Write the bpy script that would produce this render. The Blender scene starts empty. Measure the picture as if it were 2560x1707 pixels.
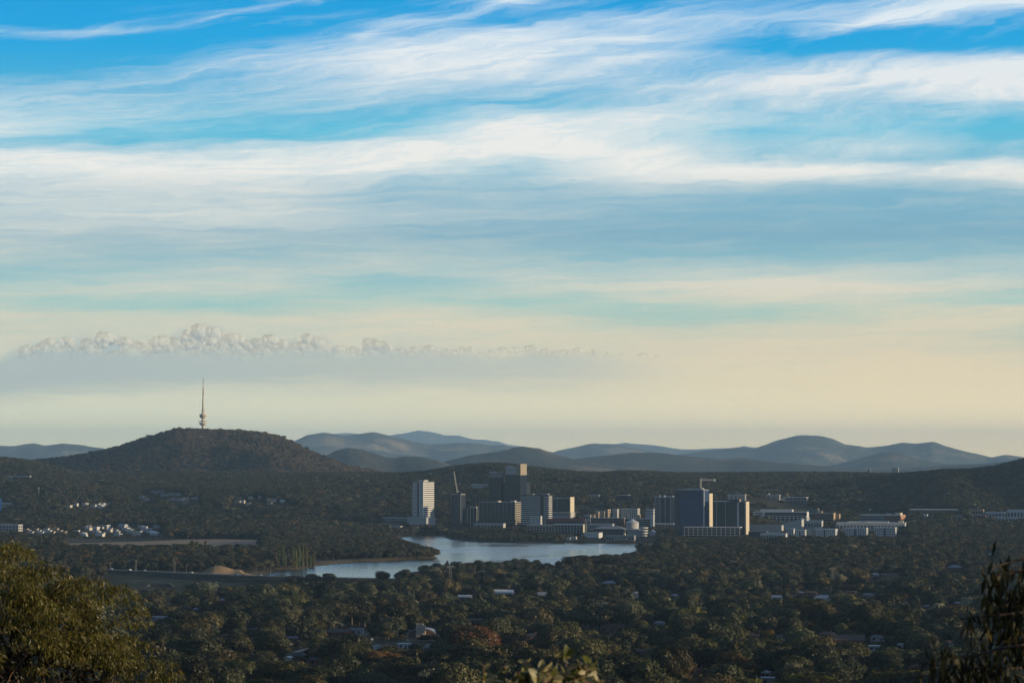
import bpy, bmesh, math, random
import numpy as np
from mathutils import Vector, Matrix
SC = bpy.context.scene
COL = SC.collection
R = math.radians
rnd = random.Random(7)
nrg = np.random.default_rng(11)

# ------------------------------------------------------------------ camera
F = 2560 * 105.0 / 36.0            # focal length in pixels of the 2560 px wide frame
HZ, CAMZ = 1157.0, 130.0
PITCH = math.atan((HZ - 853.5) / F)
cam_d = bpy.data.cameras.new('camera')
cam_d.lens = 105.0; cam_d.sensor_width = 36.0
cam_d.clip_start = 0.1; cam_d.clip_end = 200000.0
cam_d.dof.use_dof = True; cam_d.dof.focus_distance = 3000.0; cam_d.dof.aperture_fstop = 10.0
cam = bpy.data.objects.new('camera', cam_d); COL.objects.link(cam)
cam.location = (0, 0, CAMZ); cam.rotation_euler = (R(90) + PITCH, 0, 0)
SC.camera = cam
SC.render.resolution_x, SC.render.resolution_y = 1024, 682
SC.view_settings.view_transform = 'Standard'
SC.view_settings.look = 'None'
SC.view_settings.exposure = 0.0
SC.view_settings.gamma = 1.0
SC.view_settings.use_curve_mapping = False
cy = SC.cycles
cy.use_denoising = True
cy.max_bounces = 6; cy.diffuse_bounces = 2; cy.glossy_bounces = 3; cy.transmission_bounces = 3
cy.volume_bounces = 0; cy.transparent_max_bounces = 40
cy.caustics_reflective = False; cy.caustics_refractive = False

# ------------------------------------------------------------------ sun and sky
SUN_AZ, SUN_EL = 106.0, 7.0        # degrees clockwise from the view direction, above the horizon
sun_d = bpy.data.lights.new('sun', 'SUN')
sun_d.energy = 5.0; sun_d.angle = R(0.5); sun_d.color = (1.0, 0.80, 0.52)
sun = bpy.data.objects.new('sun', sun_d); COL.objects.link(sun)
S = Vector((math.sin(R(SUN_AZ)) * math.cos(R(SUN_EL)), math.cos(R(SUN_AZ)) * math.cos(R(SUN_EL)), math.sin(R(SUN_EL))))
sun.rotation_euler = S.to_track_quat('Z', 'Y').to_euler()
sun.location = (300, -100, 400)


def lin(*c):
    """8-bit display colour to linear."""
    out = []
    for v in c:
        v = v / 255.0
        out.append(v / 12.92 if v <= 0.04045 else ((v + 0.055) / 1.055) ** 2.4)
    return tuple(out)


class NT:
    """Small helper round a node tree."""
    def __init__(s, tree):
        s.t = tree; s.n = tree.nodes; s.l = tree.links

    def node(s, typ, **kw):
        n = s.n.new(typ)
        for k, v in kw.items():
            setattr(n, k, v)
        return n

    def put(s, sock, v):
        if v is None:
            return
        if isinstance(v, bpy.types.NodeSocket):
            s.l.new(v, sock)
        else:
            if sock.type == 'RGBA' and not isinstance(v, (int, float)) and len(v) == 3:
                v = (*v, 1.0)
            sock.default_value = v

    def m(s, op, a, b=None, c=None, clamp=False):
        n = s.node('ShaderNodeMath', operation=op, use_clamp=clamp)
        for i, v in enumerate((a, b, c)):
            s.put(n.inputs[i], v)
        return n.outputs[0]

    def lerp(s, lo, hi, x, smooth=False, a=0.0, b=1.0):
        n = s.node('ShaderNodeMapRange', interpolation_type='SMOOTHSTEP' if smooth else 'LINEAR')
        n.inputs[0].default_value = 0.0
        s.put(n.inputs['Value'], x); s.put(n.inputs['From Min'], lo); s.put(n.inputs['From Max'], hi)
        s.put(n.inputs['To Min'], a); s.put(n.inputs['To Max'], b)
        return n.outputs[0]

    def mix(s, fac, a, b, blend='MIX'):
        n = s.node('ShaderNodeMix', data_type='RGBA', blend_type=blend)
        s.put(n.inputs[0], fac); s.put(n.inputs[6], a); s.put(n.inputs[7], b)
        return n.outputs[2]

    def vec(s, x, y, z=0.0):
        n = s.node('ShaderNodeCombineXYZ')
        for i, v in enumerate((x, y, z)):
            s.put(n.inputs[i], v)
        return n.outputs[0]

    def noise(s, v, scale, detail=4.0, rough=0.55, dist=0.0, out=0, dims='3D'):
        n = s.node('ShaderNodeTexNoise', noise_dimensions=dims)
        s.put(n.inputs['Vector'], v); n.inputs['Scale'].default_value = scale
        n.inputs['Detail'].default_value = detail; n.inputs['Roughness'].default_value = rough
        n.inputs['Distortion'].default_value = dist
        return n.outputs[out]

    def ramp(s, x, stops, interp='LINEAR'):
        n = s.node('ShaderNodeValToRGB')
        r = n.color_ramp; r.interpolation = interp
        while len(r.elements) > 1:
            r.elements.remove(r.elements[-1])
        for i, (p, c) in enumerate(stops):
            e = r.elements[0] if i == 0 else r.elements.new(p)
            e.position = p
            e.color = (c, c, c, 1) if isinstance(c, (int, float)) else (*c, 1)
        s.put(n.inputs[0], x)
        return n.outputs[0]

    def fcurve(s, x, pts):
        n = s.node('ShaderNodeFloatCurve')
        c = n.mapping.curves[0]
        while len(c.points) < len(pts):
            c.points.new(0.5, 0.5)
        for p, q in zip(c.points, pts):
            p.location = q; p.handle_type = 'AUTO'
        n.mapping.update()
        n.inputs['Factor'].default_value = 1.0
        s.put(n.inputs['Value'], x)
        return n.outputs[0]


world = bpy.data.worlds.new('World'); SC.world = world; world.use_nodes = True
world.cycles.sampling_method = 'MANUAL'; world.cycles.sample_map_resolution = 256
W = NT(world.node_tree); W.n.clear()
SKY_STRENGTH = 0.15
skyt = W.node('ShaderNodeTexSky', sky_type='NISHITA', sun_disc=False)
skyt.sun_elevation = R(SUN_EL); skyt.sun_rotation = R(SUN_AZ)
skyt.altitude = 700; skyt.air_density = 1.0; skyt.dust_density = 0.6; skyt.ozone_density = 2.0
gen = W.node('ShaderNodeTexCoord').outputs['Generated']
sep = W.node('ShaderNodeSeparateXYZ'); W.l.new(gen, sep.inputs[0])
dx, dy, dz = sep.outputs
AZ = W.m('ARCTAN2', dx, dy)                       # radians from the view direction
EL = W.m('ARCSINE', dz)
X = W.m('MULTIPLY_ADD', AZ, F / 2560.0, 0.5)      # 0..1 across the part of the sky the photo shows
Y = W.m('MULTIPLY_ADD', EL, -F / 1200.0, HZ / 1200.0)   # 0 at 8.9 degrees up, 0.964 at the horizon
# clear sky: deep blue above, pale blue green then cream towards the horizon
def Ys(*st):
    return [(y / 1200.0, lin(*c)) for y, c in st]
blue = W.ramp(Y, Ys((0, (0, 160, 226)), (120, (16, 168, 228)), (240, (74, 180, 222)), (330, (92, 195, 226)), (480, (126, 184, 208)),
                    (590, (130, 180, 201)), (680, (146, 198, 207)), (760, (160, 210, 204)), (850, (186, 210, 198)), (930, (226, 228, 208)), (1040, (290, 275, 224)), (1157, (330, 300, 216))))
cloud = W.ramp(Y, Ys((0, (226, 240, 250)), (200, (236, 241, 243)), (330, (246, 246, 242)), (430, (246, 246, 240)), (470, (226, 231, 228)), (560, (222, 228, 222)), (640, (222, 224, 211)),
                     (700, (232, 228, 210)), (790, (236, 226, 198)), (880, (240, 228, 198)), (960, (256, 243, 203)), (1060, (296, 278, 223)), (1157, (330, 300, 216))))
wv = W.vec(W.m('MULTIPLY', X, 2.6), W.m('MULTIPLY', Y, 7.0), 0.37)
warp = W.m('SUBTRACT', W.noise(wv, 1.0, 3.0, dims='2D'), 0.5)
wv2 = W.vec(W.m('MULTIPLY', X, 11.0), W.m('MULTIPLY', Y, 34.0), 4.1)
warp2 = W.m('SUBTRACT', W.noise(wv2, 1.0, 4.0, dims='2D'), 0.5)
slope = W.m('MULTIPLY', W.m('SUBTRACT', X, 0.5), 0.03)
Yw = W.m('ADD', W.m('MULTIPLY_ADD', warp, 0.03, Y), W.m('MULTIPLY', warp2, 0.03))
colsD = [
    [(0, .05), (95, .2), (130, .06), (190, .1), (215, .4), (240, .5), (290, .62), (340, .72), (372, .5), (392, .78), (420, .92), (476, .8), (570, .72), (650, .6), (695, .25), (735, .6), (760, .5), (790, .76), (870, .8)],
    [(0, .08), (30, .2), (60, .2), (115, .12), (140, .15), (170, .35), (215, .48), (265, .52), (310, .5), (335, .3), (358, .15), (374, .55), (392, .82), (430, .94), (480, .84), (515, .88), (570, .7), (630, .5), (680, .4), (725, .68), (745, .6), (766, .16), (792, .76), (870, .8)],
    [(0, .3), (45, .3), (85, .2), (115, .35), (145, .52), (175, .62), (210, .56), (250, .5), (285, .3), (315, .14), (340, .16), (354, .6), (380, .8), (410, .96), (440, .86), (495, .92), (535, .82), (570, .66), (630, .45), (660, .58), (715, .75), (742, .5), (762, .2), (788, .76), (870, .8)],
    [(0, .2), (20, .15), (57, .4), (80, .45), (105, .75), (143, .86), (171, .9), (200, .8), (238, .6), (276, .36), (295, .3), (315, .36), (340, .62), (362, .9), (390, .94), (430, .85), (467, .6), (500, .5), (533, .66), (562, .55), (610, .5), (657, .6), (690, .34), (735, .46), (775, .72), (800, .86), (870, .85)],
    [(0, .6), (10, .65), (28, .4), (53, .3), (76, .74), (105, .85), (133, .9), (162, .97), (190, .9), (213, .65), (248, .5), (265, .42), (286, .75), (314, .9), (343, .98), (371, .97), (396, .8), (419, .6), (467, .5), (524, .6), (552, .5), (600, .35), (648, .5), (686, .65), (724, .58), (762, .2), (790, .88), (830, .95), (870, .8)],
    [(0, .2), (28, .3), (51, .74), (76, .7), (99, .86), (124, .7), (143, .85), (171, .6), (210, .5), (238, .55), (276, .7), (305, .86), (333, .8), (352, .72), (381, .9), (410, .98), (448, .95), (472, .7), (491, .45), (533, .4), (571, .3), (629, .3), (667, .55), (724, .75), (745, .72), (785, .26), (812, .4), (838, .85), (880, .85)],
    [(0, .3), (28, .5), (53, .6), (76, .5), (105, .2), (130, .14), (150, .4), (171, .6), (200, .66), (229, .7), (257, .66), (286, .6), (314, .55), (339, .32), (358, .45), (390, .5), (410, .72), (429, .98), (448, .9), (463, .5), (486, .35), (552, .2), (629, .2), (657, .4), (676, .7), (720, .95), (740, .94), (766, .6), (790, .14), (816, .6), (870, .85)],
    [(0, .6), (23, .7), (53, .8), (76, .6), (92, .2), (124, .14), (148, .5), (171, .75), (210, .9), (248, .86), (276, .6), (305, .5), (328, .45), (352, .6), (377, .7), (400, .4), (423, .85), (442, .8), (467, .4), (514, .25), (571, .2), (648, .3), (686, .7), (724, .8), (745, .7), (800, .86), (832, .74), (880, .9)],
    [(0, 1.0), (28, .92), (53, .4), (76, .2), (124, .14), (148, .5), (171, .9), (229, .97), (263, .86), (286, .5), (324, .2), (343, .08), (371, .35), (390, .3), (410, .6), (434, .95), (457, .95), (480, .7), (505, .4), (552, .3), (610, .25), (657, .4), (705, .66), (735, .6), (752, .4), (790, .8), (850, .4), (890, .75)],
]
T = W.m('MULTIPLY', W.lerp(0.0, 1.0, W.m('MULTIPLY_ADD', warp2, 0.04, X)), 8.0)
dens = None
for i, st in enumerate(colsD):
    w = W.m('SUBTRACT', 1.0, W.m('ABSOLUTE', W.m('SUBTRACT', T, float(i))), clamp=True)
    r = W.ramp(Yw, [(y / 1200.0, d) for y, d in st], 'LINEAR')
    v = W.m('MULTIPLY', r, w)
    dens = v if dens is None else W.m('ADD', dens, v)
# fibres of the cirrus, drawn out along the wind, fanning upward to the right overhead
tilt = W.lerp(0.0, 0.5, Y, True, 0.30, 0.05)
Yt = W.m('MULTIPLY_ADD', X, tilt, Yw)
fib = W.vec(W.m('MULTIPLY', X, 6.0), W.m('MULTIPLY', Yt, 58.0), 1.7)
f1 = W.m('SUBTRACT', W.noise(fib, 1.0, 7.0, 0.6, 0.5, dims='2D'), 0.5)
fib2 = W.vec(W.m('MULTIPLY', X, 16.0), W.m('MULTIPLY', Yt, 150.0), 8.2)
f2 = W.m('SUBTRACT', W.noise(fib2, 1.0, 6.0, 0.62, 0.6, dims='2D'), 0.5)
fade = W.lerp(0.95, 0.75, Y, True, 0.45, 1.0)
fib3 = W.vec(W.m('MULTIPLY', X, 34.0), W.m('MULTIPLY', Yt, 330.0), 2.9)
f3 = W.m('SUBTRACT', W.noise(fib3, 1.0, 5.0, 0.65, 0.8, dims='2D'), 0.5)
broad = W.m('SUBTRACT', W.noise(W.vec(W.m('MULTIPLY', X, 3.2), W.m('MULTIPLY', Yt, 20.0), 6.6), 1.0, 3.0, 0.5, 0.8, dims='2D'), 0.5)
edge_w = W.m('MULTIPLY_ADD', broad, 0.42, W.m('MULTIPLY_ADD', f1, 0.66, W.m('MULTIPLY_ADD', f2, 0.36, W.m('MULTIPLY', f3, 0.22))))
dens = W.m('MULTIPLY_ADD', W.m('SUBTRACT', dens, 0.5), W.lerp(0.5, 0.75, Y, True, 1.3, 1.12), W.lerp(0.25, 0.62, Y, True, 0.41, 0.47))
dens = W.m('ADD', dens, W.m('MULTIPLY', edge_w, fade))


def streak(pts, width, amp, x0, x1):
    """One long thread of cirrus along a curve."""
    c = W.m('MULTIPLY', W.fcurve(X, [(x / 2560.0, y / 400.0) for x, y in pts]), 400.0 / 1200.0)
    d = W.m('ABSOLUTE', W.m('SUBTRACT', W.m('MULTIPLY_ADD', warp2, 0.008, Y), c))
    wd = W.m('MULTIPLY_ADD', f1, width * 1.6 / 1200.0, width / 1200.0)
    g = W.m('SUBTRACT', 1.0, W.m('DIVIDE', d, wd), clamp=True)
    g = W.m('MULTIPLY', W.m('MULTIPLY', W.m('POWER', g, 1.4), amp), W.lerp(x0 / 2560.0, (x0 + 80) / 2560.0, X, True))
    return W.m('MULTIPLY', g, W.lerp(x1 / 2560.0, (x1 - 120) / 2560.0, X, True))


for a in (([(0, 99), (200, 94), (380, 84), (470, 70), (560, 46), (660, 26), (760, 8), (900, 0), (2560, 0)], 22, 0.45, -100, 900),
          ([(0, 130), (850, 98), (1000, 62), (1150, 46), (1230, 20), (1290, 4), (1400, 0), (2560, 0)], 26, 0.4, 850, 1400),
          ([(0, 120), (1950, 97), (2100, 82), (2240, 50), (2400, 28), (2560, 12)], 34, 0.4, 1950, 2900),
          ([(0, 238), (1900, 210), (2560, 180)], 40, 0.25, 1500, 2900)):
    dens = W.m('ADD', dens, streak(*a))
dens = W.m('ADD', dens, W.lerp(0.0, -0.35, Y, True, 0.0, 0.55))
dens = W.m('POWER', W.m('MINIMUM', W.m('MAXIMUM', dens, 0.0), 1.0), W.lerp(0.5, 0.7, Y, True, 1.45, 1.0))
base = W.mix(dens, blue, cloud)
warm = W.mix(W.lerp(0.1, 1.0, X, True), (0.93, 1.0, 1.03), (1.16, 1.04, 0.90))
base = W.mix(W.lerp(0.55, 0.8, Y, True), base, W.mix(1.0, base, warm, 'MULTIPLY'))
# the far bank of cumulus low over the hills
edge = W.fcurve(W.lerp(0.0, 0.75, X), [(x / 1920.0, (y - 780) / 200.0) for x, y in
        ((0, 900), (60, 862), (130, 846), (200, 838), (300, 836), (340, 862), (420, 838), (470, 815), (520, 806), (570, 826), (620, 838), (690, 848), (770, 830), (830, 848), (880, 868), (930, 846), (1000, 856), (1060, 862), (1160, 868), (1240, 876), (1330, 864), (1440, 870), (1550, 880), (1700, 890), (1920, 900))])
edge = W.m('MULTIPLY_ADD', edge, 200.0 / 1200.0, 780.0 / 1200.0)
d_in = W.m('SUBTRACT', W.m('MULTIPLY_ADD', f1, 0.03, W.m('MULTIPLY_ADD', warp2, 0.02, Y)), edge)      # >0 inside the bank
bank = W.m('MULTIPLY', W.lerp(-0.004, 0.03, d_in, True), W.lerp(1800 / 2560.0, 1350 / 2560.0, X, True))
bank = W.m('MULTIPLY', bank, W.lerp(1035 / 1200.0, 955 / 1200.0, W.m('ADD', W.m('MULTIPLY_ADD', f1, 0.05, W.m('MULTIPLY_ADD', warp, 0.06, Y)), W.m('MULTIPLY', X, 0.06)), True))
greyc = W.mix(W.lerp(0.1, 0.68, X), lin(170, 190, 194), lin(208, 212, 196))
base = W.mix(W.m('MULTIPLY', bank, 0.66), base, greyc)
# the veil thins out overhead, where the open sky model takes over
hi = W.lerp(R(13.0), R(45.0), EL, True)
nish = skyt.outputs[0]
cl2 = W.noise(W.vec(W.m('MULTIPLY', AZ, 2.0), W.m('MULTIPLY', EL, 9.0), 3.0), 1.0, 5.0, 0.55, 0.6, dims='2D')
cl2 = W.lerp(0.42, 0.72, cl2, True, 0.0, 0.6)
scl = W.node('ShaderNodeVectorMath', operation='SCALE'); W.l.new(base, scl.inputs[0]); scl.inputs['Scale'].default_value = 1.0 / SKY_STRENGTH
high = W.mix(cl2, W.mix(1.0, nish, (0.5, 0.66, 0.9), 'MULTIPLY'), (2.2, 2.2, 2.15))
# away from the view the painted veil hands over to the plain sky as well
away = W.lerp(R(20.0), R(50.0), W.m('ABSOLUTE', AZ), True)
fac = W.m('MAXIMUM', hi, away)
final = W.mix(fac, scl.outputs[0], high)
bg = W.node('ShaderNodeBackground'); W.l.new(final, bg.inputs[0]); bg.inputs[1].default_value = SKY_STRENGTH
wo = W.node('ShaderNodeOutputWorld'); W.l.new(bg.outputs[0], wo.inputs[0])


# ------------------------------------------------------------------ helpers
def at(px, py, D):
    """World point seen at photo pixel (px, py) at forward distance D."""
    cx, cyy = (px - 1280.0) / F, (853.5 - py) / F
    dyv = math.cos(PITCH) - cyy * math.sin(PITCH)
    dzv = math.sin(PITCH) + cyy * math.cos(PITCH)
    k = D / dyv
    return Vector((cx * k, D, CAMZ + dzv * k))


def project(x, y, z):
    zc = z - CAMZ
    fw = y * math.cos(PITCH) + zc * math.sin(PITCH)
    up = -y * math.sin(PITCH) + zc * math.cos(PITCH)
    return 1280.0 + F * x / fw, 853.5 - F * up / fw


def mesh_obj(name, verts, faces, mat=None, parent=None, smooth=False, mats=None, mat_idx=None):
    me = bpy.data.meshes.new(name)
    verts = np.asarray(verts, dtype=np.float32)
    me.vertices.add(len(verts)); me.vertices.foreach_set('co', verts.ravel())
    if isinstance(faces, np.ndarray):
        n, k = faces.shape
        me.loops.add(n * k); me.polygons.add(n)
        me.loops.foreach_set('vertex_index', faces.ravel().astype(np.int32))
        me.polygons.foreach_set('loop_start', np.arange(0, n * k, k, dtype=np.int32))
        me.polygons.foreach_set('loop_total', np.full(n, k, dtype=np.int32))
    else:
        tot = [len(f) for f in faces]
        me.loops.add(sum(tot)); me.polygons.add(len(faces))
        me.loops.foreach_set('vertex_index', np.array([i for f in faces for i in f], dtype=np.int32))
        me.polygons.foreach_set('loop_start', np.concatenate(([0], np.cumsum(tot)[:-1])).astype(np.int32))
        me.polygons.foreach_set('loop_total', np.array(tot, dtype=np.int32))
    for m_ in (mats or ([mat] if mat else [])):
        me.materials.append(m_)
    if mat_idx is not None:
        me.polygons.foreach_set('material_index', np.asarray(mat_idx, dtype=np.int32))
    me.polygons.foreach_set('use_smooth', np.full(len(me.polygons), bool(smooth)))
    me.update(calc_edges=True); me.validate()
    o = bpy.data.objects.new(name, me); COL.objects.link(o)
    if parent:
        o.parent = parent
    return o


def tag(o, label=None, cat=None, group=None, kind=None):
    for k, v in (('label', label), ('category', cat), ('group', group), ('kind', kind)):
        if v:
            o[k] = v
    return o


def empty(name, loc, rz=0.0):
    o = bpy.data.objects.new(name, None); COL.objects.link(o)
    o.empty_display_size = 1.0; o.location = loc; o.rotation_euler = (0, 0, rz)
    return o


def copy_tree(o, parent=None):
    c = o.copy(); COL.objects.link(c)
    if parent:
        c.parent = parent
    for ch in o.children:
        copy_tree(ch, c)
    return c


def material(name, color, rough=0.8, spec=0.3, metal=0.0, vary=0.0, scale=1.0, bump=0.0, bump_scale=None, obj_var=0.0):
    m = bpy.data.materials.new(name); m.use_nodes = True
    t = NT(m.node_tree); b = t.n['Principled BSDF']
    b.inputs['Roughness'].default_value = rough; b.inputs['Specular IOR Level'].default_value = spec; b.inputs['Metallic'].default_value = metal
    c = (*color, 1.0)
    src = None
    if vary or obj_var:
        v = t.node('ShaderNodeTexCoord').outputs['Object']
        n1 = t.noise(v, scale, 5.0, 0.6)
        f = t.lerp(0.25, 0.75, n1, False, 1.0 - vary, 1.0 + vary)
        if obj_var:
            oi = t.node('ShaderNodeObjectInfo')
            f = t.m('MULTIPLY', f, t.lerp(0.0, 1.0, oi.outputs['Random'], False, 1.0 - obj_var, 1.0 + obj_var))
        sv = t.node('ShaderNodeVectorMath', operation='SCALE'); sv.inputs[0].default_value = color; t.l.new(f, sv.inputs['Scale'])
        t.l.new(sv.outputs[0], b.inputs['Base Color'])
        if bump:
            bp = t.node('ShaderNodeBump'); bp.inputs['Strength'].default_value = 1.0; bp.inputs['Distance'].default_value = bump
            t.l.new(t.noise(v, bump_scale or scale * 4, 4.0), bp.inputs['Height']); t.l.new(bp.outputs[0], b.inputs['Normal'])
    else:
        b.inputs['Base Color'].default_value = c
    return m

# ------------------------------------------------------------------ the lie of the land
LAKE_PX = [(700, 1450.5), (660, 1447), (640, 1441), (640, 1436), (676, 1433), (690, 1427), (745, 1424), (790, 1415), (850, 1409), (920, 1405), (1000, 1401), (1060, 1399), (1102, 1396), (1092, 1391), (1060, 1383), (1020, 1372), (990, 1360),
           (970, 1350), (985, 1344), (1020, 1340), (1062, 1337), (1100, 1339), (1118, 1346), (1140, 1351), (1180, 1354), (1240, 1355.5), (1290, 1357), (1400, 1357), (1500, 1357.5), (1600, 1358), (1680, 1358), (1700, 1366), (1640, 1374),
           (1630, 1396), (1592, 1399), (1590, 1405), (1540, 1412), (1470, 1417), (1410, 1421), (1388, 1434), (1362, 1432), (1300, 1427), (1200, 1434), (1100, 1444), (1000, 1453), (900, 1453.5), (800, 1452.5)]


def ground_px(px, py, z=0.0):
    """Point of the level plane z seen at photo pixel (px, py)."""
    lo = at(px, py, 1000.0)
    k = (CAMZ - z) / (CAMZ - lo.z)
    return lo.x * k, 1000.0 * k


LAKE = np.array([ground_px(*p) for p in LAKE_PX])


def poly_sd(x, y, P):
    """Signed distance to a polygon, negative inside."""
    d = np.full(x.shape, 1e18); ins = np.zeros(x.shape, dtype=bool)
    n = len(P)
    for i in range(n):
        ax, ay = P[i]; bx, by = P[(i + 1) % n]
        ex, ey = bx - ax, by - ay
        wx, wy = x - ax, y - ay
        t = np.clip((wx * ex + wy * ey) / (ex * ex + ey * ey + 1e-12), 0, 1)
        d = np.minimum(d, (wx - ex * t) ** 2 + (wy - ey * t) ** 2)
        c = ((ay <= y) & (by > y)) | ((by <= y) & (ay > y))
        with np.errstate(divide='ignore', invalid='ignore'):
            xi = ax + (y - ay) / (by - ay if by != ay else 1e-12) * ex
        ins ^= c & (x < xi)
    d = np.sqrt(d)
    return np.where(ins, -d, d)


# smooth value noise
_perm = np.random.default_rng(5).random((256, 256))


def vnoise(x, y):
    xi, yi = np.floor(x).astype(int), np.floor(y).astype(int)
    fx, fy = x - xi, y - yi
    fx, fy = fx * fx * (3 - 2 * fx), fy * fy * (3 - 2 * fy)
    g = lambda a, b: _perm[a & 255, b & 255]
    return (g(xi, yi) * (1 - fx) + g(xi + 1, yi) * fx) * (1 - fy) + (g(xi, yi + 1) * (1 - fx) + g(xi + 1, yi + 1) * fx) * fy - 0.5


def fbm(x, y, oct=4, gain=0.5):
    s = 0.0; a = 1.0
    for i in range(oct):
        s = s + a * vnoise(x + 17.3 * i, y + 9.1 * i); x, y, a = x * 2.03, y * 2.03, a * gain
    return s


GD = [-200, 0, 8, 14, 50, 120, 300, 600, 1000, 1450, 2000, 2500, 3000, 3300, 3700, 4200, 4700, 5200, 5600, 5900, 6300, 6800, 7300, 8000, 9000, 10500, 13000, 20000, 60000]
GZ = [128.4, 128.3, 128.1, 127.4, 118.5, 108, 88, 62, 38, 22, 10, 0, -6, -3, 4, 6, 8, 11, 15, 24, 42, 68, 84, 92, 84, 70, 45, 0, -30]

RIDGES = []   # (points in pixels of the crest, distance, front width, back width)


def crest(pts, D, wf, wb, drop=0.0):
    pts = sorted(pts)
    a = np.array([(at(p[0], p[1], D).x / D) for p in pts]); z = np.array([at(p[0], p[1], D).z - drop for p in pts])
    return a, z, D, wf, wb


# wooded ridges that belong to the ground itself
near_ridge = crest([(840, 1215), (930, 1204), (982, 1192), (1027, 1186), (1074, 1181), (1125, 1171), (1176, 1164), (1227, 1161), (1278, 1163), (1319, 1169), (1380, 1176), (1448, 1183), (1500, 1186), (1554, 1181), (1617, 1182), (1680, 1187), (1770, 1198), (1815, 1199), (1860, 1194), (1951, 1196), (2018, 1200), (2100, 1203), (2250, 1215)], 7700, 900, 1300, 7)
right_ridge = crest([(2050, 1215), (2113, 1200), (2176, 1194), (2266, 1189), (2356, 1178), (2424, 1176), (2491, 1169), (2536, 1157), (2560, 1151), (2700, 1130), (3000, 1120)], 7000, 900, 1500, 7)
left_ridge = crest([(-400, 1135), (-100, 1138), (0, 1146), (20, 1148), (68, 1154), (119, 1166), (170, 1178), (230, 1195)], 8300, 1200, 1500, 6)
DAM = np.array([ground_px(px, py, 5.0) for px, py in ((235, 1421), (300, 1425), (480, 1433), (600, 1438), (700, 1441), (900, 1445), (1010, 1447))])
MOUND_C = ground_px(536, 1433, 4.0)


def line_d(x, y, L):
    d = np.full(x.shape, 1e18)
    for i in range(len(L) - 1):
        ax, ay = L[i]; ex, ey = L[i + 1] - L[i]
        t = np.clip(((x - ax) * ex + (y - ay) * ey) / (ex * ex + ey * ey), 0, 1)
        d = np.minimum(d, (x - ax - ex * t) ** 2 + (y - ay - ey * t) ** 2)
    return np.sqrt(d)


def gz(x, y):
    x = np.asarray(x, dtype=float); y = np.asarray(y, dtype=float)
    z = np.interp(y, GD, GZ)
    a = x / np.maximum(y, 50.0)
    z = z + fbm(x / 420.0, y / 420.0, 3) * np.interp(y, [0, 300, 1500, 3000, 5400, 7000, 20000], [0, 2, 6, 3, 2, 12, 12])
    for (ca, cz, D, wf, wb) in (near_ridge, right_ridge, left_ridge):
        zc = np.interp(a, ca, cz); D2 = D + fbm(a * 40.0, a * 0 + 3.0, 2) * 500
        w = np.where(y < D2, wf, wb)
        z = z + np.maximum(zc - z, 0) * np.exp(-((y - D2) / w) ** 2)
    d = poly_sd(x, y, LAKE)
    k = np.clip(d / 240.0, 0, 1); k = k * k * (3 - 2 * k)
    z = np.where((y > 3300) & (y < 6500), z * k + (1 - k) * np.minimum(z, 2.5), z)
    bankz = 3.0 - np.maximum(d - 18.0, 0.0) / 3.2
    z = np.maximum(z, bankz)
    dd = line_d(x, y, DAM)
    z = np.maximum(z, np.minimum(5.0, 5.0 - (dd - 10.0) / 2.6))
    mxx = x - MOUND_C[0]
    z = z + 11.5 * np.exp(-((mxx / np.where(mxx < 0, 15.0, 27.0)) ** 2 + ((y - MOUND_C[1] - 26) / 18.0) ** 2))
    shore = np.clip(d / 14.0, -1, 1)
    z = np.where(d < 14.0, np.minimum(z, np.where(shore < 0, -3.0, -0.6 + shore * 3.2)), z)
    return z


def gz1(x, y):
    return float(gz(np.array([x]), np.array([y]))[0])


_cache = {}


def ground_at(px, py, dmin=1200.0, dmax=8000.0):
    """Where the sight line through a photo pixel first meets the ground."""
    D = np.arange(dmin, dmax, 8.0)
    cx, cyy = (px - 1280.0) / F, (853.5 - py) / F
    dyv = math.cos(PITCH) - cyy * math.sin(PITCH); dzv = math.sin(PITCH) + cyy * math.cos(PITCH)
    xs = cx / dyv * D; zs = CAMZ + dzv / dyv * D
    g = gz(xs, D)
    i = int(np.argmax(g >= zs)) if (g >= zs).any() else len(D) - 1
    return Vector((xs[i], D[i], g[i]))


def forest_ground(name, dark, tan, scale, amount, patch_scale=None):
    """Wooded or grassy hill surface: dark scrub with dry grass showing through in patches."""
    m = bpy.data.materials.new(name); m.use_nodes = True
    t = NT(m.node_tree); b = t.n['Principled BSDF']
    b.inputs['Roughness'].default_value = 0.95; b.inputs['Specular IOR Level'].default_value = 0.1
    v = t.node('ShaderNodeNewGeometry').outputs['Position']
    n1 = t.noise(v, patch_scale or scale * 0.25, 6.0, 0.62, 0.5)
    n2 = t.noise(v, scale, 6.0, 0.7)
    n3 = t.noise(v, scale * 9, 4.0, 0.7)
    f = t.lerp(1.0 - amount - 0.05, 1.0 - amount + 0.07, t.m('MULTIPLY_ADD', n2, 0.35, t.m('MULTIPLY', n1, 0.75)), True)
    c = t.mix(f, dark, tan)
    c = t.mix(t.lerp(0.3, 0.7, n3), t.mix(0.55, c, (0, 0, 0)), c)
    t.l.new(c, b.inputs['Base Color'])
    bp = t.node('ShaderNodeBump'); bp.inputs['Strength'].default_value = 0.8; bp.inputs['Distance'].default_value = 0.16 / scale
    t.l.new(n2, bp.inputs['Height']); t.l.new(bp.outputs[0], b.inputs['Normal'])
    return m


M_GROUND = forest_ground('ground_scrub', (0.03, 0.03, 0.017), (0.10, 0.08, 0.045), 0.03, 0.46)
M_HILL = forest_ground('hill_scrub', (0.03, 0.028, 0.017), (0.075, 0.06, 0.038), 0.02, 0.42)


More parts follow.
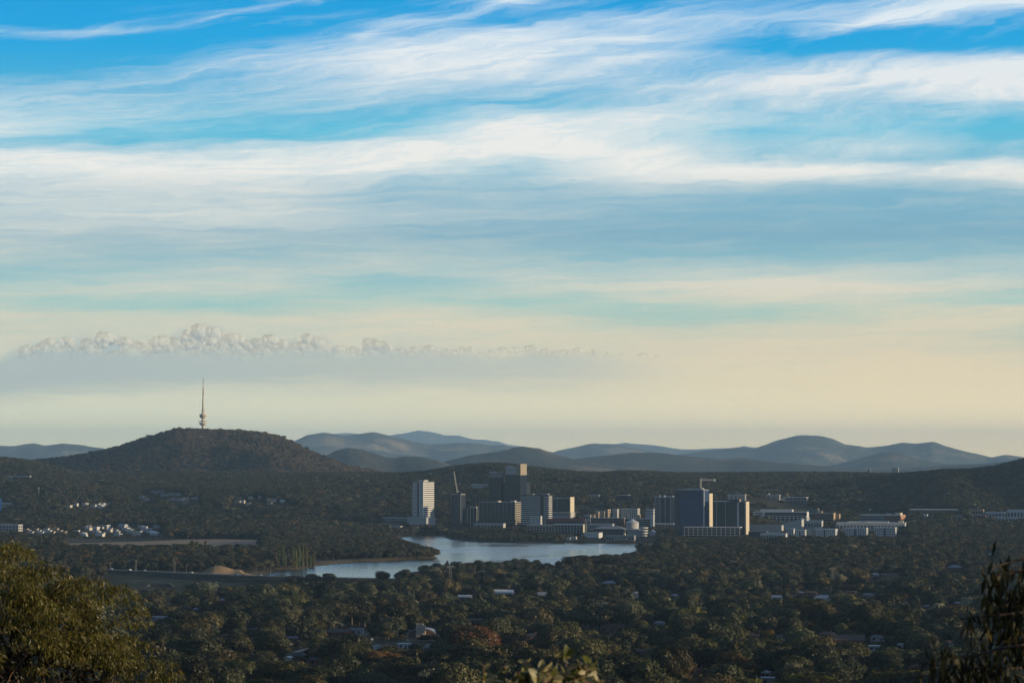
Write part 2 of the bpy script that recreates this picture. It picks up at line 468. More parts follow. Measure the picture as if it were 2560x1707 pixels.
def sheet(name, A, rows, zf, mat):
    """A ground sheet on a fan of directions A and distances rows."""
    a, d = np.meshgrid(A, rows)
    x = a * d; y = d
    z = zf(x, y)
    V = np.stack([x, y, z], -1).reshape(-1, 3)
    n, m_ = len(rows), len(A)
    i = np.arange(n * m_).reshape(n, m_)
    Fc = np.stack([i[:-1, :-1], i[:-1, 1:], i[1:, 1:], i[1:, :-1]], -1).reshape(-1, 4)
    return tag(mesh_obj(name, V, Fc, mat, smooth=True), kind='structure')


A_FAN = np.linspace(-0.30, 0.30, 520)
inv = np.concatenate([np.linspace(1 / 1100.0, 1 / 3100.0, 160), np.linspace(1 / 3100.0, 1 / 5600.0, 330)[1:], np.linspace(1 / 5600.0, 1 / 11000.0, 150)[1:], np.linspace(1 / 11000.0, 1 / 72000.0, 40)[1:]])
sheet('ground', A_FAN, 1.0 / inv, gz, M_GROUND)
xs = np.linspace(-330.2, 330.2, 120)
ys = np.concatenate([np.linspace(-120, 60, 90), np.linspace(62, 1099.9, 160)])
gx, gy = np.meshgrid(xs, ys)
gzz = gz(gx, gy)
gi = np.arange(gx.size).reshape(gx.shape)
tag(mesh_obj('hillside', np.stack([gx, gy, gzz], -1).reshape(-1, 3), np.stack([gi[:-1, :-1], gi[:-1, 1:], gi[1:, 1:], gi[1:, :-1]], -1).reshape(-1, 4), M_GROUND, smooth=True), kind='structure')

# water
m = bpy.data.materials.new('lake_water'); m.use_nodes = True
t = NT(m.node_tree); b = t.n['Principled BSDF']
b.inputs['Base Color'].default_value = (0.03, 0.04, 0.045, 1); b.inputs['IOR'].default_value = 1.33
v = t.node('ShaderNodeNewGeometry').outputs['Position']
mp = t.node('ShaderNodeMapping'); t.l.new(v, mp.inputs[0]); mp.inputs['Scale'].default_value = (1.0, 0.35, 1.0)
calm = t.noise(mp.outputs[0], 0.006, 4.0, 0.55, 0.6)
t.l.new(t.lerp(0.4, 0.62, calm, True, 0.13, 0.26), b.inputs['Roughness'])
bp = t.node('ShaderNodeBump'); bp.inputs['Strength'].default_value = 1.0; bp.inputs['Distance'].default_value = 0.5
hgt = t.m('MULTIPLY', t.noise(v, 0.22, 4.0, 0.6), t.lerp(0.38, 0.62, calm, True, 0.35, 1.0))
t.l.new(hgt, bp.inputs['Height']); t.l.new(bp.outputs[0], b.inputs['Normal'])
gx_, gy_ = np.meshgrid(np.arange(LAKE[:, 0].min() - 30, LAKE[:, 0].max() + 30, 12.0), np.arange(LAKE[:, 1].min() - 30, LAKE[:, 1].max() + 30, 12.0))
keep = poly_sd(gx_, gy_, LAKE) < 17.0
gi = np.arange(gx_.size).reshape(gx_.shape)
qk = keep[:-1, :-1] & keep[:-1, 1:] & keep[1:, 1:] & keep[1:, :-1]
wf_ = np.stack([gi[:-1, :-1][qk], gi[:-1, 1:][qk], gi[1:, 1:][qk], gi[1:, :-1][qk]], -1)
used, invx = np.unique(wf_, return_inverse=True)
wv_ = np.stack([gx_.ravel(), gy_.ravel(), np.zeros(gx_.size)], -1)[used]
tag(mesh_obj('water', wv_, invx.reshape(-1, 4), m), kind='structure')


# hills beyond, each a ridge with its own distance and spurs
def hill(name, pts, D, wf, wb, mat, spur=0.12, spur_scale=900.0, drop=0.0, base=-40.0, na=260, nd=70):
    if D > 10000:          # the ranges lie well back on the plain
        k = 1.2 + 0.9 * math.log(D / 10000.0); D, wf, wb, spur_scale = D * k, wf * k, wb * k, spur_scale * k
    ca, cz, *_ = crest(pts, D, wf, wb, drop)
    # drop off smoothly past both ends
    ca = np.concatenate(([ca[0] - 0.05], ca, [ca[-1] + 0.05])); cz = np.concatenate(([base - 30], cz, [base - 30]))
    A = np.linspace(max(ca[0], -0.34), min(ca[-1], 0.34), na)
    tt = np.linspace(-1, 1, nd); rows = D + np.where(tt < 0, tt * wf * 2.2, tt * wb * 1.8)

    def zf(x, y):
        a = x / y
        zc = np.interp(a, ca, cz)
        zc = zc + fbm(a * D / 160.0, a * 0 + D * 0.001, 3) * 3.0 * D / 10000.0
        D2 = D + fbm(a * D / (spur_scale * 2.2), a * 0 + 5.0, 3, 0.6) * spur_scale * 1.2
        w = np.where(y < D2, wf, wb)
        u = np.abs(y - D2) / w
        fall = np.exp(-u ** 1.7)
        sp = fbm(x / spur_scale, y / spur_scale, 4, 0.55)
        return base + np.maximum(zc - base, 0) * fall * (1 - spur * 2.2 * np.clip(0.28 - sp, 0, 0.7) * np.clip(u * 2.0, 0, 1)) - np.maximum(base - zc, 0)
    return sheet(name, A, rows, zf, mat), zf, (ca, D, wf, wb)


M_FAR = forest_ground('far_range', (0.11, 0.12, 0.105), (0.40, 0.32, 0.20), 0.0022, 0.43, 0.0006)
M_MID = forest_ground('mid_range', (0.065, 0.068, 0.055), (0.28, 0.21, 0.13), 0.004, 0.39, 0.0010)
BLACK = [(30, 1165), (82, 1155), (170, 1146), (238, 1134), (296, 1120), (357, 1099), (398, 1087), (442, 1076), (493, 1077), (530, 1079), (592, 1081), (632, 1082), (680, 1089), (714, 1099), (748, 1115), (782, 1132), (800, 1140), (835, 1153), (870, 1167), (938, 1180), (990, 1196), (1040, 1212)]
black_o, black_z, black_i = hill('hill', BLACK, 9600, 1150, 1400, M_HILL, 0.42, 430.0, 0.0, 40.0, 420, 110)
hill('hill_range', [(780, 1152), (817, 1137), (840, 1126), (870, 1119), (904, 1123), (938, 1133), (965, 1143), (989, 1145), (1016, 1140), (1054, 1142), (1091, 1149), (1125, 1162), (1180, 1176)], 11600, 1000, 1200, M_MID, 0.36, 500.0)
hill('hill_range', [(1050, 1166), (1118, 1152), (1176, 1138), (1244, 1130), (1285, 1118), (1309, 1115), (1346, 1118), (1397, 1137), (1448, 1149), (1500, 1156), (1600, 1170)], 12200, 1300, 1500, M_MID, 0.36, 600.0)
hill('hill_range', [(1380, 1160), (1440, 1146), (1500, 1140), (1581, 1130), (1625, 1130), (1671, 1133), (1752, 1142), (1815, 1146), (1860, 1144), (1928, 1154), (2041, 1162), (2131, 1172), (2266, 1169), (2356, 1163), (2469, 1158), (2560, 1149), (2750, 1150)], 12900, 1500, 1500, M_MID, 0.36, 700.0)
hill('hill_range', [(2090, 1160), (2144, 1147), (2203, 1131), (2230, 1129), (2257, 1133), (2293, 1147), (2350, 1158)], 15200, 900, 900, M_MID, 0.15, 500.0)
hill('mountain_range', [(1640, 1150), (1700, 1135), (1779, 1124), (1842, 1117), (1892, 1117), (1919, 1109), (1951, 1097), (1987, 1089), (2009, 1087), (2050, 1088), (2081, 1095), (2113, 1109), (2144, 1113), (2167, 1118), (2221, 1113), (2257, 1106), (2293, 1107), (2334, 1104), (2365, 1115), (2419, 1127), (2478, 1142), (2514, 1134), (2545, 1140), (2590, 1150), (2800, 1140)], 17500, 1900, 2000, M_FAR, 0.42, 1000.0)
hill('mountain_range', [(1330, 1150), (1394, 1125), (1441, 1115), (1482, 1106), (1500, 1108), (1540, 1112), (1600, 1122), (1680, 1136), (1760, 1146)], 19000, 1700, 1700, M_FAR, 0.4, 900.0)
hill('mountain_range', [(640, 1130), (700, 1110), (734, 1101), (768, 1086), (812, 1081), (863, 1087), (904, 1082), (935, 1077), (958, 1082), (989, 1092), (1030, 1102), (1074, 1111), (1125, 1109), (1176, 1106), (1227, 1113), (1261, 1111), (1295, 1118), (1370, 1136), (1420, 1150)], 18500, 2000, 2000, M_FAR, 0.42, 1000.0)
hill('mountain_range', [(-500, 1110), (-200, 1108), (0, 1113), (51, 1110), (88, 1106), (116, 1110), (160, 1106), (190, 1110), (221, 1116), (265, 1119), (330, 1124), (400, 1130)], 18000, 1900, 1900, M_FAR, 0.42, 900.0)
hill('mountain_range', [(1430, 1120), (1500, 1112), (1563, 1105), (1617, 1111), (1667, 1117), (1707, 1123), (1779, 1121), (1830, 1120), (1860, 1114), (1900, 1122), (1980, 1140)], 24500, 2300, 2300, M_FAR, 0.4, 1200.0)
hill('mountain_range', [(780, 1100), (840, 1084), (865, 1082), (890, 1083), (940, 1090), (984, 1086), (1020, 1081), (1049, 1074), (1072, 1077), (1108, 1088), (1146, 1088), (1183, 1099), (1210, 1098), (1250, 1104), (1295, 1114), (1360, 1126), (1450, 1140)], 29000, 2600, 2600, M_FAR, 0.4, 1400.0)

# ------------------------------------------------------------------ far bank of cumulus, beyond and above the hazy air
CD = 95000.0
PUFFS = [(124, 858, 14), (169, 853, 12), (215, 858, 13), (260, 846, 18), (312, 856, 16), (345, 868, 14), (404, 858, 22), (440, 862, 18), (495, 832, 24), (475, 848, 18), (534, 838, 20), (579, 852, 22), (555, 866, 22), (620, 866, 16), (670, 858, 22), (638, 860, 15), (703, 867, 18), (740, 870, 14), (768, 852, 20), (794, 863, 20), (846, 876, 15),
         (885, 878, 12), (924, 866, 22), (963, 873, 18), (1000, 882, 14), (1042, 884, 18), (1074, 876, 15), (1120, 883, 13), (1150, 884, 9), (1178, 875, 9), (1224, 880, 10), (1255, 882, 8), (1289, 877, 10), (1328, 874, 12), (1367, 881, 12), (1405, 883, 10), (1445, 880, 13), (1484, 885, 12), (1520, 888, 9), (1550, 889, 9), (1601, 891, 7), (1640, 893, 5), (1680, 895, 4),
         (70, 870, 10), (100, 866, 10)]
V, Fc = [], []
ico = bmesh.new(); bmesh.ops.create_icosphere(ico, subdivisions=3, radius=1.0)
iv = np.array([v.co[:] for v in ico.verts]); ifc = np.array([[v.index for v in f.verts] for f in ico.faces]); ico.free()
mpp = CD / F
for (px, py, r) in PUFFS:
    sub = [(px, py, r * 1.0, 0.0)]
    for k in range(10 if r > 9 else 5):
        a = rnd.uniform(0, 2 * math.pi); q_ = rnd.uniform(0.4, 0.75) * r
        sub.append((px + math.cos(a) * r * 1.0, py + (math.sin(a) * 0.7 + 0.3) * r, q_, rnd.uniform(-0.6, 1.2) * r))
    if py < 1000:
        for k in range(6):
            sub.append((px + rnd.uniform(-1, 1) * 34, max(py + r * 0.5, 872) + rnd.uniform(0, 34), rnd.uniform(11, 18), rnd.uniform(-8, 12)))
    for (x_, y_, r_, dz_) in sub:
        c = at(x_, y_, CD + dz_ * mpp); rad = r_ * mpp
        flat = 0.55 if py > 1000 else 0.92
        V.append(iv * np.array([rad * (1.6 if py > 1000 else 1.2), rad, rad * flat]) + np.array(c)); Fc.append(ifc + len(iv) * (len(V) - 1))
m = bpy.data.materials.new('cloud'); m.use_nodes = True
t = NT(m.node_tree); t.n.clear()
v = t.node('ShaderNodeNewGeometry')
sp = t.node('ShaderNodeSeparateXYZ'); t.l.new(v.outputs['Position'], sp.inputs[0])
lw = t.node('ShaderNodeLayerWeight'); lw.inputs['Blend'].default_value = 0.25
nz_ = t.noise(v.outputs['Position'], 0.0016, 5.0, 0.6)
zb_, zt_ = at(1280, 902, CD).z, at(1280, 855, CD).z
al = t.lerp(zb_, zt_, t.m('MULTIPLY_ADD', t.m('SUBTRACT', nz_, 0.5), 700.0, sp.outputs[2]), True, 0.0, 0.64)
al = t.m('MULTIPLY', al, t.lerp(0.35, 1.0, lw.outputs['Facing'], True, 1.0, 0.05))
al = t.m('MULTIPLY', al, t.lerp(at(1800, 900, CD).x, at(1560, 900, CD).x, sp.outputs[0], True, 0.0, 1.0))
al = t.m('MULTIPLY', al, t.m('SUBTRACT', 1.0, v.outputs['Backfacing']))
df = t.node('ShaderNodeBsdfDiffuse'); df.inputs[0].default_value = (0.95, 0.97, 1.0, 1)
ts = t.node('ShaderNodeBsdfTranslucent'); ts.inputs[0].default_value = (0.95, 0.97, 1.0, 1)
mx = t.node('ShaderNodeMixShader'); mx.inputs[0].default_value = 0.6; t.l.new(df.outputs[0], mx.inputs[1]); t.l.new(ts.outputs[0], mx.inputs[2])
tr_ = t.node('ShaderNodeBsdfTransparent'); m2 = t.node('ShaderNodeMixShader'); t.l.new(al, m2.inputs[0]); t.l.new(tr_.outputs[0], m2.inputs[1]); t.l.new(mx.outputs[0], m2.inputs[2])
ou = t.node('ShaderNodeOutputMaterial'); t.l.new(m2.outputs[0], ou.inputs['Surface'])
co_ = mesh_obj('clouds', np.concatenate(V), np.concatenate(Fc), m, smooth=True)
rm = co_.modifiers.new('merge', 'REMESH'); rm.mode = 'VOXEL'; rm.voxel_size = 28.0; rm.use_smooth_shade = True
tx = bpy.data.textures.new('billow', 'CLOUDS'); tx.noise_scale = 150.0; tx.noise_depth = 3
dm = co_.modifiers.new('billow', 'DISPLACE'); dm.texture = tx; dm.strength = 95.0; dm.mid_level = 0.5; dm.texture_coords = 'LOCAL'
tag(co_, kind='stuff')

# ------------------------------------------------------------------ haze
HAZE_D = 2.1e-5
m = bpy.data.materials.new('haze_air'); m.use_nodes = True
t = NT(m.node_tree); t.n.clear()
pv = t.node('ShaderNodeVolumePrincipled')
pv.inputs['Color'].default_value = (0.44, 0.71, 1.0, 1); pv.inputs['Density'].default_value = HAZE_D; pv.inputs['Anisotropy'].default_value = 0.0
ou = t.node('ShaderNodeOutputMaterial'); t.l.new(pv.outputs[0], ou.inputs['Volume'])
hx, hy0, hy1, hz0, hz1 = 27000.0, -400.0, 76000.0, -70.0, 930.0
hv = [(-hx, hy0, hz0), (hx, hy0, hz0), (hx, hy1, hz0), (-hx, hy1, hz0), (-hx, hy0, hz1), (hx, hy0, hz1), (hx, hy1, hz1), (-hx, hy1, hz1)]
hz_o = mesh_obj('haze', hv, [(0, 3, 2, 1), (4, 5, 6, 7), (0, 1, 5, 4), (1, 2, 6, 5), (2, 3, 7, 6), (3, 0, 4, 7)], m)
tag(hz_o, kind='stuff')

# ------------------------------------------------------------------ trees
def leaf_material(name, trans=0.12, rough=0.75):
    """Foliage; each tree's own colour comes from its 'tint'."""
    m = bpy.data.materials.new(name); m.use_nodes = True
    t = NT(m.node_tree); t.n.clear()
    at_ = t.node('ShaderNodeAttribute', attribute_type='INSTANCER', attribute_name='tint')
    geo = t.node('ShaderNodeNewGeometry')
    oi = t.node('ShaderNodeObjectInfo')
    v = t.lerp(0.0, 1.0, geo.outputs['Random Per Island'], False, 0.8, 1.2)
    hs = t.node('ShaderNodeHueSaturation')
    t.l.new(at_.outputs['Color'], hs.inputs['Color']); t.l.new(v, hs.inputs['Value'])
    t.l.new(t.lerp(0.0, 1.0, oi.outputs['Random'], False, 0.48, 0.52), hs.inputs['Hue'])
    d = t.node('ShaderNodeBsdfDiffuse'); t.l.new(hs.outputs[0], d.inputs[0])
    tr = t.node('ShaderNodeBsdfTranslucent'); t.l.new(hs.outputs[0], tr.inputs[0])
    g = t.node('ShaderNodeBsdfGlossy'); g.inputs['Roughness'].default_value = 0.5; g.inputs['Color'].default_value = (0.6, 0.6, 0.6, 1)
    mx = t.node('ShaderNodeMixShader'); mx.inputs[0].default_value = trans
    t.l.new(d.outputs[0], mx.inputs[1]); t.l.new(tr.outputs[0], mx.inputs[2])
    m2 = t.node('ShaderNodeMixShader'); m2.inputs[0].default_value = 0.03
    t.l.new(mx.outputs[0], m2.inputs[1]); t.l.new(g.outputs[0], m2.inputs[2])
    o = t.node('ShaderNodeOutputMaterial'); t.l.new(m2.outputs[0], o.inputs['Surface'])
    return m


M_LEAF = leaf_material('tree_foliage')
M_BARK = material('bark', (0.13, 0.11, 0.09), 0.9, 0.1, vary=0.3, scale=2.0)


def tube(path, radii, n=6):
    """Tapered tube along a path; returns verts, faces."""
    P = [Vector(p) for p in path]; V = []; Fc = []
    for i, p in enumerate(P):
        d = (P[min(i + 1, len(P) - 1)] - P[max(i - 1, 0)]).normalized()
        a = d.orthogonal().normalized(); b = d.cross(a)
        for k in range(n):
            an = 2 * math.pi * k / n
            V.append(p + (a * math.cos(an) + b * math.sin(an)) * radii[i])
    for i in range(len(P) - 1):
        for k in range(n):
            Fc.append((i * n + k, i * n + (k + 1) % n, (i + 1) * n + (k + 1) % n, (i + 1) * n + k))
    return [tuple(v) for v in V], Fc


def join(parts):
    V, Fc = [], []
    for v, f in parts:
        o = len(V); V += list(v); Fc += [tuple(i + o for i in q) for q in f]
    return V, Fc


def crown_quads(rg, clumps, per, size, jit=0.32, droop=0.0):
    """Leaf clumps spread over the skins of several rounded masses. clumps: (cx,cy,cz,rx,ry,rz)."""
    Q = []
    for (cx, cy_, cz, rx, ry, rz) in clumps:
        n = int(per * (rx * ry * rz) ** (2 / 3.0))
        d = rg.normal(size=(n, 3)); d[:, 2] = d[:, 2] * 0.9 + 0.18
        d /= np.linalg.norm(d, axis=1, keepdims=True)
        rad = 0.72 + 0.34 * rg.random((n, 1)) ** 0.7
        # knobbly surface
        kn = 1 + 0.16 * np.sin(d[:, :1] * 7 + cx) * np.sin(d[:, 1:2] * 6 + cz) + 0.1 * np.sin(d[:, 2:3] * 11)
        p = d * rad * kn * np.array([rx, ry, rz]) + np.array([cx, cy_, cz])
        nr = d + rg.normal(size=(n, 3)) * jit
        nr[:, 2] -= droop
        nr /= np.linalg.norm(nr, axis=1, keepdims=True)
        t1 = np.cross(nr, rg.normal(size=(n, 3))); t1 /= np.linalg.norm(t1, axis=1, keepdims=True) + 1e-9
        t2 = np.cross(nr, t1)
        s = size * (0.6 + 0.8 * rg.random((n, 1)))
        a, b = t1 * s, t2 * s * 0.62
        Q.append(np.stack([p - a - b * 0.4, p + a * 0.1 - b, p + a + b * 0.4, p - a * 0.1 + b], 1))
    Q = np.concatenate(Q)
    return Q.reshape(-1, 3), np.arange(len(Q) * 4).reshape(-1, 4)


def gum_clumps(rg, h, w, n):
    """A gum tree's crown: several uneven masses at the ends of limbs."""
    C = []
    for i in range(n):
        a = 2 * math.pi * (i / n + 0.25 * rg.random()); r = w * 0.5 * (0.25 + 0.55 * rg.random())
        z = h * (0.48 + 0.36 * rg.random() - 0.16 * (r / (w * 0.5)) ** 2)
        s = w * (0.17 + 0.12 * rg.random())
        C.append((r * math.cos(a), r * math.sin(a), z, s * 1.12, s * 1.12, s * 0.8))
    s = w * 0.27
    C.append((0.06 * w * rg.normal(), 0.06 * w * rg.normal(), h * 0.8, s, s, s * 0.72))
    C.append((0.1 * w * rg.normal(), 0.1 * w * rg.normal(), h * 0.6, w * 0.3, w * 0.3, w * 0.2))
    return C


def trunk_for(rg, h, clumps, r0):
    top = Vector((0.02 * h, 0, h * 0.42))
    parts = [tube([(0, 0, -0.6), (0.01 * h, 0.01 * h, h * 0.2), top], [r0 * 1.15, r0 * 0.85, r0 * 0.6])]
    for c in clumps[:6]:
        e = Vector(c[:3]); mid = top.lerp(e, 0.5) + Vector((0, 0, -0.04 * h))
        parts.append(tube([top, mid, e], [r0 * 0.5, r0 * 0.3, r0 * 0.1], 5))
    return join(parts)


PROTO = bpy.data.collections.new('tree_kinds')          # never linked to the scene: only a store of shapes
KIND = {}


def tree_kind(key, seed, h, w, n, per, size, style='gum', joined=False):
    rg = np.random.default_rng(seed)
    if style == 'gum':
        C = gum_clumps(rg, h, w, n)
    elif style == 'poplar':
        C = [(0.12 * rg.normal(), 0.12 * rg.normal(), h * (0.12 + 0.82 * i / (n - 1)), w * 0.5 * k, w * 0.5 * k, h * 0.13) for i, k in enumerate(0.45 + 0.6 * np.sin(np.linspace(0.45, 2.9, n)))]
    elif style == 'cone':
        C = [(0.2 * rg.normal(), 0.2 * rg.normal(), h * (0.16 + 0.8 * i / (n - 1)), w * 0.5 * (1.02 - 0.85 * i / (n - 1)), w * 0.5 * (1.02 - 0.85 * i / (n - 1)), h * 0.1) for i in range(n)]
    else:   # round: a dense broad dome
        C = [(0, 0, h * 0.55, w * 0.4, w * 0.4, h * 0.36)]
        for i in range(n):
            a = 2.4 * i; r = w * 0.5 * (0.4 + 0.35 * rg.random()); s = w * (0.16 + 0.09 * rg.random())
            C.append((r * math.cos(a), r * math.sin(a), h * (0.35 + 0.42 * rg.random()), s, s, s * 0.9))
    V, Q = crown_quads(rg, C, per, size)
    tv, tf = trunk_for(rg, h, C if style in ('gum', 'round') else [], 0.028 * h)
    if joined:
        allv = np.concatenate([V, np.array(tv)]); allf = [tuple(q) for q in Q.tolist()] + [tuple(i + len(V) for i in f) for f in tf]
        o = mesh_obj('kind_' + key, allv, allf, mats=[M_LEAF, M_BARK], mat_idx=[0] * len(Q) + [1] * len(tf))
        COL.objects.unlink(o); PROTO.objects.link(o)
    else:
        c = mesh_obj('crown', V, Q, M_LEAF); tr = mesh_obj('trunk', tv, tf, M_BARK, smooth=True)
        KIND[key] = (c.data, tr.data)
        bpy.data.objects.remove(c); bpy.data.objects.remove(tr)


# shapes of 10 m trees for the masses (near ones finer than far ones), sorted by name
for i in range(6):
    tree_kind('a_near_%d' % i, 100 + i, 10.0, 10.5, 7 + i % 4, 52, 0.46, joined=True)
for i in range(2):
    tree_kind('b_round_%d' % i, 140 + i, 10.0, 9.0, 9, 42, 0.46, 'round', True)
tree_kind('c_cone', 150, 10.0, 4.6, 9, 40, 0.5, 'cone', True)
tree_kind('d_poplar', 160, 10.0, 2.3, 9, 60, 0.42, 'poplar', True)
for i in range(4):
    tree_kind('e_far_%d' % i, 170 + i, 10.0, 11.0, 5 + i % 3, 7, 1.15, joined=True)
N_KIND = 14

OLIVE = [((0.050, 0.050, 0.024), 30), ((0.040, 0.045, 0.026), 26), ((0.062, 0.052, 0.026), 18), ((0.030, 0.036, 0.022), 22), ((0.056, 0.062, 0.040), 8), ((0.075, 0.070, 0.022), 4), ((0.15, 0.15, 0.115), 3), ((0.11, 0.095, 0.02), 1.4), ((0.085, 0.045, 0.02), 1.2)]


def tints(n, table, rg, jit=0.15):
    c = np.array([a for a, _ in table]); p = np.array([b for _, b in table], float); p /= p.sum()
    k = rg.choice(len(c), size=n, p=p)
    return c[k] * np.array([1.12, 1.08, 0.84]) * (1 + jit * rg.normal(size=(n, 1))).clip(0.5, 1.6), k


def stuff_trees(name, pts, scl, pick, tint, label):
    """One mass of trees nobody would count: points carrying one of the tree shapes each."""
    me = bpy.data.meshes.new(name); n = len(pts)
    me.vertices.add(n); me.vertices.foreach_set('co', np.asarray(pts, np.float32).ravel())
    for nm, ty, f, arr in (('scl', 'FLOAT_VECTOR', 'vector', scl), ('rot', 'FLOAT', 'value', nrg.random(n) * 6.283), ('pick', 'INT', 'value', pick), ('tint', 'FLOAT_COLOR', 'color', np.concatenate([tint, np.ones((n, 1))], 1))):
        a = me.attributes.new(nm, ty, 'POINT')
        a.data.foreach_set(f, np.ascontiguousarray(arr, np.int32 if ty == 'INT' else np.float32).ravel())
    o = bpy.data.objects.new(name, me); COL.objects.link(o)
    md = o.modifiers.new('trees', 'NODES'); md.node_group = GN
    tag(o, label, kind='stuff')
    return o


GN = bpy.data.node_groups.new('tree_mass', 'GeometryNodeTree')
GN.interface.new_socket('Geometry', in_out='INPUT', socket_type='NodeSocketGeometry')
GN.interface.new_socket('Geometry', in_out='OUTPUT', socket_type='NodeSocketGeometry')
gi_ = GN.nodes.new('NodeGroupInput'); go_ = GN.nodes.new('NodeGroupOutput')
ci = GN.nodes.new('GeometryNodeCollectionInfo'); ci.inputs['Collection'].default_value = PROTO
ci.inputs['Separate Children'].default_value = True; ci.inputs['Reset Children'].default_value = True
ip = GN.nodes.new('GeometryNodeInstanceOnPoints'); ip.inputs['Pick Instance'].default_value = True


def gn_attr(nm, ty):
    n = GN.nodes.new('GeometryNodeInputNamedAttribute'); n.data_type = ty; n.inputs['Name'].default_value = nm
    return n.outputs['Attribute']


cx_ = GN.nodes.new('ShaderNodeCombineXYZ'); GN.links.new(gn_attr('rot', 'FLOAT'), cx_.inputs['Z'])
er_ = GN.nodes.new('FunctionNodeEulerToRotation'); GN.links.new(cx_.outputs[0], er_.inputs[0])
GN.links.new(gi_.outputs[0], ip.inputs['Points']); GN.links.new(ci.outputs[0], ip.inputs['Instance'])
GN.links.new(gn_attr('pick', 'INT'), ip.inputs['Instance Index']); GN.links.new(er_.outputs[0], ip.inputs['Rotation'])
GN.links.new(gn_attr('scl', 'FLOAT_VECTOR'), ip.inputs['Scale']); GN.links.new(ip.outputs[0], go_.inputs[0])

# places kept free of trees: rectangles of photo pixels for the foot of the tree (x0, x1, y0, y1), nearest and farthest distance
CLEAR = []
SOFT = []            # the same, for places where only low growth may stand
CLEAR_XY = []        # world boxes: centre x, y, half sizes


def scatter(d0, d1, step, amax=0.205, cover=0.86, rg=nrg, patch=130.0):
    """Jittered grid of tree feet between two distances."""
    ys = np.arange(d0, d1, step); P = []
    for y in ys:
        xs_ = np.arange(-amax * y, amax * y, step)
        P.append(np.stack([xs_ + rg.uniform(-.45, .45, len(xs_)) * step, y + rg.uniform(-.45, .45, len(xs_)) * step], 1))
    P = np.concatenate(P)
    x, y = P[:, 0], P[:, 1]
    keep = fbm(x / patch + 3.3, y / patch, 3) > (np.quantile(fbm(x / patch + 3.3, y / patch, 3), 1 - cover))
    P = P[keep]; x, y = P[:, 0], P[:, 1]
    z = gz(x, y)
    px, py = project(x, y, z)
    ok = (poly_sd(x, y, LAKE) > 7.0) & (line_d(x, y, DAM) > 15.0)
    for (x0, x1, y0, y1, da, db) in CLEAR:
        ok &= ~((px > x0) & (px < x1) & (py > y0) & (py < y1) & (y > da) & (y < db))
    for (cx0, cy0, hx_, hy_) in CLEAR_XY:
        ok &= ~((np.abs(x - cx0) < hx_) & (np.abs(y - cy0) < hy_))
    return np.stack([x, y, z], 1)[ok], px[ok], py[ok]


def low_growth(px, py, y):
    m_ = np.zeros(len(px), bool)
    for (x0, x1, y0, y1, da, db) in SOFT:
        m_ |= (px > x0) & (px < x1) & (py > y0) & (py < y1) & (y > da) & (y < db)
    return m_


ROOFS = []           # houses that the trees in front may hide only in part: column, row of the foot, half width, distance, rows left free


def duck(P, px, hh, ww):
    """Trim the trees standing before a house so that its roof looks out over them; too small ones go."""
    y = P[:, 1]; h = hh.copy()
    for (hx, hy, hw, hd, free) in ROOFS:
        k = (y < hd) & (y > hd - 700) & (np.abs(px - hx) < hw + ww * F / y * 0.32)
        i = np.nonzero(k)[0]
        if len(i) == 0:
            continue
        lim_z = CAMZ + (HZ - (hy - free)) * y[i] / F
        h[i] = np.minimum(h[i], lim_z - P[i, 2])
    return h

# ------------------------------------------------------------------ buildings of the town across the lake
def mat_glass(name, c, rough=0.22, vary=0.25):
    m = material(name, c, rough, 0.5, vary=vary, scale=0.35)
    return m


M_WHITE = material('white_render', (0.54, 0.54, 0.53), 0.7, 0.3, vary=0.08, scale=0.3)
M_BRIGHT = material('bright_white_render', (0.74, 0.72, 0.68), 0.7, 0.3, vary=0.06, scale=0.3)
M_MESH = material('metal_mesh', (0.30, 0.255, 0.185), 0.6, 0.3, vary=0.2, scale=0.8)
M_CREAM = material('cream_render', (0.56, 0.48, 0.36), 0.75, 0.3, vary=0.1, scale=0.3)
M_PALE = material('pale_concrete', (0.42, 0.42, 0.41), 0.8, 0.2, vary=0.12, scale=0.2)
M_GREY = material('grey_concrete', (0.22, 0.23, 0.24), 0.8, 0.2, vary=0.12, scale=0.2)
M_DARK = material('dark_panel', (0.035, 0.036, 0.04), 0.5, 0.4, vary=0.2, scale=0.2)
M_BROWN = material('brown_brick', (0.16, 0.10, 0.075), 0.85, 0.2, vary=0.2, scale=0.6)
M_ORANGE = material('orange_brick', (0.42, 0.20, 0.11), 0.85, 0.2, vary=0.15, scale=0.6)
M_TAN = material('tan_stone', (0.40, 0.30, 0.20), 0.85, 0.2, vary=0.12, scale=0.4)
M_RED = material('dark_red_panel', (0.20, 0.06, 0.065), 0.7, 0.3, vary=0.25, scale=0.3)
M_TEAL = material('teal_panel', (0.06, 0.17, 0.19), 0.5, 0.4, vary=0.15, scale=0.3)
M_WROOF = material('white_roof', (0.46, 0.48, 0.51), 0.5, 0.4, vary=0.12, scale=0.2)
M_GROOF = material('grey_roof', (0.24, 0.25, 0.27), 0.6, 0.3, vary=0.15, scale=0.2)
M_GLASS = mat_glass('dark_glass', (0.018, 0.022, 0.03))
M_BLUE = mat_glass('blue_glass', (0.014, 0.055, 0.19), 0.2)
M_NAVY = mat_glass('navy_glass', (0.012, 0.022, 0.05), 0.2)
M_WIN = mat_glass('window_glass', (0.03, 0.035, 0.045), 0.15, 0.4)
M_STEEL = material('galvanised_steel', (0.45, 0.45, 0.44), 0.5, 0.5, vary=0.1, scale=1.0)
M_CRANE = material('pale_crane_paint', (0.62, 0.58, 0.52), 0.5, 0.4)
M_TIMBER = material('weathered_timber', (0.24, 0.19, 0.14), 0.9, 0.1, vary=0.2, scale=1.0)


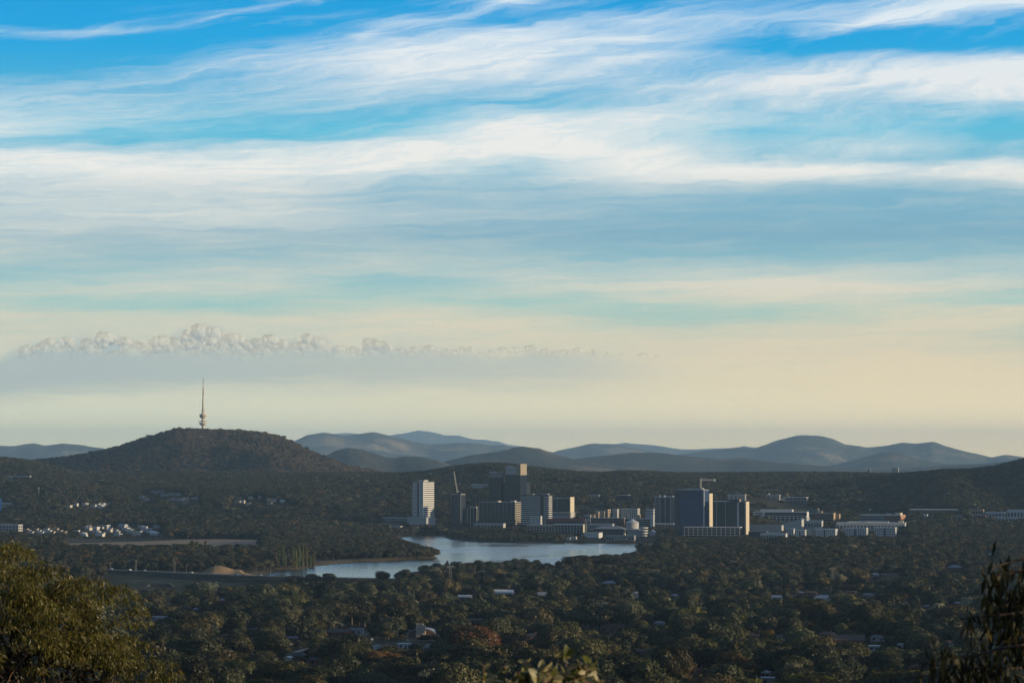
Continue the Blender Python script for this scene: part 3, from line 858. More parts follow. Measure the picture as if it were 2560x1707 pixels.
def boxes(*bs):
    """Verts and faces of several boxes (x0, x1, y0, y1, z0, z1)."""
    V, Fc = [], []
    for (x0, x1, y0, y1, z0, z1) in bs:
        o = len(V)
        V += [(x0, y0, z0), (x1, y0, z0), (x1, y1, z0), (x0, y1, z0), (x0, y0, z1), (x1, y0, z1), (x1, y1, z1), (x0, y1, z1)]
        Fc += [tuple(o + i for i in q) for q in ((0, 3, 2, 1), (4, 5, 6, 7), (0, 1, 5, 4), (1, 2, 6, 5), (2, 3, 7, 6), (3, 0, 4, 7))]
    return V, Fc


def part(name, mat, parent, *bs):
    V, Fc = boxes(*bs)
    return mesh_obj(name, V, Fc, mat, parent)


def repeat(o, offs):
    """Further copies of a part, moved by each offset."""
    for d in offs:
        c = o.copy(); COL.objects.link(c); c.parent = o.parent
        c.location = Vector(o.location) + Vector(d)


class Block:
    pass


def block(name, label, cat, xa, xc, xb, ytop, ybase, wall, phi=18.0, group=None, body='wall', D=None, depth=None, dmax=8000.0, clear=True):
    """A building whose near corner stands at photo column xc, front face to column xa, side face to xb."""
    s = Block()
    if D is None:
        D = ground_at(xc, ybase, 4300.0, dmax).y
    s.D = D; s.k = D / F
    ph = R(phi)
    x = at(xc, 1300, D).x
    s.gz = min(gz1(x, D), gz1(x - 20, D + 8)) - 0.3
    s.H = at(xc, ytop, D).z - s.gz
    s.Wf = (xc - xa) * s.k / math.cos(ph)
    s.Wr = depth if depth else max((xb - xc) * s.k / math.sin(ph), 6.0)
    s.e = tag(empty(name, (x, D, s.gz), -ph), label, cat, group)
    s.body = part(body, wall, s.e, (-s.Wf, 0, 0, s.Wr, -2.0, s.H))
    s.wall = wall
    if clear:
        cxm = x - s.Wf * 0.5 * math.cos(ph) + s.Wr * 0.5 * math.sin(ph); cym = D + s.Wf * 0.5 * math.sin(ph) + s.Wr * 0.5 * math.cos(ph)
        CLEAR_XY.append((cxm, cym, (s.Wf * math.cos(ph) + s.Wr * math.sin(ph)) * 0.5 + 4, (s.Wf * math.sin(ph) + s.Wr * math.cos(ph)) * 0.5 + 4))
        CLEAR.append((xa - 1, max(xc, xb) + 1, ybase - 6, ybase + 13, D - 160, D + 5))
    return s


def bands(s, n, mat, frac=0.5, z0=0.0, z1=None, proud=0.25, name='window_band', cuts=None, side=True, front=True, lo=0.3):
    """One band per storey round the front and side face."""
    z1 = s.H - 0.8 if z1 is None else z1
    h = (z1 - z0) / n
    bs = []
    if front:
        for (a, b) in (cuts or [(0.015, 0.985)]):
            bs.append((-s.Wf * (1 - a), -s.Wf * (1 - b), -proud, 0.2, 0, h * frac))
    if side:
        bs.append((-0.2, proud, 0.5 if front else 0.0, s.Wr - 0.5, 0, h * frac))
    for b_ in bs:
        o = part(name, mat, s.e, b_); o.location = (0, 0, z0 + h * lo)
        repeat(o, [(0, 0, h * i) for i in range(1, n)])


def fins(s, n, mat, w=0.5, z0=0.0, z1=None, proud=0.5, name='mullion', m=0, x0=0.0, x1=1.0):
    """Upright ribs on the front face, m of them on the side face."""
    z1 = s.H if z1 is None else z1
    o = part(name, mat, s.e, (-w / 2, w / 2, -proud, 0.2, z0, z1))
    xs_ = [-s.Wf * (1 - (x0 + (x1 - x0) * i / max(n - 1, 1))) for i in range(n)]
    xs_ = [min(max(v, -s.Wf + w / 2), -w / 2 - 0.02) for v in xs_]
    o.location = (xs_[0], 0, 0); repeat(o, [(v - xs_[0], 0, 0) for v in xs_[1:]])
    if m:
        o = part(name, mat, s.e, (-0.2, proud, -w / 2, w / 2, z0, z1))
        ys_ = [w / 2 + 0.05 + (s.Wr - w - 0.1) * i / max(m - 1, 1) for i in range(m)]
        o.location = (0, ys_[0], 0); repeat(o, [(0, v - ys_[0], 0) for v in ys_[1:]])


def grid_windows(s, nx, nz, mat, fx=0.6, fz=0.5, z0=0.0, z1=None, ny=0, proud=0.12):
    """Separate windows, nx by nz on the front and ny by nz on the side."""
    z1 = s.H - 0.6 if z1 is None else z1
    w, h = s.Wf / nx, (z1 - z0) / nz
    o = part('window', mat, s.e, (-w * fx / 2, w * fx / 2, -proud, 0.2, -h * fz / 2, h * fz / 2))
    o.location = (-s.Wf + w / 2, 0, z0 + h / 2)
    repeat(o, [(w * i, 0, h * j) for i in range(nx) for j in range(nz) if i or j])
    if ny:
        w = s.Wr / ny
        o = part('window', mat, s.e, (-0.2, proud, -w * fx / 2, w * fx / 2, -h * fz / 2, h * fz / 2))
        o.location = (0, w / 2, z0 + h / 2)
        repeat(o, [(0, w * i, h * j) for i in range(ny) for j in range(nz) if i or j])


def roofing(s, mat, over=0.4, h=0.7):
    part('roof', mat, s.e, (-s.Wf - over, over, -over, s.Wr + over, s.H + 0.01, s.H + h))


def plant(s, mat, a, b, h, ya=0.25, yb=0.7, name='rooftop_plant'):
    part(name, mat, s.e, (-s.Wf * (1 - a), -s.Wf * (1 - b), s.Wr * ya, s.Wr * yb, s.H, s.H + h))


# --- the towers
s = block('apartment_tower', 'tall white apartment tower striped by its balcony slabs, its end wall in full sun', 'tower', 1032, 1058, 1084, 1205, 1312, M_GLASS, phi=42, body='glass_core', D=5500.0)
bands(s, 20, M_BRIGHT, 0.5, 9.0, None, 1.1, 'balcony_slab', cuts=[(0.0, 0.42), (0.66, 1.0)])
part('stair_core', M_WHITE, s.e, (-s.Wf * 0.34, -s.Wf * 0.24, -1.6, 0.2, 0, s.H + 1.0)); plant(s, M_PALE, 0.42, 0.95, 4.0, 0.1, 0.5)
part('balcony_spine', M_WHITE, s.e, (-0.5, 1.5, -1.5, -0.02, 8, s.H)); roofing(s, M_PALE, 0.9, 0.9)
part('wing', M_GREY, s.e, (-s.Wf - 9.0, -s.Wf - 1.2, 6, s.Wr * 0.8, -2, s.H * 0.86))
s = block('podium', 'pale ribbed podium building at the foot of the white striped tower', 'podium', 1017, 1066, 1087, 1294, 1322, M_PALE, phi=35, D=5478.0, clear=False)
fins(s, 14, M_WHITE, 0.7, 0, None, 0.5, 'rib', 9); roofing(s, M_WROOF)
s2 = block('apartment_tower', 'slender dark tower with thin white ribs and a crane on its roof', 'tower', 1128, 1152, 1162, 1236, 1314, M_GLASS, phi=24, body='glass_core')
fins(s2, 6, M_PALE, 0.35, 0, None, 0.35, 'rib', 3); bands(s2, 22, M_NAVY, 0.5, 1, None, 0.15); roofing(s2, M_WHITE, 0.5, 0.8); plant(s2, M_DARK, 0.3, 0.9, 3.5)
SLIM = s2
s = block('apartment_tower', 'shorter of the twin black glass towers, with a flat grey crown', 'tower', 1224, 1252, 1258, 1181, 1314, M_NAVY, phi=22, body='glass_core', D=5600.0)
fins(s, 9, M_DARK, 0.5, 0, s.H - 10, 0.4, 'rib', 3); part('crown', M_GREY, s.e, (-s.Wf - .4, .4, -.6, s.Wr + .4, s.H - 9, s.H + 0.2)); plant(s, M_WHITE, 0.0, 0.55, 1.8, 0.0, 0.2, 'sign_frame')
bands(s, 30, M_GLASS, 0.45, 2, s.H - 12, 0.2)
s = block('apartment_tower', 'taller of the twin black glass towers, with a box of pale mesh on top', 'tower', 1263, 1301, 1317, 1186, 1314, M_NAVY, phi=26, body='glass_core', D=5585.0)
fins(s, 11, M_DARK, 0.5, 0, s.H, 0.4, 'rib', 5); bands(s, 30, M_GLASS, 0.45, 2, s.H - 2, 0.2)
part('crown', M_PALE, s.e, (-s.Wf * 0.98, -0.3, 0.2, s.Wr * 0.94, s.H, s.H + 15)); part('mesh_screen', M_MESH, s.e, (-7.0, 0.5, -0.6, s.Wr * 0.97, s.H - 1, s.H + 20)); part('roof_edge', M_WHITE, s.e, (-s.Wf * 0.9, -s.Wf * 0.5, 1.0, 6.0, s.H + 15, s.H + 16.5))
s = block('apartment_tower', 'narrow black slab filling the gap behind the twin glass towers', 'tower', 1256, 1312, 1326, 1207, 1312, M_DARK, phi=22, D=s.D + 60, clear=False)
bands(s, 26, M_GLASS, 0.4, 2, None, 0.2)
s = block('office_building', 'broad dark block with a white grid of ribs below the twin black towers', 'office', 1198, 1288, 1302, 1256, 1313, M_GLASS, phi=24, body='glass_core')
fins(s, 10, M_PALE, 0.45, 12, None, 0.5, 'rib', 4); bands(s, 13, M_DARK, 0.4, 1, None, 0.25, 'spandrel', side=False); bands(s, 12, M_CREAM, 0.3, 1, None, 0.6, 'balcony_slab', front=False); roofing(s, M_PALE, 0.6, 0.9)
plant(s, M_CREAM, 0.45, 0.5, 3.0); plant(s, M_WHITE, 0.85, 0.97, 3.6, 0.1, 0.4); plant(s, M_DARK, 0.1, 0.4, 2.5)
s = block('office_building', 'short dark block with white posts beside the broad ribbed block', 'office', 1168, 1192, 1197, 1270, 1312, M_DARK, phi=20, body='glass_core')
fins(s, 4, M_WHITE, 0.8, 0, None, 0.6, 'post', 0); plant(s, M_PALE, 0.2, 0.9, 3)
s = block('pavilion', 'long low white pavilion in front of the dark ribbed block', 'pavilion', 1184, 1258, 1264, 1309, 1320, M_PALE, phi=20, clear=False)
grid_windows(s, 9, 1, M_GLASS, 0.7, 0.45, 0.5); roofing(s, M_WROOF)
s = block('apartment_building', 'blue white block ringed by balcony bands with one dark vertical slot', 'apartments', 1304, 1371, 1380, 1238, 1314, M_GLASS, phi=24, body='glass_core')
bands(s, 15, M_WHITE, 0.42, 2, None, 0.9, 'balcony_slab', cuts=[(0.0, 0.70), (0.83, 1.0)]); roofing(s, M_DARK, 0.3, 1.2); plant(s, M_WHITE, 0.3, 0.4, 2.0); plant(s, M_PALE, 0.7, 0.95, 2.5)
s = block('apartment_building', 'stepped white annexe with corner posts at the foot of the banded block', 'apartments', 1326, 1352, 1355, 1289, 1315, M_PALE, phi=22, D=s.D - 45)
bands(s, 4, M_WHITE, 0.4, 1, None, 0.6, 'balcony_slab'); fins(s, 3, M_WHITE, 1.0, 0, None, 0.9, 'post')
s = block('office_building', 'blank black slab with a bright sunlit fin at its end', 'office', 1382, 1425, 1435, 1246, 1300, M_DARK, phi=24, body='curtain_wall')
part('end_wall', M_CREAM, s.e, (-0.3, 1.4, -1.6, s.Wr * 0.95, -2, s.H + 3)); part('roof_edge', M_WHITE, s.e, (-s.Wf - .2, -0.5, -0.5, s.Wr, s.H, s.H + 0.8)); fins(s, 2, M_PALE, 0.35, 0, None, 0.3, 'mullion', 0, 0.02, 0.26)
s = block('office_building', 'pale plinth building with sunlit corner posts below the blank black slab', 'office', 1381, 1426, 1437, 1280, 1304, M_PALE, phi=24, D=s.D - 30)
fins(s, 3, M_CREAM, 1.2, 0, None, 1.2, 'post', 2); grid_windows(s, 8, 2, M_WIN, 0.5, 0.4)
s = block('bus_station', 'low building with dark red screens along its roof line', 'building', 1366, 1462, 1474, 1298, 1313, M_DARK, phi=14)
part('roof_screen', M_RED, s.e, (-s.Wf, 0, -0.4, 1.0, s.H - 3.5, s.H + 1.5)); fins(s, 16, M_RED, 1.2, s.H - 1, s.H + 2.2, 0.7, 'screen_panel')
s = block('lake_terrace', 'long glazed terrace building stepping along the shore, its end wall sunlit', 'building', 1318, 1457, 1466, 1312, 1331, M_GLASS, phi=14, body='glazing')
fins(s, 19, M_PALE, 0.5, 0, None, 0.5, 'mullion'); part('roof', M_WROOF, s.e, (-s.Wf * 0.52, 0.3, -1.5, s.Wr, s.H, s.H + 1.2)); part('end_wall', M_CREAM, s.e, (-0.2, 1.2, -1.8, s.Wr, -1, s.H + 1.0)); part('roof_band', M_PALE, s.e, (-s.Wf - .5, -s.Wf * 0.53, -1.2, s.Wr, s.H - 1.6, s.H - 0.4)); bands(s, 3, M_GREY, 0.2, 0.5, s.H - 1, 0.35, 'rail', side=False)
s = block('residential_tower', 'dark grey residential tower with white slab ends and four tall strips', 'tower', 1638, 1690, 1700, 1243, 1314, M_GLASS, phi=20, body='glass_core')
bands(s, 20, M_WHITE, 0.22, 1, s.H - 1, 0.5, 'balcony_slab', cuts=[(0, 0.2), (0.76, 1.0)]); fins(s, 5, M_PALE, 1.0, 0, None, 0.8, 'pier'); part('roof_edge', M_WHITE, s.e, (-s.Wf - .6, .6, -1, s.Wr, s.H, s.H + 0.9)); plant(s, M_WHITE, 0.2, 0.24, 3.5, 0.0, 0.2); plant(s, M_WHITE, 0.42, 0.47, 3.5, 0.0, 0.2); plant(s, M_GREY, 0.55, 0.8, 3.0)
s = block('podium', 'white roofed podium in front of the dark grey residential tower', 'podium', 1633, 1684, 1692, 1311, 1324, M_NAVY, phi=14, D=s.D - 60)
roofing(s, M_WROOF, 0.8, 2.2); fins(s, 8, M_WHITE, 0.5)
s = block('office_tower', 'deep blue glass office tower, the widest of all, with a crane behind its roof', 'tower', 1689, 1760, 1774, 1225, 1337, M_BLUE, phi=26, body='glass_wall')
bands(s, 27, M_NAVY, 0.42, 2, s.H - 20, 0.18, cuts=[(0.19, 0.985)]); bands(s, 5, M_DARK, 0.5, s.H - 19, s.H - 1, 0.2, 'spandrel'); part('corner_strip', M_NAVY, s.e, (-s.Wf - 0.3, -s.Wf * 0.83, -0.5, 4, -2, s.H - 0.4)); part('roof_edge', M_PALE, s.e, (-s.Wf - .4, .4, -.6, s.Wr, s.H, s.H + 0.8)); part('white_fin', M_WHITE, s.e, (-0.9, 0.6, -1.0, 0.5, s.H * 0.1, s.H - 1)); plant(s, M_WHITE, 0.93, 0.98, 2.6, 0.0, 0.2); plant(s, M_WHITE, 0.1, 0.55, 1.2, 0.1, 0.3); plant(s, M_GREY, 0.3, 0.85, 4.0, 0.4, 0.8)
BIG = s
s = block('office_tower', 'dark rear wing with a sunlit cream edge beside the deep blue tower', 'tower', 1761, 1773, 1782, 1234, 1322, M_NAVY, phi=26, D=s.D + 45, clear=False)
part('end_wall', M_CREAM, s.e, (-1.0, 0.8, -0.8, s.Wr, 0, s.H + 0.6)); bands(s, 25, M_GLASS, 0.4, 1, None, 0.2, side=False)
s = block('podium', 'white framed podium running between the blue tower and the black tower', 'podium', 1712, 1849, 1858, 1319, 1342, M_GLASS, phi=12, D=BIG.D - 50)
fins(s, 13, M_PALE, 0.8, 0, None, 0.9, 'post'); bands(s, 3, M_PALE, 0.14, 0, None, 0.7, 'slab_edge', side=False); part('roof', M_WHITE, s.e, (-s.Wf - .5, .5, -1.4, s.Wr, s.H, s.H + 1.2))
s = block('office_tower', 'black office tower with two thin white lines and a sunlit white end fin', 'tower', 1786, 1864, 1873, 1254, 1340, M_DARK, phi=24, body='glass_wall', D=BIG.D - 20)
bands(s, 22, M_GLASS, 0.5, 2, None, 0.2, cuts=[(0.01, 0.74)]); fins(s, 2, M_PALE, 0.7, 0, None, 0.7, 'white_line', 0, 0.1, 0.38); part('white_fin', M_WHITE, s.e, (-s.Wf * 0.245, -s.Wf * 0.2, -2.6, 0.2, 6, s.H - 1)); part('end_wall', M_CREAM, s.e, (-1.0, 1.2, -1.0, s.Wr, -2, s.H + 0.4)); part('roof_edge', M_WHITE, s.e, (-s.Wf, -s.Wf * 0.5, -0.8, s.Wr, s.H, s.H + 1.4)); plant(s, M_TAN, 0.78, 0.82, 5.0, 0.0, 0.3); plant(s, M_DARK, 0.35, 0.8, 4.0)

# --- lower buildings, left to right
def low(name, label, cat, xa, xc, xb, yt, yb, wall, roof=None, nx=0, nz=1, win=None, phi=16, ny=0, fx=0.6, fz=0.5, **kw):
    s = block(name, label, cat, xa, xc, xb, yt, yb, wall, phi=phi, **kw)
    if nx:
        grid_windows(s, nx, nz, win or M_WIN, fx, fz, 0.6, None, ny)
    if roof:
        roofing(s, roof)
    return s


low('warehouse', 'long pale blue roofed hall behind the trees beside the striped tower', 'hall', 954, 1014, 1019, 1294, 1302, M_PALE, M_WROOF, 8, 1)
low('villa', 'cream lakeside house half hidden in trees below the striped tower', 'house', 978, 1001, 1008, 1315, 1326, M_CREAM, M_GROOF, 4, 2, ny=2)
low('school', 'white flat roofed school on the wooded slope behind the slender dark tower', 'building', 1176, 1214, 1221, 1211, 1222, M_WHITE, M_WROOF, 8, 2)
for lab, a, c, b, yt, yb in (('sunlit orange and cream stair tower of the terrace flats, the shorter one', 1491, 1496, 1501, 1281, 1300), ('sunlit orange and cream stair tower of the terrace flats, the taller one', 1512, 1520, 1527, 1274, 1300)):
    s = low('stair_tower', lab, 'stair tower', a, c, b, yt, yb, M_TAN, M_CREAM, 1, 5, phi=30, ny=1)
s = low('apartment_building', 'cream terrace flats stepping up behind the long brown office', 'apartments', 1487, 1511, 1514, 1278, 1298, M_CREAM, M_WROOF, 6, 4, ny=1)
s = low('apartment_building', 'white flats with blue shaded fronts next to the orange stair towers', 'apartments', 1531, 1543, 1548, 1273, 1297, M_WHITE, M_WROOF, 4, 5, ny=2)
s = low('apartment_building', 'long white flats with tall dark window bays left of the grey residential tower', 'apartments', 1553, 1594, 1601, 1272, 1297, M_WHITE, M_WROOF, 8, 4, ny=2, fx=0.45, fz=0.7)
s = low('apartment_building', 'small white flats directly beside the grey residential tower', 'apartments', 1614, 1634, 1639, 1273, 1302, M_WHITE, M_WROOF, 5, 4, ny=1, fx=0.45)
s = low('office_building', 'plain pale grey wing at the end of the long brown office', 'office', 1459, 1476, 1479, 1287, 1312, M_PALE, M_GROOF, 3, 2)
s = low('office_building', 'long brown office with ribbon windows and a white roof line', 'office', 1478, 1560, 1565, 1295, 1313, M_BROWN, M_WROOF); bands(s, 3, M_GLASS, 0.45, 1, None, 0.2, side=False); plant(s, M_TAN, 0.0, 0.1, 6.0, 0.2, 0.6)
s = low('office_building', 'long dark office with sunlit tan lift boxes on its white roof', 'office', 1563, 1628, 1634, 1297, 1318, M_GREY, M_WROOF); bands(s, 4, M_GLASS, 0.5, 1, None, 0.25, side=False); plant(s, M_TAN, 0.02, 0.11, 6.5, 0.0, 0.4, 'lift_box'); plant(s, M_TAN, 0.42, 0.56, 7.5, 0.0, 0.5, 'lift_box')
part('stair_core', M_WHITE, s.e, (-1.5, 4.5, -1.5, 6, -1, s.H + 8))
low('library', 'white flat roofed hall with one sunlit end behind the shore theatre', 'building', 1474, 1531, 1537, 1310, 1325, M_PALE, M_WROOF, 9, 1)
s = low('theatre', 'dark theatre with a broad hipped roof near the water', 'theatre', 1484, 1560, 1567, 1322, 1338, M_DARK)
V = [(-s.Wf - 2, -2, s.H), (2, -2, s.H), (2, s.Wr + 2, s.H), (-s.Wf - 2, s.Wr + 2, s.H), (-s.Wf * 0.75, s.Wr * 0.5, s.H + 5), (-s.Wf * 0.25, s.Wr * 0.5, s.H + 5)]
mesh_obj('roof', V, [(0, 1, 5, 4), (1, 2, 5), (2, 3, 4, 5), (3, 0, 4), (0, 3, 2, 1)], M_GROOF, s.e)
s = low('boat_shed', 'large white shed on the shore with one bright sunlit panel', 'shed', 1460, 1497, 1507, 1332, 1347, M_WHITE, M_WROOF, phi=24); part('door', M_CREAM, s.e, (-s.Wf * 0.12, -s.Wf * 0.02, -0.3, 0.1, 0, s.H * 0.9)); part('base_wall', M_DARK, s.e, (-s.Wf - 0.3, 0.3, -0.4, s.Wr, -1, 1.6))  # the cream door is a sunlit gap, its light put into the colour
s = low('club_house', 'long low grey clubhouse with a white canopy at the water edge', 'clubhouse', 1515, 1585, 1590, 1339, 1353, M_GREY, M_GROOF, 10, 1); part('canopy', M_WHITE, s.e, (-s.Wf * 0.7, -s.Wf * 0.25, -5, 0.1, s.H * 0.4, s.H * 0.5)); plant(s, M_CREAM, 0.62, 0.68, 4.5, 0.0, 0.4, 'lift_box')
low('boat_shed', 'smaller of two low white huts by the jetty', 'hut', 1416, 1425, 1427, 1344, 1350, M_WHITE, M_WROOF)
low('boat_shed', 'longer of two low white huts by the jetty', 'hut', 1427, 1440, 1442, 1342, 1350, M_WHITE, M_WROOF, 4, 1)
s = low('cafe', 'small white gabled building beside the round car park', 'cafe', 1622, 1637, 1642, 1331, 1339, M_WHITE)
V = [(-s.Wf - 1, -1, s.H), (1, -1, s.H), (1, s.Wr + 1, s.H), (-s.Wf - 1, s.Wr + 1, s.H), (-s.Wf / 2, -1, s.H + 4), (-s.Wf / 2, s.Wr + 1, s.H + 4)]
mesh_obj('roof', V, [(0, 1, 4), (1, 2, 5, 4), (2, 3, 5), (3, 0, 4, 5), (0, 3, 2, 1)], M_WROOF, s.e)
# round, storeyed building
g = ground_at(1609, 1343, 4300); s_k = g.y / F
e = tag(empty('round_building', (g.x, g.y + 10, g.z - 0.3)), 'round white building of stacked ring balconies near the lake', 'building')
def ring(name, mat, r, z0, z1, n=28, parent=None):
    V = [(r * math.cos(6.2832 * i / n), r * math.sin(6.2832 * i / n), z) for z in (z0, z1) for i in range(n)]
    Fc = [(i, (i + 1) % n, n + (i + 1) % n, n + i) for i in range(n)] + [tuple(range(n - 1, -1, -1)), tuple(range(n, 2 * n))]
    return mesh_obj(name, V, Fc, mat, parent)
ring('core', M_GLASS, 11 * s_k, -1, 19 * s_k, parent=e)
o = ring('balcony_ring', M_WHITE, 12 * s_k, 0, 1.6, parent=e); o.location = (0, 0, 2); repeat(o, [(0, 0, 4.4 * i) for i in range(1, 4)])
CLEAR.append((1596, 1642, 1335, 1362, g.y - 200, g.y + 5)); CLEAR_XY.append((g.x, g.y + 10, 16, 16))
s = low('office_building', 'low pale office joined to the round white building', 'office', 1568, 1598, 1600, 1323, 1342, M_PALE, M_WROOF, 7, 3)
g = ground_at(1583, 1326, 4300); e = tag(empty('conical_pavilion', (g.x, g.y + 30, g.z)), 'pale cone roofed drum among the low roofs behind the round building', 'pavilion')
ring('drum', M_PALE, 11, -1, 13, parent=e)
n = 24; V = [(12.5 * math.cos(6.2832 * i / n), 12.5 * math.sin(6.2832 * i / n), 13.02) for i in range(n)] + [(0, 0, 20)]
mesh_obj('roof', V, [(i, (i + 1) % n, n) for i in range(n)] + [tuple(range(n - 1, -1, -1))], M_WROOF, e); CLEAR_XY.append((g.x, g.y + 30, 16, 16)); CLEAR.append((1565, 1600, 1320, 1340, g.y - 120, g.y + 10))

low('villa', 'sunlit cream hillside houses block above the terrace flats', 'houses', 1470, 1498, 1504, 1237, 1247, M_CREAM, M_WROOF, 7, 1, ny=1)
low('school', 'dark glazed hillside building under a white roof behind the long white flats', 'building', 1536, 1570, 1577, 1238, 1250, M_NAVY, M_WROOF, 8, 2)
s = low('office_building', 'white office with a pale grid front and striped end wing', 'office', 1886, 2017, 2026, 1279, 1308, M_WHITE, None, phi=14)
part('glazing', M_GLASS, s.e, (-s.Wf * 0.8, -s.Wf * 0.02, -0.3, 0.2, 2, s.H * 0.62)); part('dark_storey', M_DARK, s.e, (-s.Wf * 0.78, 0.2, -0.35, 0.2, s.H * 0.66, s.H * 0.95)); fins(s, 11, M_WHITE, 0.8, 1, s.H * 0.64, 0.7, 'rib', 0, 0.2, 0.99)
bands(s, 5, M_WIN, 0.45, 1, None, 0.25, cuts=[(0.02, 0.17)], side=False); bands(s, 2, M_WHITE, 0.12, 2, s.H * 0.62, 0.6, 'slab_edge', cuts=[(0.2, 0.98)], side=False); plant(s, M_WHITE, 0.12, 0.72, 4.0, 0.2, 0.8)
s = low('office_building', 'teal clad office behind the white grid office', 'office', 2014, 2046, 2051, 1276, 1300, M_TEAL, M_DARK, 5, 3); plant(s, M_TAN, 0.82, 0.98, 4)
s = low('office_building', 'brown office with ribbon windows and a tan end wall', 'office', 2026, 2083, 2091, 1283, 1304, M_BROWN, M_GROOF); bands(s, 4, M_GLASS, 0.45, 1, None, 0.2, side=False); part('end_wall', M_TAN, s.e, (-0.2, 1.0, -0.8, s.Wr, -1, s.H + 1)); plant(s, M_TAN, 0.3, 0.5, 4)
low('office_building', 'small tan block at the end of the brown office', 'office', 2090, 2098, 2103, 1285, 1302, M_TAN, M_GROOF, 2, 3)
low('shopping_hall', 'broad blank grey shopping hall behind the black tower', 'hall', 1872, 1954, 1961, 1313, 1334, M_PALE, M_GROOF)
s = low('shopping_hall', 'grey hall with a raked roof and a sunlit white awning', 'hall', 1958, 2004, 2013, 1307, 1326, M_PALE, None)
V = [(-s.Wf, 0, s.H), (0, 0, s.H), (0, s.Wr, s.H), (-s.Wf, s.Wr, s.H), (0, 0, s.H + 7), (0, s.Wr, s.H + 7)]
mesh_obj('roof', V, [(0, 1, 4), (1, 2, 5, 4), (2, 3, 5), (3, 0, 4, 5), (0, 3, 2, 1)], M_PALE, s.e); part('awning', M_WHITE, s.e, (-2, 14, -3, 8, s.H + 7.2, s.H + 8.4))
low('shopping_hall', 'white roofed plant hall beyond the raked grey hall', 'hall', 2013, 2054, 2060, 1302, 1322, M_PALE, M_WROOF, 6, 1)
low('car_park', 'dark low car park deck under the black tower', 'car park', 1872, 1916, 1922, 1329, 1343, M_DARK, M_GREY, 6, 2)
low('shop_row', 'low white shop row in front of the dark car park deck', 'shops', 1902, 1964, 1970, 1334, 1347, M_WHITE, M_WROOF, 9, 1)
for lab, a, c, b, yt, yb, nx, nz in (('white apartment block with small square windows beside the cream drum wall', 1988, 2012, 2018, 1325, 1345, 6, 4),
                                     ('white apartment block, the longest one, with a bright sunlit end', 2038, 2088, 2098, 1323, 1344, 11, 4),
                                     ('white apartment block with blue balconies standing between two tall trees', 2112, 2166, 2173, 1320, 1342, 10, 4),
                                     ('white apartment block with blue recesses nearest the long mall end', 2188, 2238, 2245, 1319, 1344, 10, 4)):
    s = low('apartment_building', lab, 'apartments', a, c, b, yt, yb, M_WHITE, M_WROOF, nx, nz, M_NAVY, ny=2, fx=0.5, fz=0.5); part('recess', M_NAVY, s.e, (-s.Wf * 0.55, -s.Wf * 0.48, -0.2, 0.2, 0.5, s.H - 0.8))
low('apartment_building', 'low white stepped flats at the end of the apartment row', 'apartments', 1966, 1984, 1988, 1322, 1341, M_WHITE, M_WROOF, 3, 3)
low('apartment_building', 'plain cream drum walled block lit by the sun within the apartment row', 'apartments', 2018, 2030, 2037, 1324, 1343, M_CREAM, M_WROOF, phi=30)
s = low('shopping_mall', 'very long white roofed mall above the apartment row', 'mall', 2094, 2262, 2276, 1308, 1328, M_PALE, M_WROOF, 20, 1, phi=10); plant(s, M_WHITE, 0.4, 0.46, 2.5); plant(s, M_CREAM, 0.9, 0.97, 3.5); plant(s, M_WHITE, 0.15, 0.75, 2.5, 0.4, 0.9)
s = low('hospital', 'grey and brown hospital block with an orange brick end', 'hospital', 2153, 2251, 2270, 1288, 1312, M_GREY, M_WROOF, phi=20); bands(s, 4, M_GLASS, 0.4, 1, None, 0.25, cuts=[(0.02, 0.55)], side=False); part('brown_wing', M_BROWN, s.e, (-s.Wf * 0.42, 0.3, -1.5, s.Wr * 0.5, -1, s.H - 0.4)); part('end_wall', M_ORANGE, s.e, (-0.2, 1.2, -1.9, s.Wr, -1, s.H - 0.6)); plant(s, M_WHITE, 0.62, 0.7, 2.5); plant(s, M_CREAM, 0.84, 0.97, 4.5)
# the tent roof
D_ = 5900; x_ = at(2176, 1290, D_).x; k_ = D_ / F
e = tag(empty('tent_pavilion', (x_, D_, gz1(x_, D_))), 'pointed white tent roof standing behind the hospital block', 'tent')
zt = at(2177, 1270, D_).z - e.location.z; ze = at(2177, 1283, D_).z - e.location.z
n = 8; V = []
for j, (r, f) in enumerate(((9 * k_, 0), (5 * k_, 0.25), (2.2 * k_, 0.62), (0.3 * k_, 1.0))):
    V += [(r * math.cos(6.2832 * i / n), r * math.sin(6.2832 * i / n), ze + (zt - ze) * f) for i in range(n)]
mesh_obj('tent_roof', V, [(j * n + i, j * n + (i + 1) % n, (j + 1) * n + (i + 1) % n, (j + 1) * n + i) for j in range(3) for i in range(n)], M_WHITE, e, smooth=True)
ring('drum', M_PALE, 7 * k_, 0, ze - 0.3, parent=e); CLEAR_XY.append((x_, D_, 14, 14)); CLEAR.append((2150, 2275, 1283, 1318, D_ - 260, D_ + 10))
s = low('apartment_building', 'long dark hillside apartment block with white slab lines', 'apartments', 1818, 1862, 1868, 1237, 1252, M_GREY, M_WROOF, phi=12); bands(s, 4, M_WHITE, 0.25, 1, None, 0.5, 'balcony_slab', side=False); fins(s, 5, M_DARK, 1.5, 0, None, 0.6, 'pier')
s = low('apartment_building', 'longer dark hillside apartment block next to the pale office', 'apartments', 1873, 1948, 1954, 1237, 1252, M_GREY, M_WROOF, phi=12); bands(s, 4, M_WHITE, 0.25, 1, None, 0.5, 'balcony_slab', side=False); fins(s, 7, M_DARK, 1.5, 0, None, 0.6, 'pier'); plant(s, M_WHITE, 0.62, 0.66, 3)
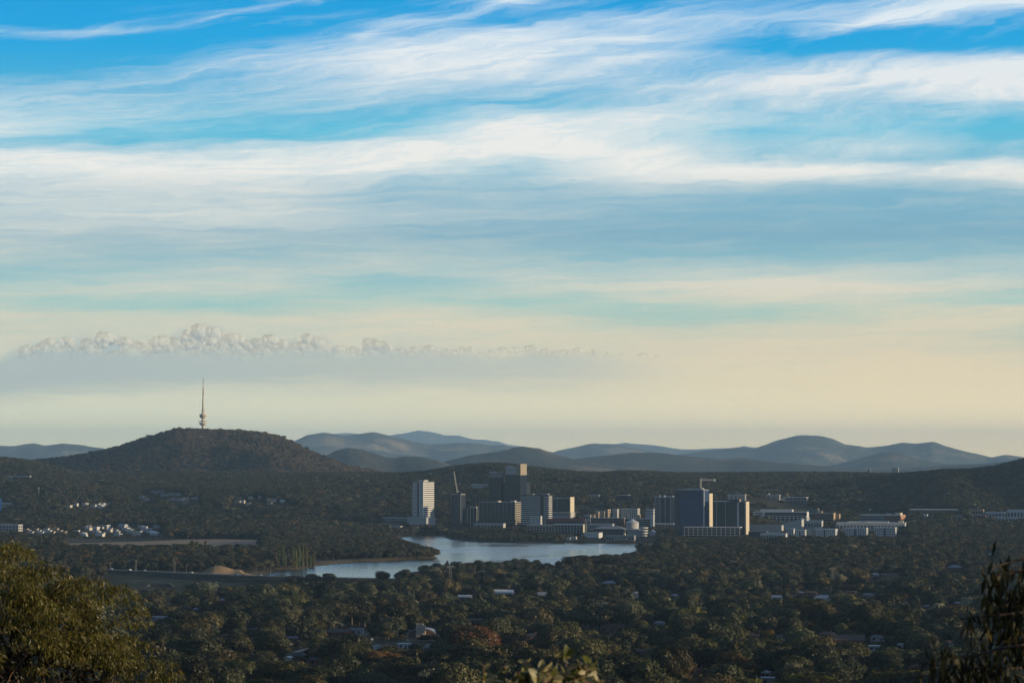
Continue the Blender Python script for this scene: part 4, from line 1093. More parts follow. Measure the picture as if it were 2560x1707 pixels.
s = low('office_building', 'pale hillside office with a sunlit end beside the dark apartment blocks', 'office', 1957, 2016, 2024, 1243, 1258, M_GREY, M_WROOF, 9, 2, ny=2); part('wing', M_WHITE, s.e, (-s.Wf - 8, -s.Wf + 6, -1, 8, 0, s.H * 0.8))
s = low('college', 'low hillside building with sunlit white and orange roof edges', 'building', 1895, 1944, 1951, 1224, 1232, M_BROWN, M_WROOF, 9, 1); part('gable', M_ORANGE, s.e, (-s.Wf * 0.62, -s.Wf * 0.45, -1, 4, 0, s.H + 0.3))
low('warehouse', 'very long low building with a sunlit roof below the dark ridge', 'warehouse', 2276, 2398, 2406, 1274, 1283, M_DARK, M_WROOF, phi=8)
for lab, a, c, b, yt, yb, w, r in (('tan flat warehouse at the edge of the industrial estate', 2420, 2458, 2464, 1274, 1287, M_TAN, M_TAN), ('wide white warehouse with a stepped roof in the industrial estate', 2466, 2512, 2518, 1280, 1294, M_WHITE, M_WROOF), ('dark walled warehouse with red trim in the industrial estate', 2430, 2464, 2468, 1288, 1298, M_RED, M_GROOF),
                                   ('tall white warehouse furthest along the industrial estate', 2520, 2566, 2574, 1275, 1296, M_WHITE, M_WROOF), ('low blue roofed shed in front of the industrial estate', 2488, 2540, 2546, 1294, 1304, M_PALE, M_WROOF), ('small white shed set apart near the hospital', 2306, 2318, 2322, 1286, 1296, M_WHITE, M_WROOF), ('grey roofed depot among the trees before the industrial estate', 2380, 2412, 2416, 1290, 1298, M_GREY, M_GROOF)):
    low('warehouse', lab, 'warehouse', a, c, b, yt, yb, w, r, 6, 1)
# far town on the plain beyond the ridge
for lab, a, c, b, yt, w in (('slim white chimney like tower far beyond the ridge', 2125, 2127, 2128.5, 1180, M_CREAM), ('dark far tower with a sunlit edge beyond the ridge', 2169, 2176, 2178.5, 1173, M_GREY), ('broad pale far tower beyond the ridge with a bright edge', 2230, 2246, 2249, 1169, M_PALE)):
    s = block('far_tower', lab, 'tower', a, c, b, yt, 1190, w, phi=20, D=10200, clear=False); bands(s, 14, M_WIN, 0.4, 2, None, 0.4)

# --- left of the lake
s = low('office_building', 'long white office ribbon on the far left slope', 'office', 12, 74, 80, 1190, 1198, M_WHITE, M_WROOF); bands(s, 2, M_NAVY, 0.4, 1, None, 0.3, side=False)
low('office_building', 'bright white block cut by the frame edge, in full sun', 'office', -30, 30, 37, 1257, 1266, M_CREAM, M_WROOF, 8, 1)
s = low('signboard_tower', 'tall blue sign tower at the frame edge', 'sign', -6, 0, 2, 1246, 1286, M_BLUE)
low('apartment_building', 'grey flats with large dark windows above the white estate', 'apartments', -20, 46, 53, 1312, 1333, M_PALE, M_WROOF, 8, 3, ny=2, fx=0.7)

# ------------------------------------------------------------------ cranes and the mast tower
def bar(a, b, w):
    """A square bar between two points."""
    return tube([a, b], [w, w], 4)


def lattice(a, b, w, n, t=0.12, tip=1.0):
    """A square lattice boom from a to b."""
    a, b = Vector(a), Vector(b); d = (b - a).normalized()
    u = d.orthogonal().normalized() * w / 2; v = d.cross(u).normalized() * w / 2
    C = [u + v, u - v, -u - v, -u + v]; ps = []
    for c in C:
        ps.append(bar(a + c, b + c * tip, t))
    for i in range(n):
        f0, f1 = i / n, (i + 1) / n
        for j in range(4):
            p = a.lerp(b, f0) + C[j] * (1 + (tip - 1) * f0); q = a.lerp(b, f1) + C[(j + 1) % 4] * (1 + (tip - 1) * f1)
            ps.append(bar(p, q, t * 0.6))
    return join(ps)


top = SLIM.gz + SLIM.H
cxw = at(1143, 1232, SLIM.D + 12)
e = tag(empty('luffing_crane', (cxw.x, SLIM.D + 12, top)), 'pale luffing crane with a nearly upright jib on the slender dark tower', 'crane')
jt = at(1135, 1178, SLIM.D + 12); rel = Vector((jt.x - cxw.x, 0, jt.z - top))
mesh_obj('mast', *lattice((0, 0, -2), (0, 0, 5), 1.8, 4, 0.2), M_CRANE, e)
mesh_obj('jib', *lattice((0, 0, 5), rel, 1.5, 12, 0.24, 0.6), M_CRANE, e)
part('counterweight', M_GREY, e, (1.2, 4.6, -1.2, 1.2, 4.2, 6.6)); part('cab', M_WHITE, e, (-1.0, 1.0, -2.6, -1.0, 4.4, 6.8))
mesh_obj('a_frame', *join([bar((2.5, -0.8, 5), (0.6, 0, 12), 0.15), bar((2.5, 0.8, 5), (0.6, 0, 12), 0.15), bar((0.6, 0, 12), rel * 0.9, 0.06)]), M_CRANE, e)
top = BIG.gz + BIG.H; D_ = BIG.D + 40
p0 = at(1752, 1225, D_); pt = at(1752, 1198, D_)
e = tag(empty('tower_crane', (p0.x, D_, top)), 'white hammerhead crane rising behind the deep blue tower roof', 'crane')
h = pt.z - top; je = at(1786, 1199, D_).x - p0.x
mesh_obj('mast', *lattice((0, 0, -12), (0, 0, h), 1.9, 14, 0.26), M_CRANE, e)
mesh_obj('jib', *lattice((-3, 0, h - 0.6), (je, 0, h - 1.2), 1.3, 14, 0.16), M_CRANE, e)
mesh_obj('tower_head', *join([bar((0, -0.6, h), (1.5, 0, h + 4.5), 0.22), bar((0, 0.6, h), (1.5, 0, h + 4.5), 0.22), bar((1.5, 0, h + 4.5), (je * 0.8, 0, h - 0.6), 0.09)]), M_CRANE, e)
part('counterweight', M_WHITE, e, (je - 1.2, je + 2.0, -1.2, 1.2, h - 3.4, h + 0.8)); part('cab', M_WHITE, e, (0.9, 2.4, -1.2, 1.2, h - 3.4, h - 0.9))

# the telecommunications tower on the hill
D_ = 9600.0; k_ = D_ / F
b0 = at(507.5, 1084, D_)
M_MASTC = material('mast_concrete', (0.55, 0.47, 0.38), 0.8, 0.2, vary=0.08, scale=0.05)
M_MASTR = material('mast_dark_red', (0.16, 0.06, 0.05), 0.6, 0.3)
M_MASTW = material('mast_white', (0.6, 0.56, 0.52), 0.6, 0.3)
tw = tag(empty('telecom_tower', (b0.x, D_, b0.z - 6)), 'tall concrete telecommunications tower with drums and a striped mast on the wooded hill', 'tower')


def lathe(name, prof, mat, parent, n=20):
    """Turned shape; prof: (radius px, height as photo row)."""
    z0 = tw.location.z; V, Fc = [], []
    for (r, y) in prof:
        z = at(507.5, y, D_).z - z0
        V += [(r * k_ * math.cos(6.2832 * i / n), r * k_ * math.sin(6.2832 * i / n), z) for i in range(n)]
    for j in range(len(prof) - 1):
        Fc += [(j * n + i, j * n + (i + 1) % n, (j + 1) * n + (i + 1) % n, (j + 1) * n + i) for i in range(n)]
    Fc += [tuple(range(n - 1, -1, -1)), tuple(range((len(prof) - 1) * n, len(prof) * n))]
    return mesh_obj(name, V, Fc, mat, parent)


lathe('shaft', [(4.2, 1092), (3.4, 1066), (3.3, 1046), (2.9, 1030), (2.5, 1020), (1.7, 987)], M_MASTC, tw)
lathe('antenna_gallery', [(3.6, 1064), (8.2, 1061), (9.2, 1058.5), (9.2, 1056.6), (3.6, 1056.4)], M_MASTC, tw)
o = lathe('gallery_deck', [(3.4, 1053.0), (10.6, 1052.4), (10.6, 1051.2), (3.4, 1051.0)], M_MASTC, tw)
lathe('pod', [(3.3, 1046), (7.6, 1043.5), (9.2, 1041.5), (9.2, 1040.4), (8.6, 1040.3), (8.6, 1039.2), (9.3, 1039.1), (9.3, 1037.2), (7.4, 1036.4), (6.0, 1034.0), (2.9, 1033.0)], M_MASTC, tw, 26)
lathe('pod_windows', [(8.75, 1040.3), (8.75, 1039.3), (8.75, 1039.2)], M_GLASS, tw, 26)
for y in (1027.8, 1023.4):
    lathe('ring_platform', [(2.5, y + 0.7), (5.4, y + 0.4), (5.4, y - 0.4), (2.5, y - 0.6)], M_MASTC, tw)
mast = [(1.55, 987), (1.5, 980.5), (1.45, 979), (1.4, 974.5), (1.3, 972.5), (1.2, 968.5), (0.75, 965.5), (0.7, 960), (0.6, 957.5), (0.5, 951), (0.4, 943)]
for i, (a, b_) in enumerate(((987, 981), (981, 978.4), (978.4, 974), (974, 972.4), (972.4, 968.6), (968.6, 959.8), (959.8, 943))):
    r = lambda y: float(np.interp(-y, [-987, -975, -960, -943], [1.6, 1.45, 0.8, 0.4]))
    lathe('mast_section', [(r(a), a), (r(b_), b_)], M_MASTR if i % 2 == 0 else M_MASTW, tw, 10)
z0 = tw.location.z
dish_me = None
for (a, y, rr) in ((-2.9, 1062, 8.0), (-2.6, 1056, 9.2), (-2.3, 1060, 9.0), (-2.0, 1053.6, 8.4), (-1.75, 1054.0, 6.0), (-1.72, 1058.5, 6.4), (-1.2, 1055, 9.0), (-0.8, 1060, 9.2), (-0.35, 1057, 9.6), (0.1, 1062, 8.6), (0.4, 1054.2, 9.4), (-3.1, 1057.6, 9.6)):
    z = at(507.5, y, D_).z - z0
    if dish_me is None:
        V = [(0, 0, 0)] + [(0.9 * (r_ / 2.1) ** 2 * 1.0 + 0.02, r_ * math.cos(6.2832 * i / 12), r_ * math.sin(6.2832 * i / 12)) for r_ in (1.1, 2.1) for i in range(12)] + [(-1.4, 0.5, 0), (-1.4, -0.5, 0)]
        Fc = [(0, 1 + i, 1 + (i + 1) % 12) for i in range(12)] + [(1 + i, 13 + i, 13 + (i + 1) % 12, 1 + (i + 1) % 12) for i in range(12)] + [(0, 25, 26)]
        o = mesh_obj('dish', V, Fc, M_MASTW, tw); dish_me = o.data
    else:
        o = bpy.data.objects.new('dish', dish_me); COL.objects.link(o); o.parent = tw
    o.location = (rr * k_ * math.cos(a), rr * k_ * math.sin(a), z); o.rotation_euler = (0, 0, a)
CLEAR_XY.append((b0.x, D_, 9, 9))

# ------------------------------------------------------------------ houses
ROOFC = {'grey': (0.20, 0.21, 0.23), 'blue grey': (0.30, 0.34, 0.40), 'brown': (0.12, 0.085, 0.065), 'red brown': (0.17, 0.085, 0.06), 'white': (0.62, 0.64, 0.66), 'dark': (0.06, 0.06, 0.065), 'orange': (0.34, 0.16, 0.09)}
M_ROOF = {k: material('tiles_' + k.replace(' ', '_'), c, 0.7, 0.3, vary=0.15, scale=0.8) for k, c in ROOFC.items()}
M_WALL = {'white': M_WHITE, 'cream': M_CREAM, 'brick': material('red_brick', (0.27, 0.11, 0.07), 0.85, 0.2, vary=0.2, scale=1.5), 'brown': M_BROWN, 'tan': M_TAN, 'grey': M_PALE}
_lib = {}
LANDMARK = []


def house(px, py, wpx, roof, wall, style, label, short=None, face=0.0, hmul=1.0, group=None, cat='house', dmax=6000):
    g = ground_at(px, py, 1200.0, dmax)
    w = wpx * g.y / F
    d = min(max(w * 0.62, 5.0), 14.0); h = 3.0 * hmul
    e = tag(empty('house', (g.x, g.y, g.z - 0.1), R(face)), label, cat, group)
    wm, rm = M_WALL[wall], M_ROOF[roof]
    part('wall', wm, e, (-w / 2, w / 2, 0, d, -1.0, h))
    o = 0.6; x0, x1, y0, y1 = -w / 2 - o, w / 2 + o, -o, d + o; rz = h + 0.02
    rise = 0.32 * min(d, w) * 0.8
    if style == 'flat':
        part('roof', rm, e, (x0, x1, y0, y1, rz, h + 0.5)); part('fascia', wm, e, (x0 - .05, x1 + .05, y0 - 0.1, y0 - 0.003, h - 0.2, h + 0.35))
    elif style == 'gable':      # ridge along the front
        V = [(x0, y0, rz), (x1, y0, rz), (x1, y1, rz), (x0, y1, rz), (x0, d / 2, rz + rise), (x1, d / 2, rz + rise)]
        mesh_obj('roof', V, [(0, 1, 5, 4), (2, 3, 4, 5), (0, 3, 2, 1), (1, 2, 5), (3, 0, 4)], rm, e)
        mesh_obj('gable_end', [(w / 2 + .62, 0.2, rz), (w / 2 + .62, d - .2, rz), (w / 2 + .62, d / 2, rz + rise * 0.92), (w / 2 + .3, 0.2, rz), (w / 2 + .3, d - .2, rz), (w / 2 + .3, d / 2, rz + rise * 0.92)], [(0, 1, 2), (5, 4, 3), (0, 2, 5, 3), (1, 4, 5, 2), (0, 3, 4, 1)], wm, e)
    elif style == 'front':      # gable facing the viewer
        V = [(x0, y0, rz), (x1, y0, rz), (x1, y1, rz), (x0, y1, rz), (0, y0, rz + rise * 1.3), (0, y1, rz + rise * 1.3)]
        mesh_obj('roof', V, [(0, 3, 5, 4), (1, 4, 5, 2), (0, 1, 2, 3), (0, 4, 1), (2, 5, 3)], rm, e)
        mesh_obj('gable_end', [(-w / 2, y0 - .05, rz), (w / 2, y0 - .05, rz), (0, y0 - .05, rz + rise * 1.18), (-w / 2, y0 - .004, rz), (w / 2, y0 - .004, rz), (0, y0 - .004, rz + rise * 1.18)], [(0, 1, 2), (5, 4, 3), (0, 3, 4, 1), (1, 4, 5, 2), (2, 5, 3, 0)], wm, e)
    else:                       # hip
        r_ = min(d * 0.5, w * 0.45)
        V = [(x0, y0, rz), (x1, y0, rz), (x1, y1, rz), (x0, y1, rz), (-w / 2 + r_, d / 2, rz + rise), (w / 2 - r_, d / 2, rz + rise)]
        mesh_obj('roof', V, [(0, 1, 5, 4), (1, 2, 5), (2, 3, 4, 5), (3, 0, 4), (0, 3, 2, 1)], rm, e)
    nwin = max(2, int(w / 5))
    if wpx > 14:
        a = part('window', M_WIN, e, (-0.8, 0.8, -0.1, 0.15, 1.0, 2.3)); a.location = (-w / 2 + w / nwin / 2, 0, 0)
        repeat(a, [(w / nwin * i, 0, 0) for i in range(1, nwin) if i != nwin // 2])
        part('door', M_DARK, e, (-w / 2 + w / nwin * (nwin // 2 + .5) - 0.5, -w / 2 + w / nwin * (nwin // 2 + .5) + 0.5, -0.1, 0.15, 0, 2.1))
        if style in ('hip', 'gable') and wpx > 24:
            part('chimney', M_WALL['brick'], e, (w * 0.18, w * 0.18 + 0.8, d * 0.55, d * 0.55 + 0.6, h, h + rise + 1.0))
    CLEAR_XY.append((g.x, g.y + d / 2, w / 2 + 3.5, d / 2 + 3))
    CLEAR.append((px - wpx / 2 - 5, px + wpx / 2 + 3, py - 2, py + 22000.0 / g.y, g.y - 400, g.y + 3)); SOFT.append((px - wpx / 2 - 15, px + wpx / 2 + 13, py - 2, py + 120000.0 / g.y, g.y - 600, g.y + 3))
    ROOFS.append((px, py, wpx * 0.5, g.y, 2.2 * F / g.y))
    if short:
        LANDMARK.append((px, py, short))
    return e


HOUSES = [
    (788, 1662, 28, 'dark', 'brick', 'gable', 'brick house with a sunlit pink gable end beside the grey driveway', 'pink gabled house'),
    (738, 1652, 52, 'dark', 'brown', 'hip', 'large dark hip roofed house at the turn of the grey driveway', 'large dark roofed house'),
    (843, 1590, 54, 'brown', 'brick', 'gable', 'long brown brick house at the bend of the diagonal street', 'long brown brick house'),
    (890, 1584, 30, 'grey', 'white', 'gable', 'grey roofed house with white trim beside the long brown brick house', None),
    (1068, 1628, 18, 'grey', 'white', 'front', 'small white house with a bright sunlit wall below the round hall', 'bright white house'),
    (1008, 1622, 26, 'white', 'white', 'flat', 'flat white roofed house between the white block and the bright white house', None),
    (1081, 1668, 12, 'brown', 'tan', 'front', 'little house showing one sunlit tan gable above the frame bottom', 'sunlit tan gable'),
    (898, 1664, 10, 'dark', 'tan', 'front', 'dark shed with a thin sunlit edge near the timber power pole', None),
    (628, 1638, 18, 'blue grey', 'white', 'hip', 'pale blue roofed house among silver trees at the bottom', 'pale blue roofed house'),
    (717, 1657, 12, 'white', 'cream', 'front', 'tiny sunlit cream porch beside the large dark roofed house', None),
    (630, 1584, 30, 'dark', 'brown', 'hip', 'dark house with pale panels behind the yellow tree', 'dark panelled house'),
    (729, 1606, 32, 'grey', 'brown', 'gable', 'grey gabled house behind the round green garden trees', 'grey gabled house'),
    (1087, 1494, 10, 'dark', 'cream', 'front', 'house showing one bright cream gable under the lattice pylon', None),
    (1160, 1500, 34, 'white', 'brown', 'gable', 'pale roofed house to the side of the lattice pylon', None),
    (1256, 1489, 52, 'white', 'grey', 'gable', 'wide white roofed house with white verandah posts near the lake trees', None),
    (1350, 1492, 30, 'blue grey', 'white', 'gable', 'blue grey house with small white windows by the wide white roofed house', None),
    (1585, 1488, 14, 'white', 'white', 'flat', 'small white flat roofed house in the middle of the dark suburb', None),
    (1688, 1496, 24, 'blue grey', 'cream', 'hip', 'pale hip roofed house with one sunlit cream corner', None),
    (1590, 1500, 24, 'grey', 'cream', 'gable', 'grey roofed house with a low sunlit cream wall', None),
    (1530, 1578, 60, 'brown', 'brown', 'gable', 'long brown roofed house beside the level grey road', 'long brown roofed house'),
    (1645, 1566, 26, 'blue grey', 'white', 'hip', 'blue grey roofed house with one bright white gutter end', 'blue grey roofed house'),
    (1691, 1570, 15, 'dark', 'orange_', 'front', 'house with a glowing orange gable seen through the trees', 'orange gabled house'),
    (1743, 1690, 46, 'red brown', 'brick', 'hip', 'red tiled house behind the bright green round tree at the bottom', 'red tiled house'),
    (1520, 1464, 36, 'blue grey', 'brown', 'hip', 'dim blue roofed house just behind the shoreline trees', None),
    (2057, 1501, 44, 'blue grey', 'grey', 'hip', 'wide pale blue hip roofed house under the far pylon', None),
    (1998, 1489, 22, 'blue grey', 'brick', 'hip', 'small pale blue house with red walls next to the wide pale blue one', None),
    (2028, 1489, 24, 'brown', 'brown', 'gable', 'brown roofed house between the two pale blue ones', None),
    (2127, 1488, 22, 'brown', 'brown', 'gable', 'brown roofed house on the far side of the far pylon', None),
    (2260, 1514, 20, 'grey', 'cream', 'front', 'little cream gabled house with two dark windows', None),
    (2100, 1537, 38, 'blue grey', 'grey', 'flat', 'long pale blue flat roofed house alone in the trees', None),
    (2321, 1562, 15, 'white', 'white', 'flat', 'square white hut beside the silver leaved bushes', 'square white hut'),
    (2390, 1515, 22, 'blue grey', 'brick', 'hip', 'white capped house behind the hanging gum leaves', None),
    (2316, 1524, 24, 'grey', 'brown', 'hip', 'low grey house in front of the little cream gabled house', None),
    (2120, 1611, 80, 'brown', 'brick', 'gable', 'very long brown brick house in the lower suburb', 'very long brown brick house'),
    (2194, 1604, 36, 'grey', 'grey', 'hip', 'grey house at the end of the very long brown brick house', None),
    (2375, 1620, 50, 'orange', 'white', 'hip', 'house with pink orange tiles and a pale blue verandah', 'pink tiled house'),
    (1957, 1602, 32, 'brown', 'cream', 'gable', 'brown house with a cream barge board beside the golden tree', 'cream edged brown house'),
    (1913, 1695, 20, 'white', 'white', 'hip', 'white house with a rounded porch at the bottom edge', 'rounded white house'),
    (1924, 1712, 46, 'white', 'grey', 'flat', 'wide flat white roof cut by the bottom edge', None),
    (1942, 1500, 28, 'blue grey', 'grey', 'gable', 'bluish gabled house in the dark middle suburb', None),
    (2187, 1441, 18, 'white', 'white', 'hip', 'white house lit on one side amid the eastern trees', None),
    (2224, 1446, 42, 'brown', 'tan', 'gable', 'tan roofed hall next to the lit white house', None),
    (2385, 1424, 34, 'blue grey', 'brick', 'hip', 'blue roofed house with one orange sunlit window wall', None),
    (2475, 1388, 14, 'grey', 'white', 'flat', 'small bluish box house at the edge of the eastern trees', None),
    (2172, 1494, 24, 'grey', 'grey', 'gable', 'faint grey gabled house east of the far pylon', None),
    (2065, 1596, 44, 'red brown', 'brick', 'hip', 'red brown hip roofed house behind the very long brick house', 'red brown hip roofed house'),
    (1880, 1600, 34, 'red brown', 'brick', 'gable', 'red brown gabled house left of the golden tree', 'red brown gabled house'),
    (2185, 1627, 24, 'white', 'grey', 'flat', 'low whitish carport in front of the grey house', None),
    (2255, 1623, 24, 'blue grey', 'grey', 'flat', 'low bluish carport beyond the whitish one', None),
    (552, 1508, 32, 'grey', 'brick', 'hip', 'grey roofed house with two sunlit brick walls beside the willow', None),
    (425, 1519, 30, 'brown', 'brown', 'hip', 'brown house behind the tip of the big gum tree', None),
    (490, 1532, 26, 'blue grey', 'brown', 'hip', 'bluish roofed house below the grey one by the willow', None),
    (392, 1552, 34, 'blue grey', 'grey', 'flat', 'pale roofed sheds peeping out beside the big gum tree', None),
    (1450, 1500, 26, 'dark', 'brown', 'hip', 'dark hip roofed house behind the pair of street lamps', None),
    (1770, 1530, 30, 'dark', 'brick', 'gable', 'dark gabled brick house deep in the middle suburb', None),
    (1330, 1600, 36, 'dark', 'brown', 'hip', 'dark hip roofed house between the round hall and the level road', 'dark hip roofed house'),
    (2290, 1680, 34, 'red brown', 'brick', 'hip', 'red brown roof near the drooping leaves at the bottom', 'low red brown roof'),
    (1600, 1640, 34, 'dark', 'brown', 'gable', 'dark gabled house amid the dense lower trees', 'dark gabled house'),
    (560, 1600, 30, 'brown', 'brown', 'hip', 'brown hip roofed house beside the white flowering tree', 'brown hip roofed house'),
    (1190, 1560, 34, 'brown', 'brick', 'gable', 'brown gabled house right behind the round hall', 'brown gabled house'),
]
M_WALL['orange_'] = M_ORANGE
for (px, py, w, r, wl, st, lab, sh) in HOUSES:
    house(px, py, w, r, wl, st, lab, sh, face=rnd.uniform(-22, -4))
# hall with the curved roof and square tower
g = ground_at(1054, 1591); k_ = g.y / F
e = tag(empty('church', (g.x, g.y, g.z - 0.1), R(-8)), 'round roofed church hall with a square cream bell tower', 'church')
n = 16; rw = 37 * k_; V = []; dd = 14.0
for y in (0, dd):
    V += [(-rw * math.cos(math.pi * i / n), y, 0.4 + 20 * k_ * math.sin(math.pi * i / n) ** 0.8) for i in range(n + 1)]
mesh_obj('roof', V, [(i, i + 1, n + 2 + i, n + 1 + i) for i in range(n)] + [tuple(range(n, -1, -1)), tuple(range(n + 1, 2 * n + 2))], M_ROOF['blue grey'], e)
V = [(x_ * 0.94, -0.4 if j == 0 else -0.003, z_ * 0.9) for j in (0, 1) for (x_, y_, z_) in V[:n + 1]]
mesh_obj('front_wall', V, [tuple(range(n + 1)), tuple(range(2 * n + 1, n, -1))] + [(i + 1, i, n + 1 + i, n + 2 + i) for i in range(n)], M_BROWN, e)
part('bell_tower', M_CREAM, e, (-12 * k_, 5 * k_, -3.5, -0.5, 0, 33 * k_)); part('tower_annexe', M_CREAM, e, (5.02 * k_, 10 * k_, -2.5, -0.6, 0, 29 * k_)); part('belfry_shade', M_DARK, e, (-5 * k_, -2 * k_, -3.6, -3.3, 20 * k_, 22.5 * k_))  # dark slab on the bell tower, its colour standing for the belfry's inner shade
CLEAR.append((1008, 1100, 1586, 1618, g.y - 110, g.y + 3)); CLEAR_XY.append((g.x, g.y + 7, 16, 10)); LANDMARK.append((1054, 1591, 'round roofed hall')); ROOFS.append((1054, 1591, 38, g.y, 7))
# white block
g = ground_at(939, 1628); k_ = g.y / F
e = tag(empty('garage_block', (g.x, g.y, g.z), R(-14)), 'tall narrow white rendered block with a dark side in the suburb', 'building')
part('wall', M_WHITE, e, (-6 * k_, 6 * k_, 0, 6, -1, 15 * k_)); part('side_panel', M_GREY, e, (6 * k_ + 0.01, 6 * k_ + 0.5, 0, 6, -1, 14 * k_)); part('roof', M_GREY, e, (-6.3 * k_, 6.3 * k_, -0.2, 6.2, 15 * k_ + 0.01, 15.6 * k_))
CLEAR.append((928, 952, 1620, 1646, g.y - 70, g.y + 3)); LANDMARK.append((939, 1628, 'narrow white block')); ROOFS.append((939, 1628, 8, g.y, 4))
for lab, px, py in (('small white panel on posts at the edge of the dark playing field', 930, 1603), ('small white panel on posts just below the round roofed hall', 1020, 1606)):
    g = ground_at(px, py); k_ = g.y / F
    e = tag(empty('signboard', (g.x, g.y, g.z)), lab, 'sign')
    part('panel', M_WHITE, e, (-3.2 * k_, 3.2 * k_, 0, 0.2, 1.2, 1.2 + 3.6 * k_)); o = part('post', M_STEEL, e, (-.1, .1, 0.05, 0.2, -0.5, 1.2)); o.location = (-2 * k_, 0, 0); repeat(o, [(4 * k_, 0, 0)])
    CLEAR.append((px - 8, px + 8, py - 2, py + 16, g.y - 60, g.y + 3))

# the white estate, and the cream houses on the slope
for i in range(42):
    row = i % 5
    px = 178 + (i * 53.7) % 225 + rnd.uniform(-8, 8); py = 1320 + row * 5.2 + rnd.uniform(-1.5, 1.5) - 0.012 * (px - 178)
    if px < 215 and row < 2:
        px += 40
    house(px, py, rnd.uniform(10, 22), rnd.choice(['white', 'white', 'blue grey']), rnd.choice(['white', 'cream', 'white', 'grey']), rnd.choice(['flat', 'flat', 'flat', 'gable']), 'pale roofed townhouse packed into the white estate above the dry paddock', None, rnd.uniform(-40, -14), rnd.uniform(0.9, 1.7), 'townhouses of the white estate', dmax=7000)
for i in range(12):
    house(62 + i * 8.4 + rnd.uniform(-3, 3), 1327 + (i % 3) * 4, rnd.uniform(9, 16), 'white', rnd.choice(['white', 'tan']), 'flat', 'low pale roofed house in the small cluster beside the grey flats', None, rnd.uniform(-30, -15), 1.3, 'houses beside the grey flats', dmax=7000)
for i in range(20):
    px = rnd.choice([rnd.uniform(576, 626), rnd.uniform(618, 690), rnd.uniform(448, 466), rnd.uniform(500, 526), rnd.uniform(700, 720)])
    house(px, rnd.uniform(1247, 1262), rnd.uniform(8, 15), rnd.choice(['red brown', 'brown', 'white']), rnd.choice(['cream', 'tan', 'cream']), rnd.choice(['hip', 'gable']), 'cream walled house catching low sun on the slope under the wooded hill', None, rnd.uniform(-40, -20), 1.5, 'sunlit houses on the slope', dmax=8000)
for i in range(16):
    house(rnd.uniform(352, 486), rnd.uniform(1230, 1252), rnd.uniform(10, 18), rnd.choice(['grey', 'brown', 'grey']), 'grey', 'hip', 'grey roofed house in the shaded rows below the wooded hill', None, rnd.uniform(-40, -20), 1.2, 'shaded rows of grey houses', dmax=8000)
for i in range(13):
    house(rnd.choice([158, 190, 197, 205, 212, 232, 245, 252, 258, 262, 230, 215, 172]) + rnd.uniform(-4, 4), rnd.uniform(1262, 1271), rnd.uniform(7, 14), 'white', rnd.choice(['white', 'cream']), 'flat', 'white house scattered among trees above the white estate', None, rnd.uniform(-40, -20), 1.6, 'white houses above the estate', dmax=8000)

# ------------------------------------------------------------------ fields, roads, poles
def drape(name, poly, mat, off=0.25, step=6.0, kind='structure', dmin=1200.0):
    P = np.array([tuple(ground_at(px, py, dmin))[:2] for px, py in poly])
    x0, y0 = P.min(0); x1, y1 = P.max(0)
    gx, gy = np.meshgrid(np.arange(x0, x1 + step, step), np.arange(y0, y1 + step, step))
    sd = poly_sd(gx, gy, P); z = gz(gx, gy) + off
    gi = np.arange(gx.size).reshape(gx.shape); inside = sd < step * 0.4
    q = inside[:-1, :-1] & inside[:-1, 1:] & inside[1:, 1:] & inside[1:, :-1]
    Fc = np.stack([gi[:-1, :-1][q], gi[:-1, 1:][q], gi[1:, 1:][q], gi[1:, :-1][q]], -1)
    used, iv = np.unique(Fc, return_inverse=True)
    return tag(mesh_obj(name, np.stack([gx, gy, z], -1).reshape(-1, 3)[used], iv.reshape(-1, 4), mat, smooth=True), kind=kind)


M_DRY = forest_ground('dry_grass', (0.30, 0.23, 0.15), (0.42, 0.31, 0.20), 0.05, 0.55, 0.02)
M_GOLD = forest_ground('golden_grass', (0.34, 0.22, 0.12), (0.46, 0.31, 0.17), 0.08, 0.5, 0.03)
M_TURF = forest_ground('parched_turf', (0.09, 0.075, 0.04), (0.17, 0.125, 0.07), 0.06, 0.5, 0.02)
M_GREEN = forest_ground('dark_grass', (0.035, 0.04, 0.028), (0.06, 0.06, 0.035), 0.05, 0.45, 0.02)  # one dark grass tone for bank, lawn and playing field
M_ROAD = material('asphalt', (0.06, 0.062, 0.066), 0.85, 0.2, vary=0.15, scale=0.1)
drape('field', [(165, 1358), (330, 1354), (460, 1349), (560, 1347), (650, 1350), (640, 1362), (520, 1380), (380, 1388), (230, 1380), (180, 1368)], M_DRY, 0.3, 8.0, dmin=3900.0)
CLEAR.append((160, 655, 1347, 1383, 3000, 6000))
drape('grass', [(690, 1424), (760, 1405), (860, 1398), (980, 1390), (1050, 1386), (1098, 1394), (1090, 1399), (1000, 1403), (920, 1407), (850, 1411), (790, 1417), (745, 1425), (700, 1428)], M_TURF, 0.3, 6.0, dmin=3300.0)
CLEAR.append((760, 1105, 1397, 1430, 3000, 5000))
mp_ = MOUND_C
MP = [tuple(project(mp_[0] + 62 * math.cos(a), mp_[1] + 26 + 36 * math.sin(a), gz1(mp_[0] + 62 * math.cos(a), mp_[1] + 26 + 36 * math.sin(a)))) for a in np.linspace(0, 6.28, 20)[:-1]]
gx, gy = np.meshgrid(np.arange(-34, 88, 3.0), np.arange(-40, 41, 3.0)); el_ = ((gx - 22) / 58) ** 2 + (gy / 36) ** 2 < 1
gx, gy = gx + mp_[0], gy + mp_[1] + 26; gi = np.arange(gx.size).reshape(gx.shape); q = el_[:-1, :-1] & el_[:-1, 1:] & el_[1:, 1:] & el_[1:, :-1]
Fc = np.stack([gi[:-1, :-1][q], gi[:-1, 1:][q], gi[1:, 1:][q], gi[1:, :-1][q]], -1); used, iv = np.unique(Fc, return_inverse=True)
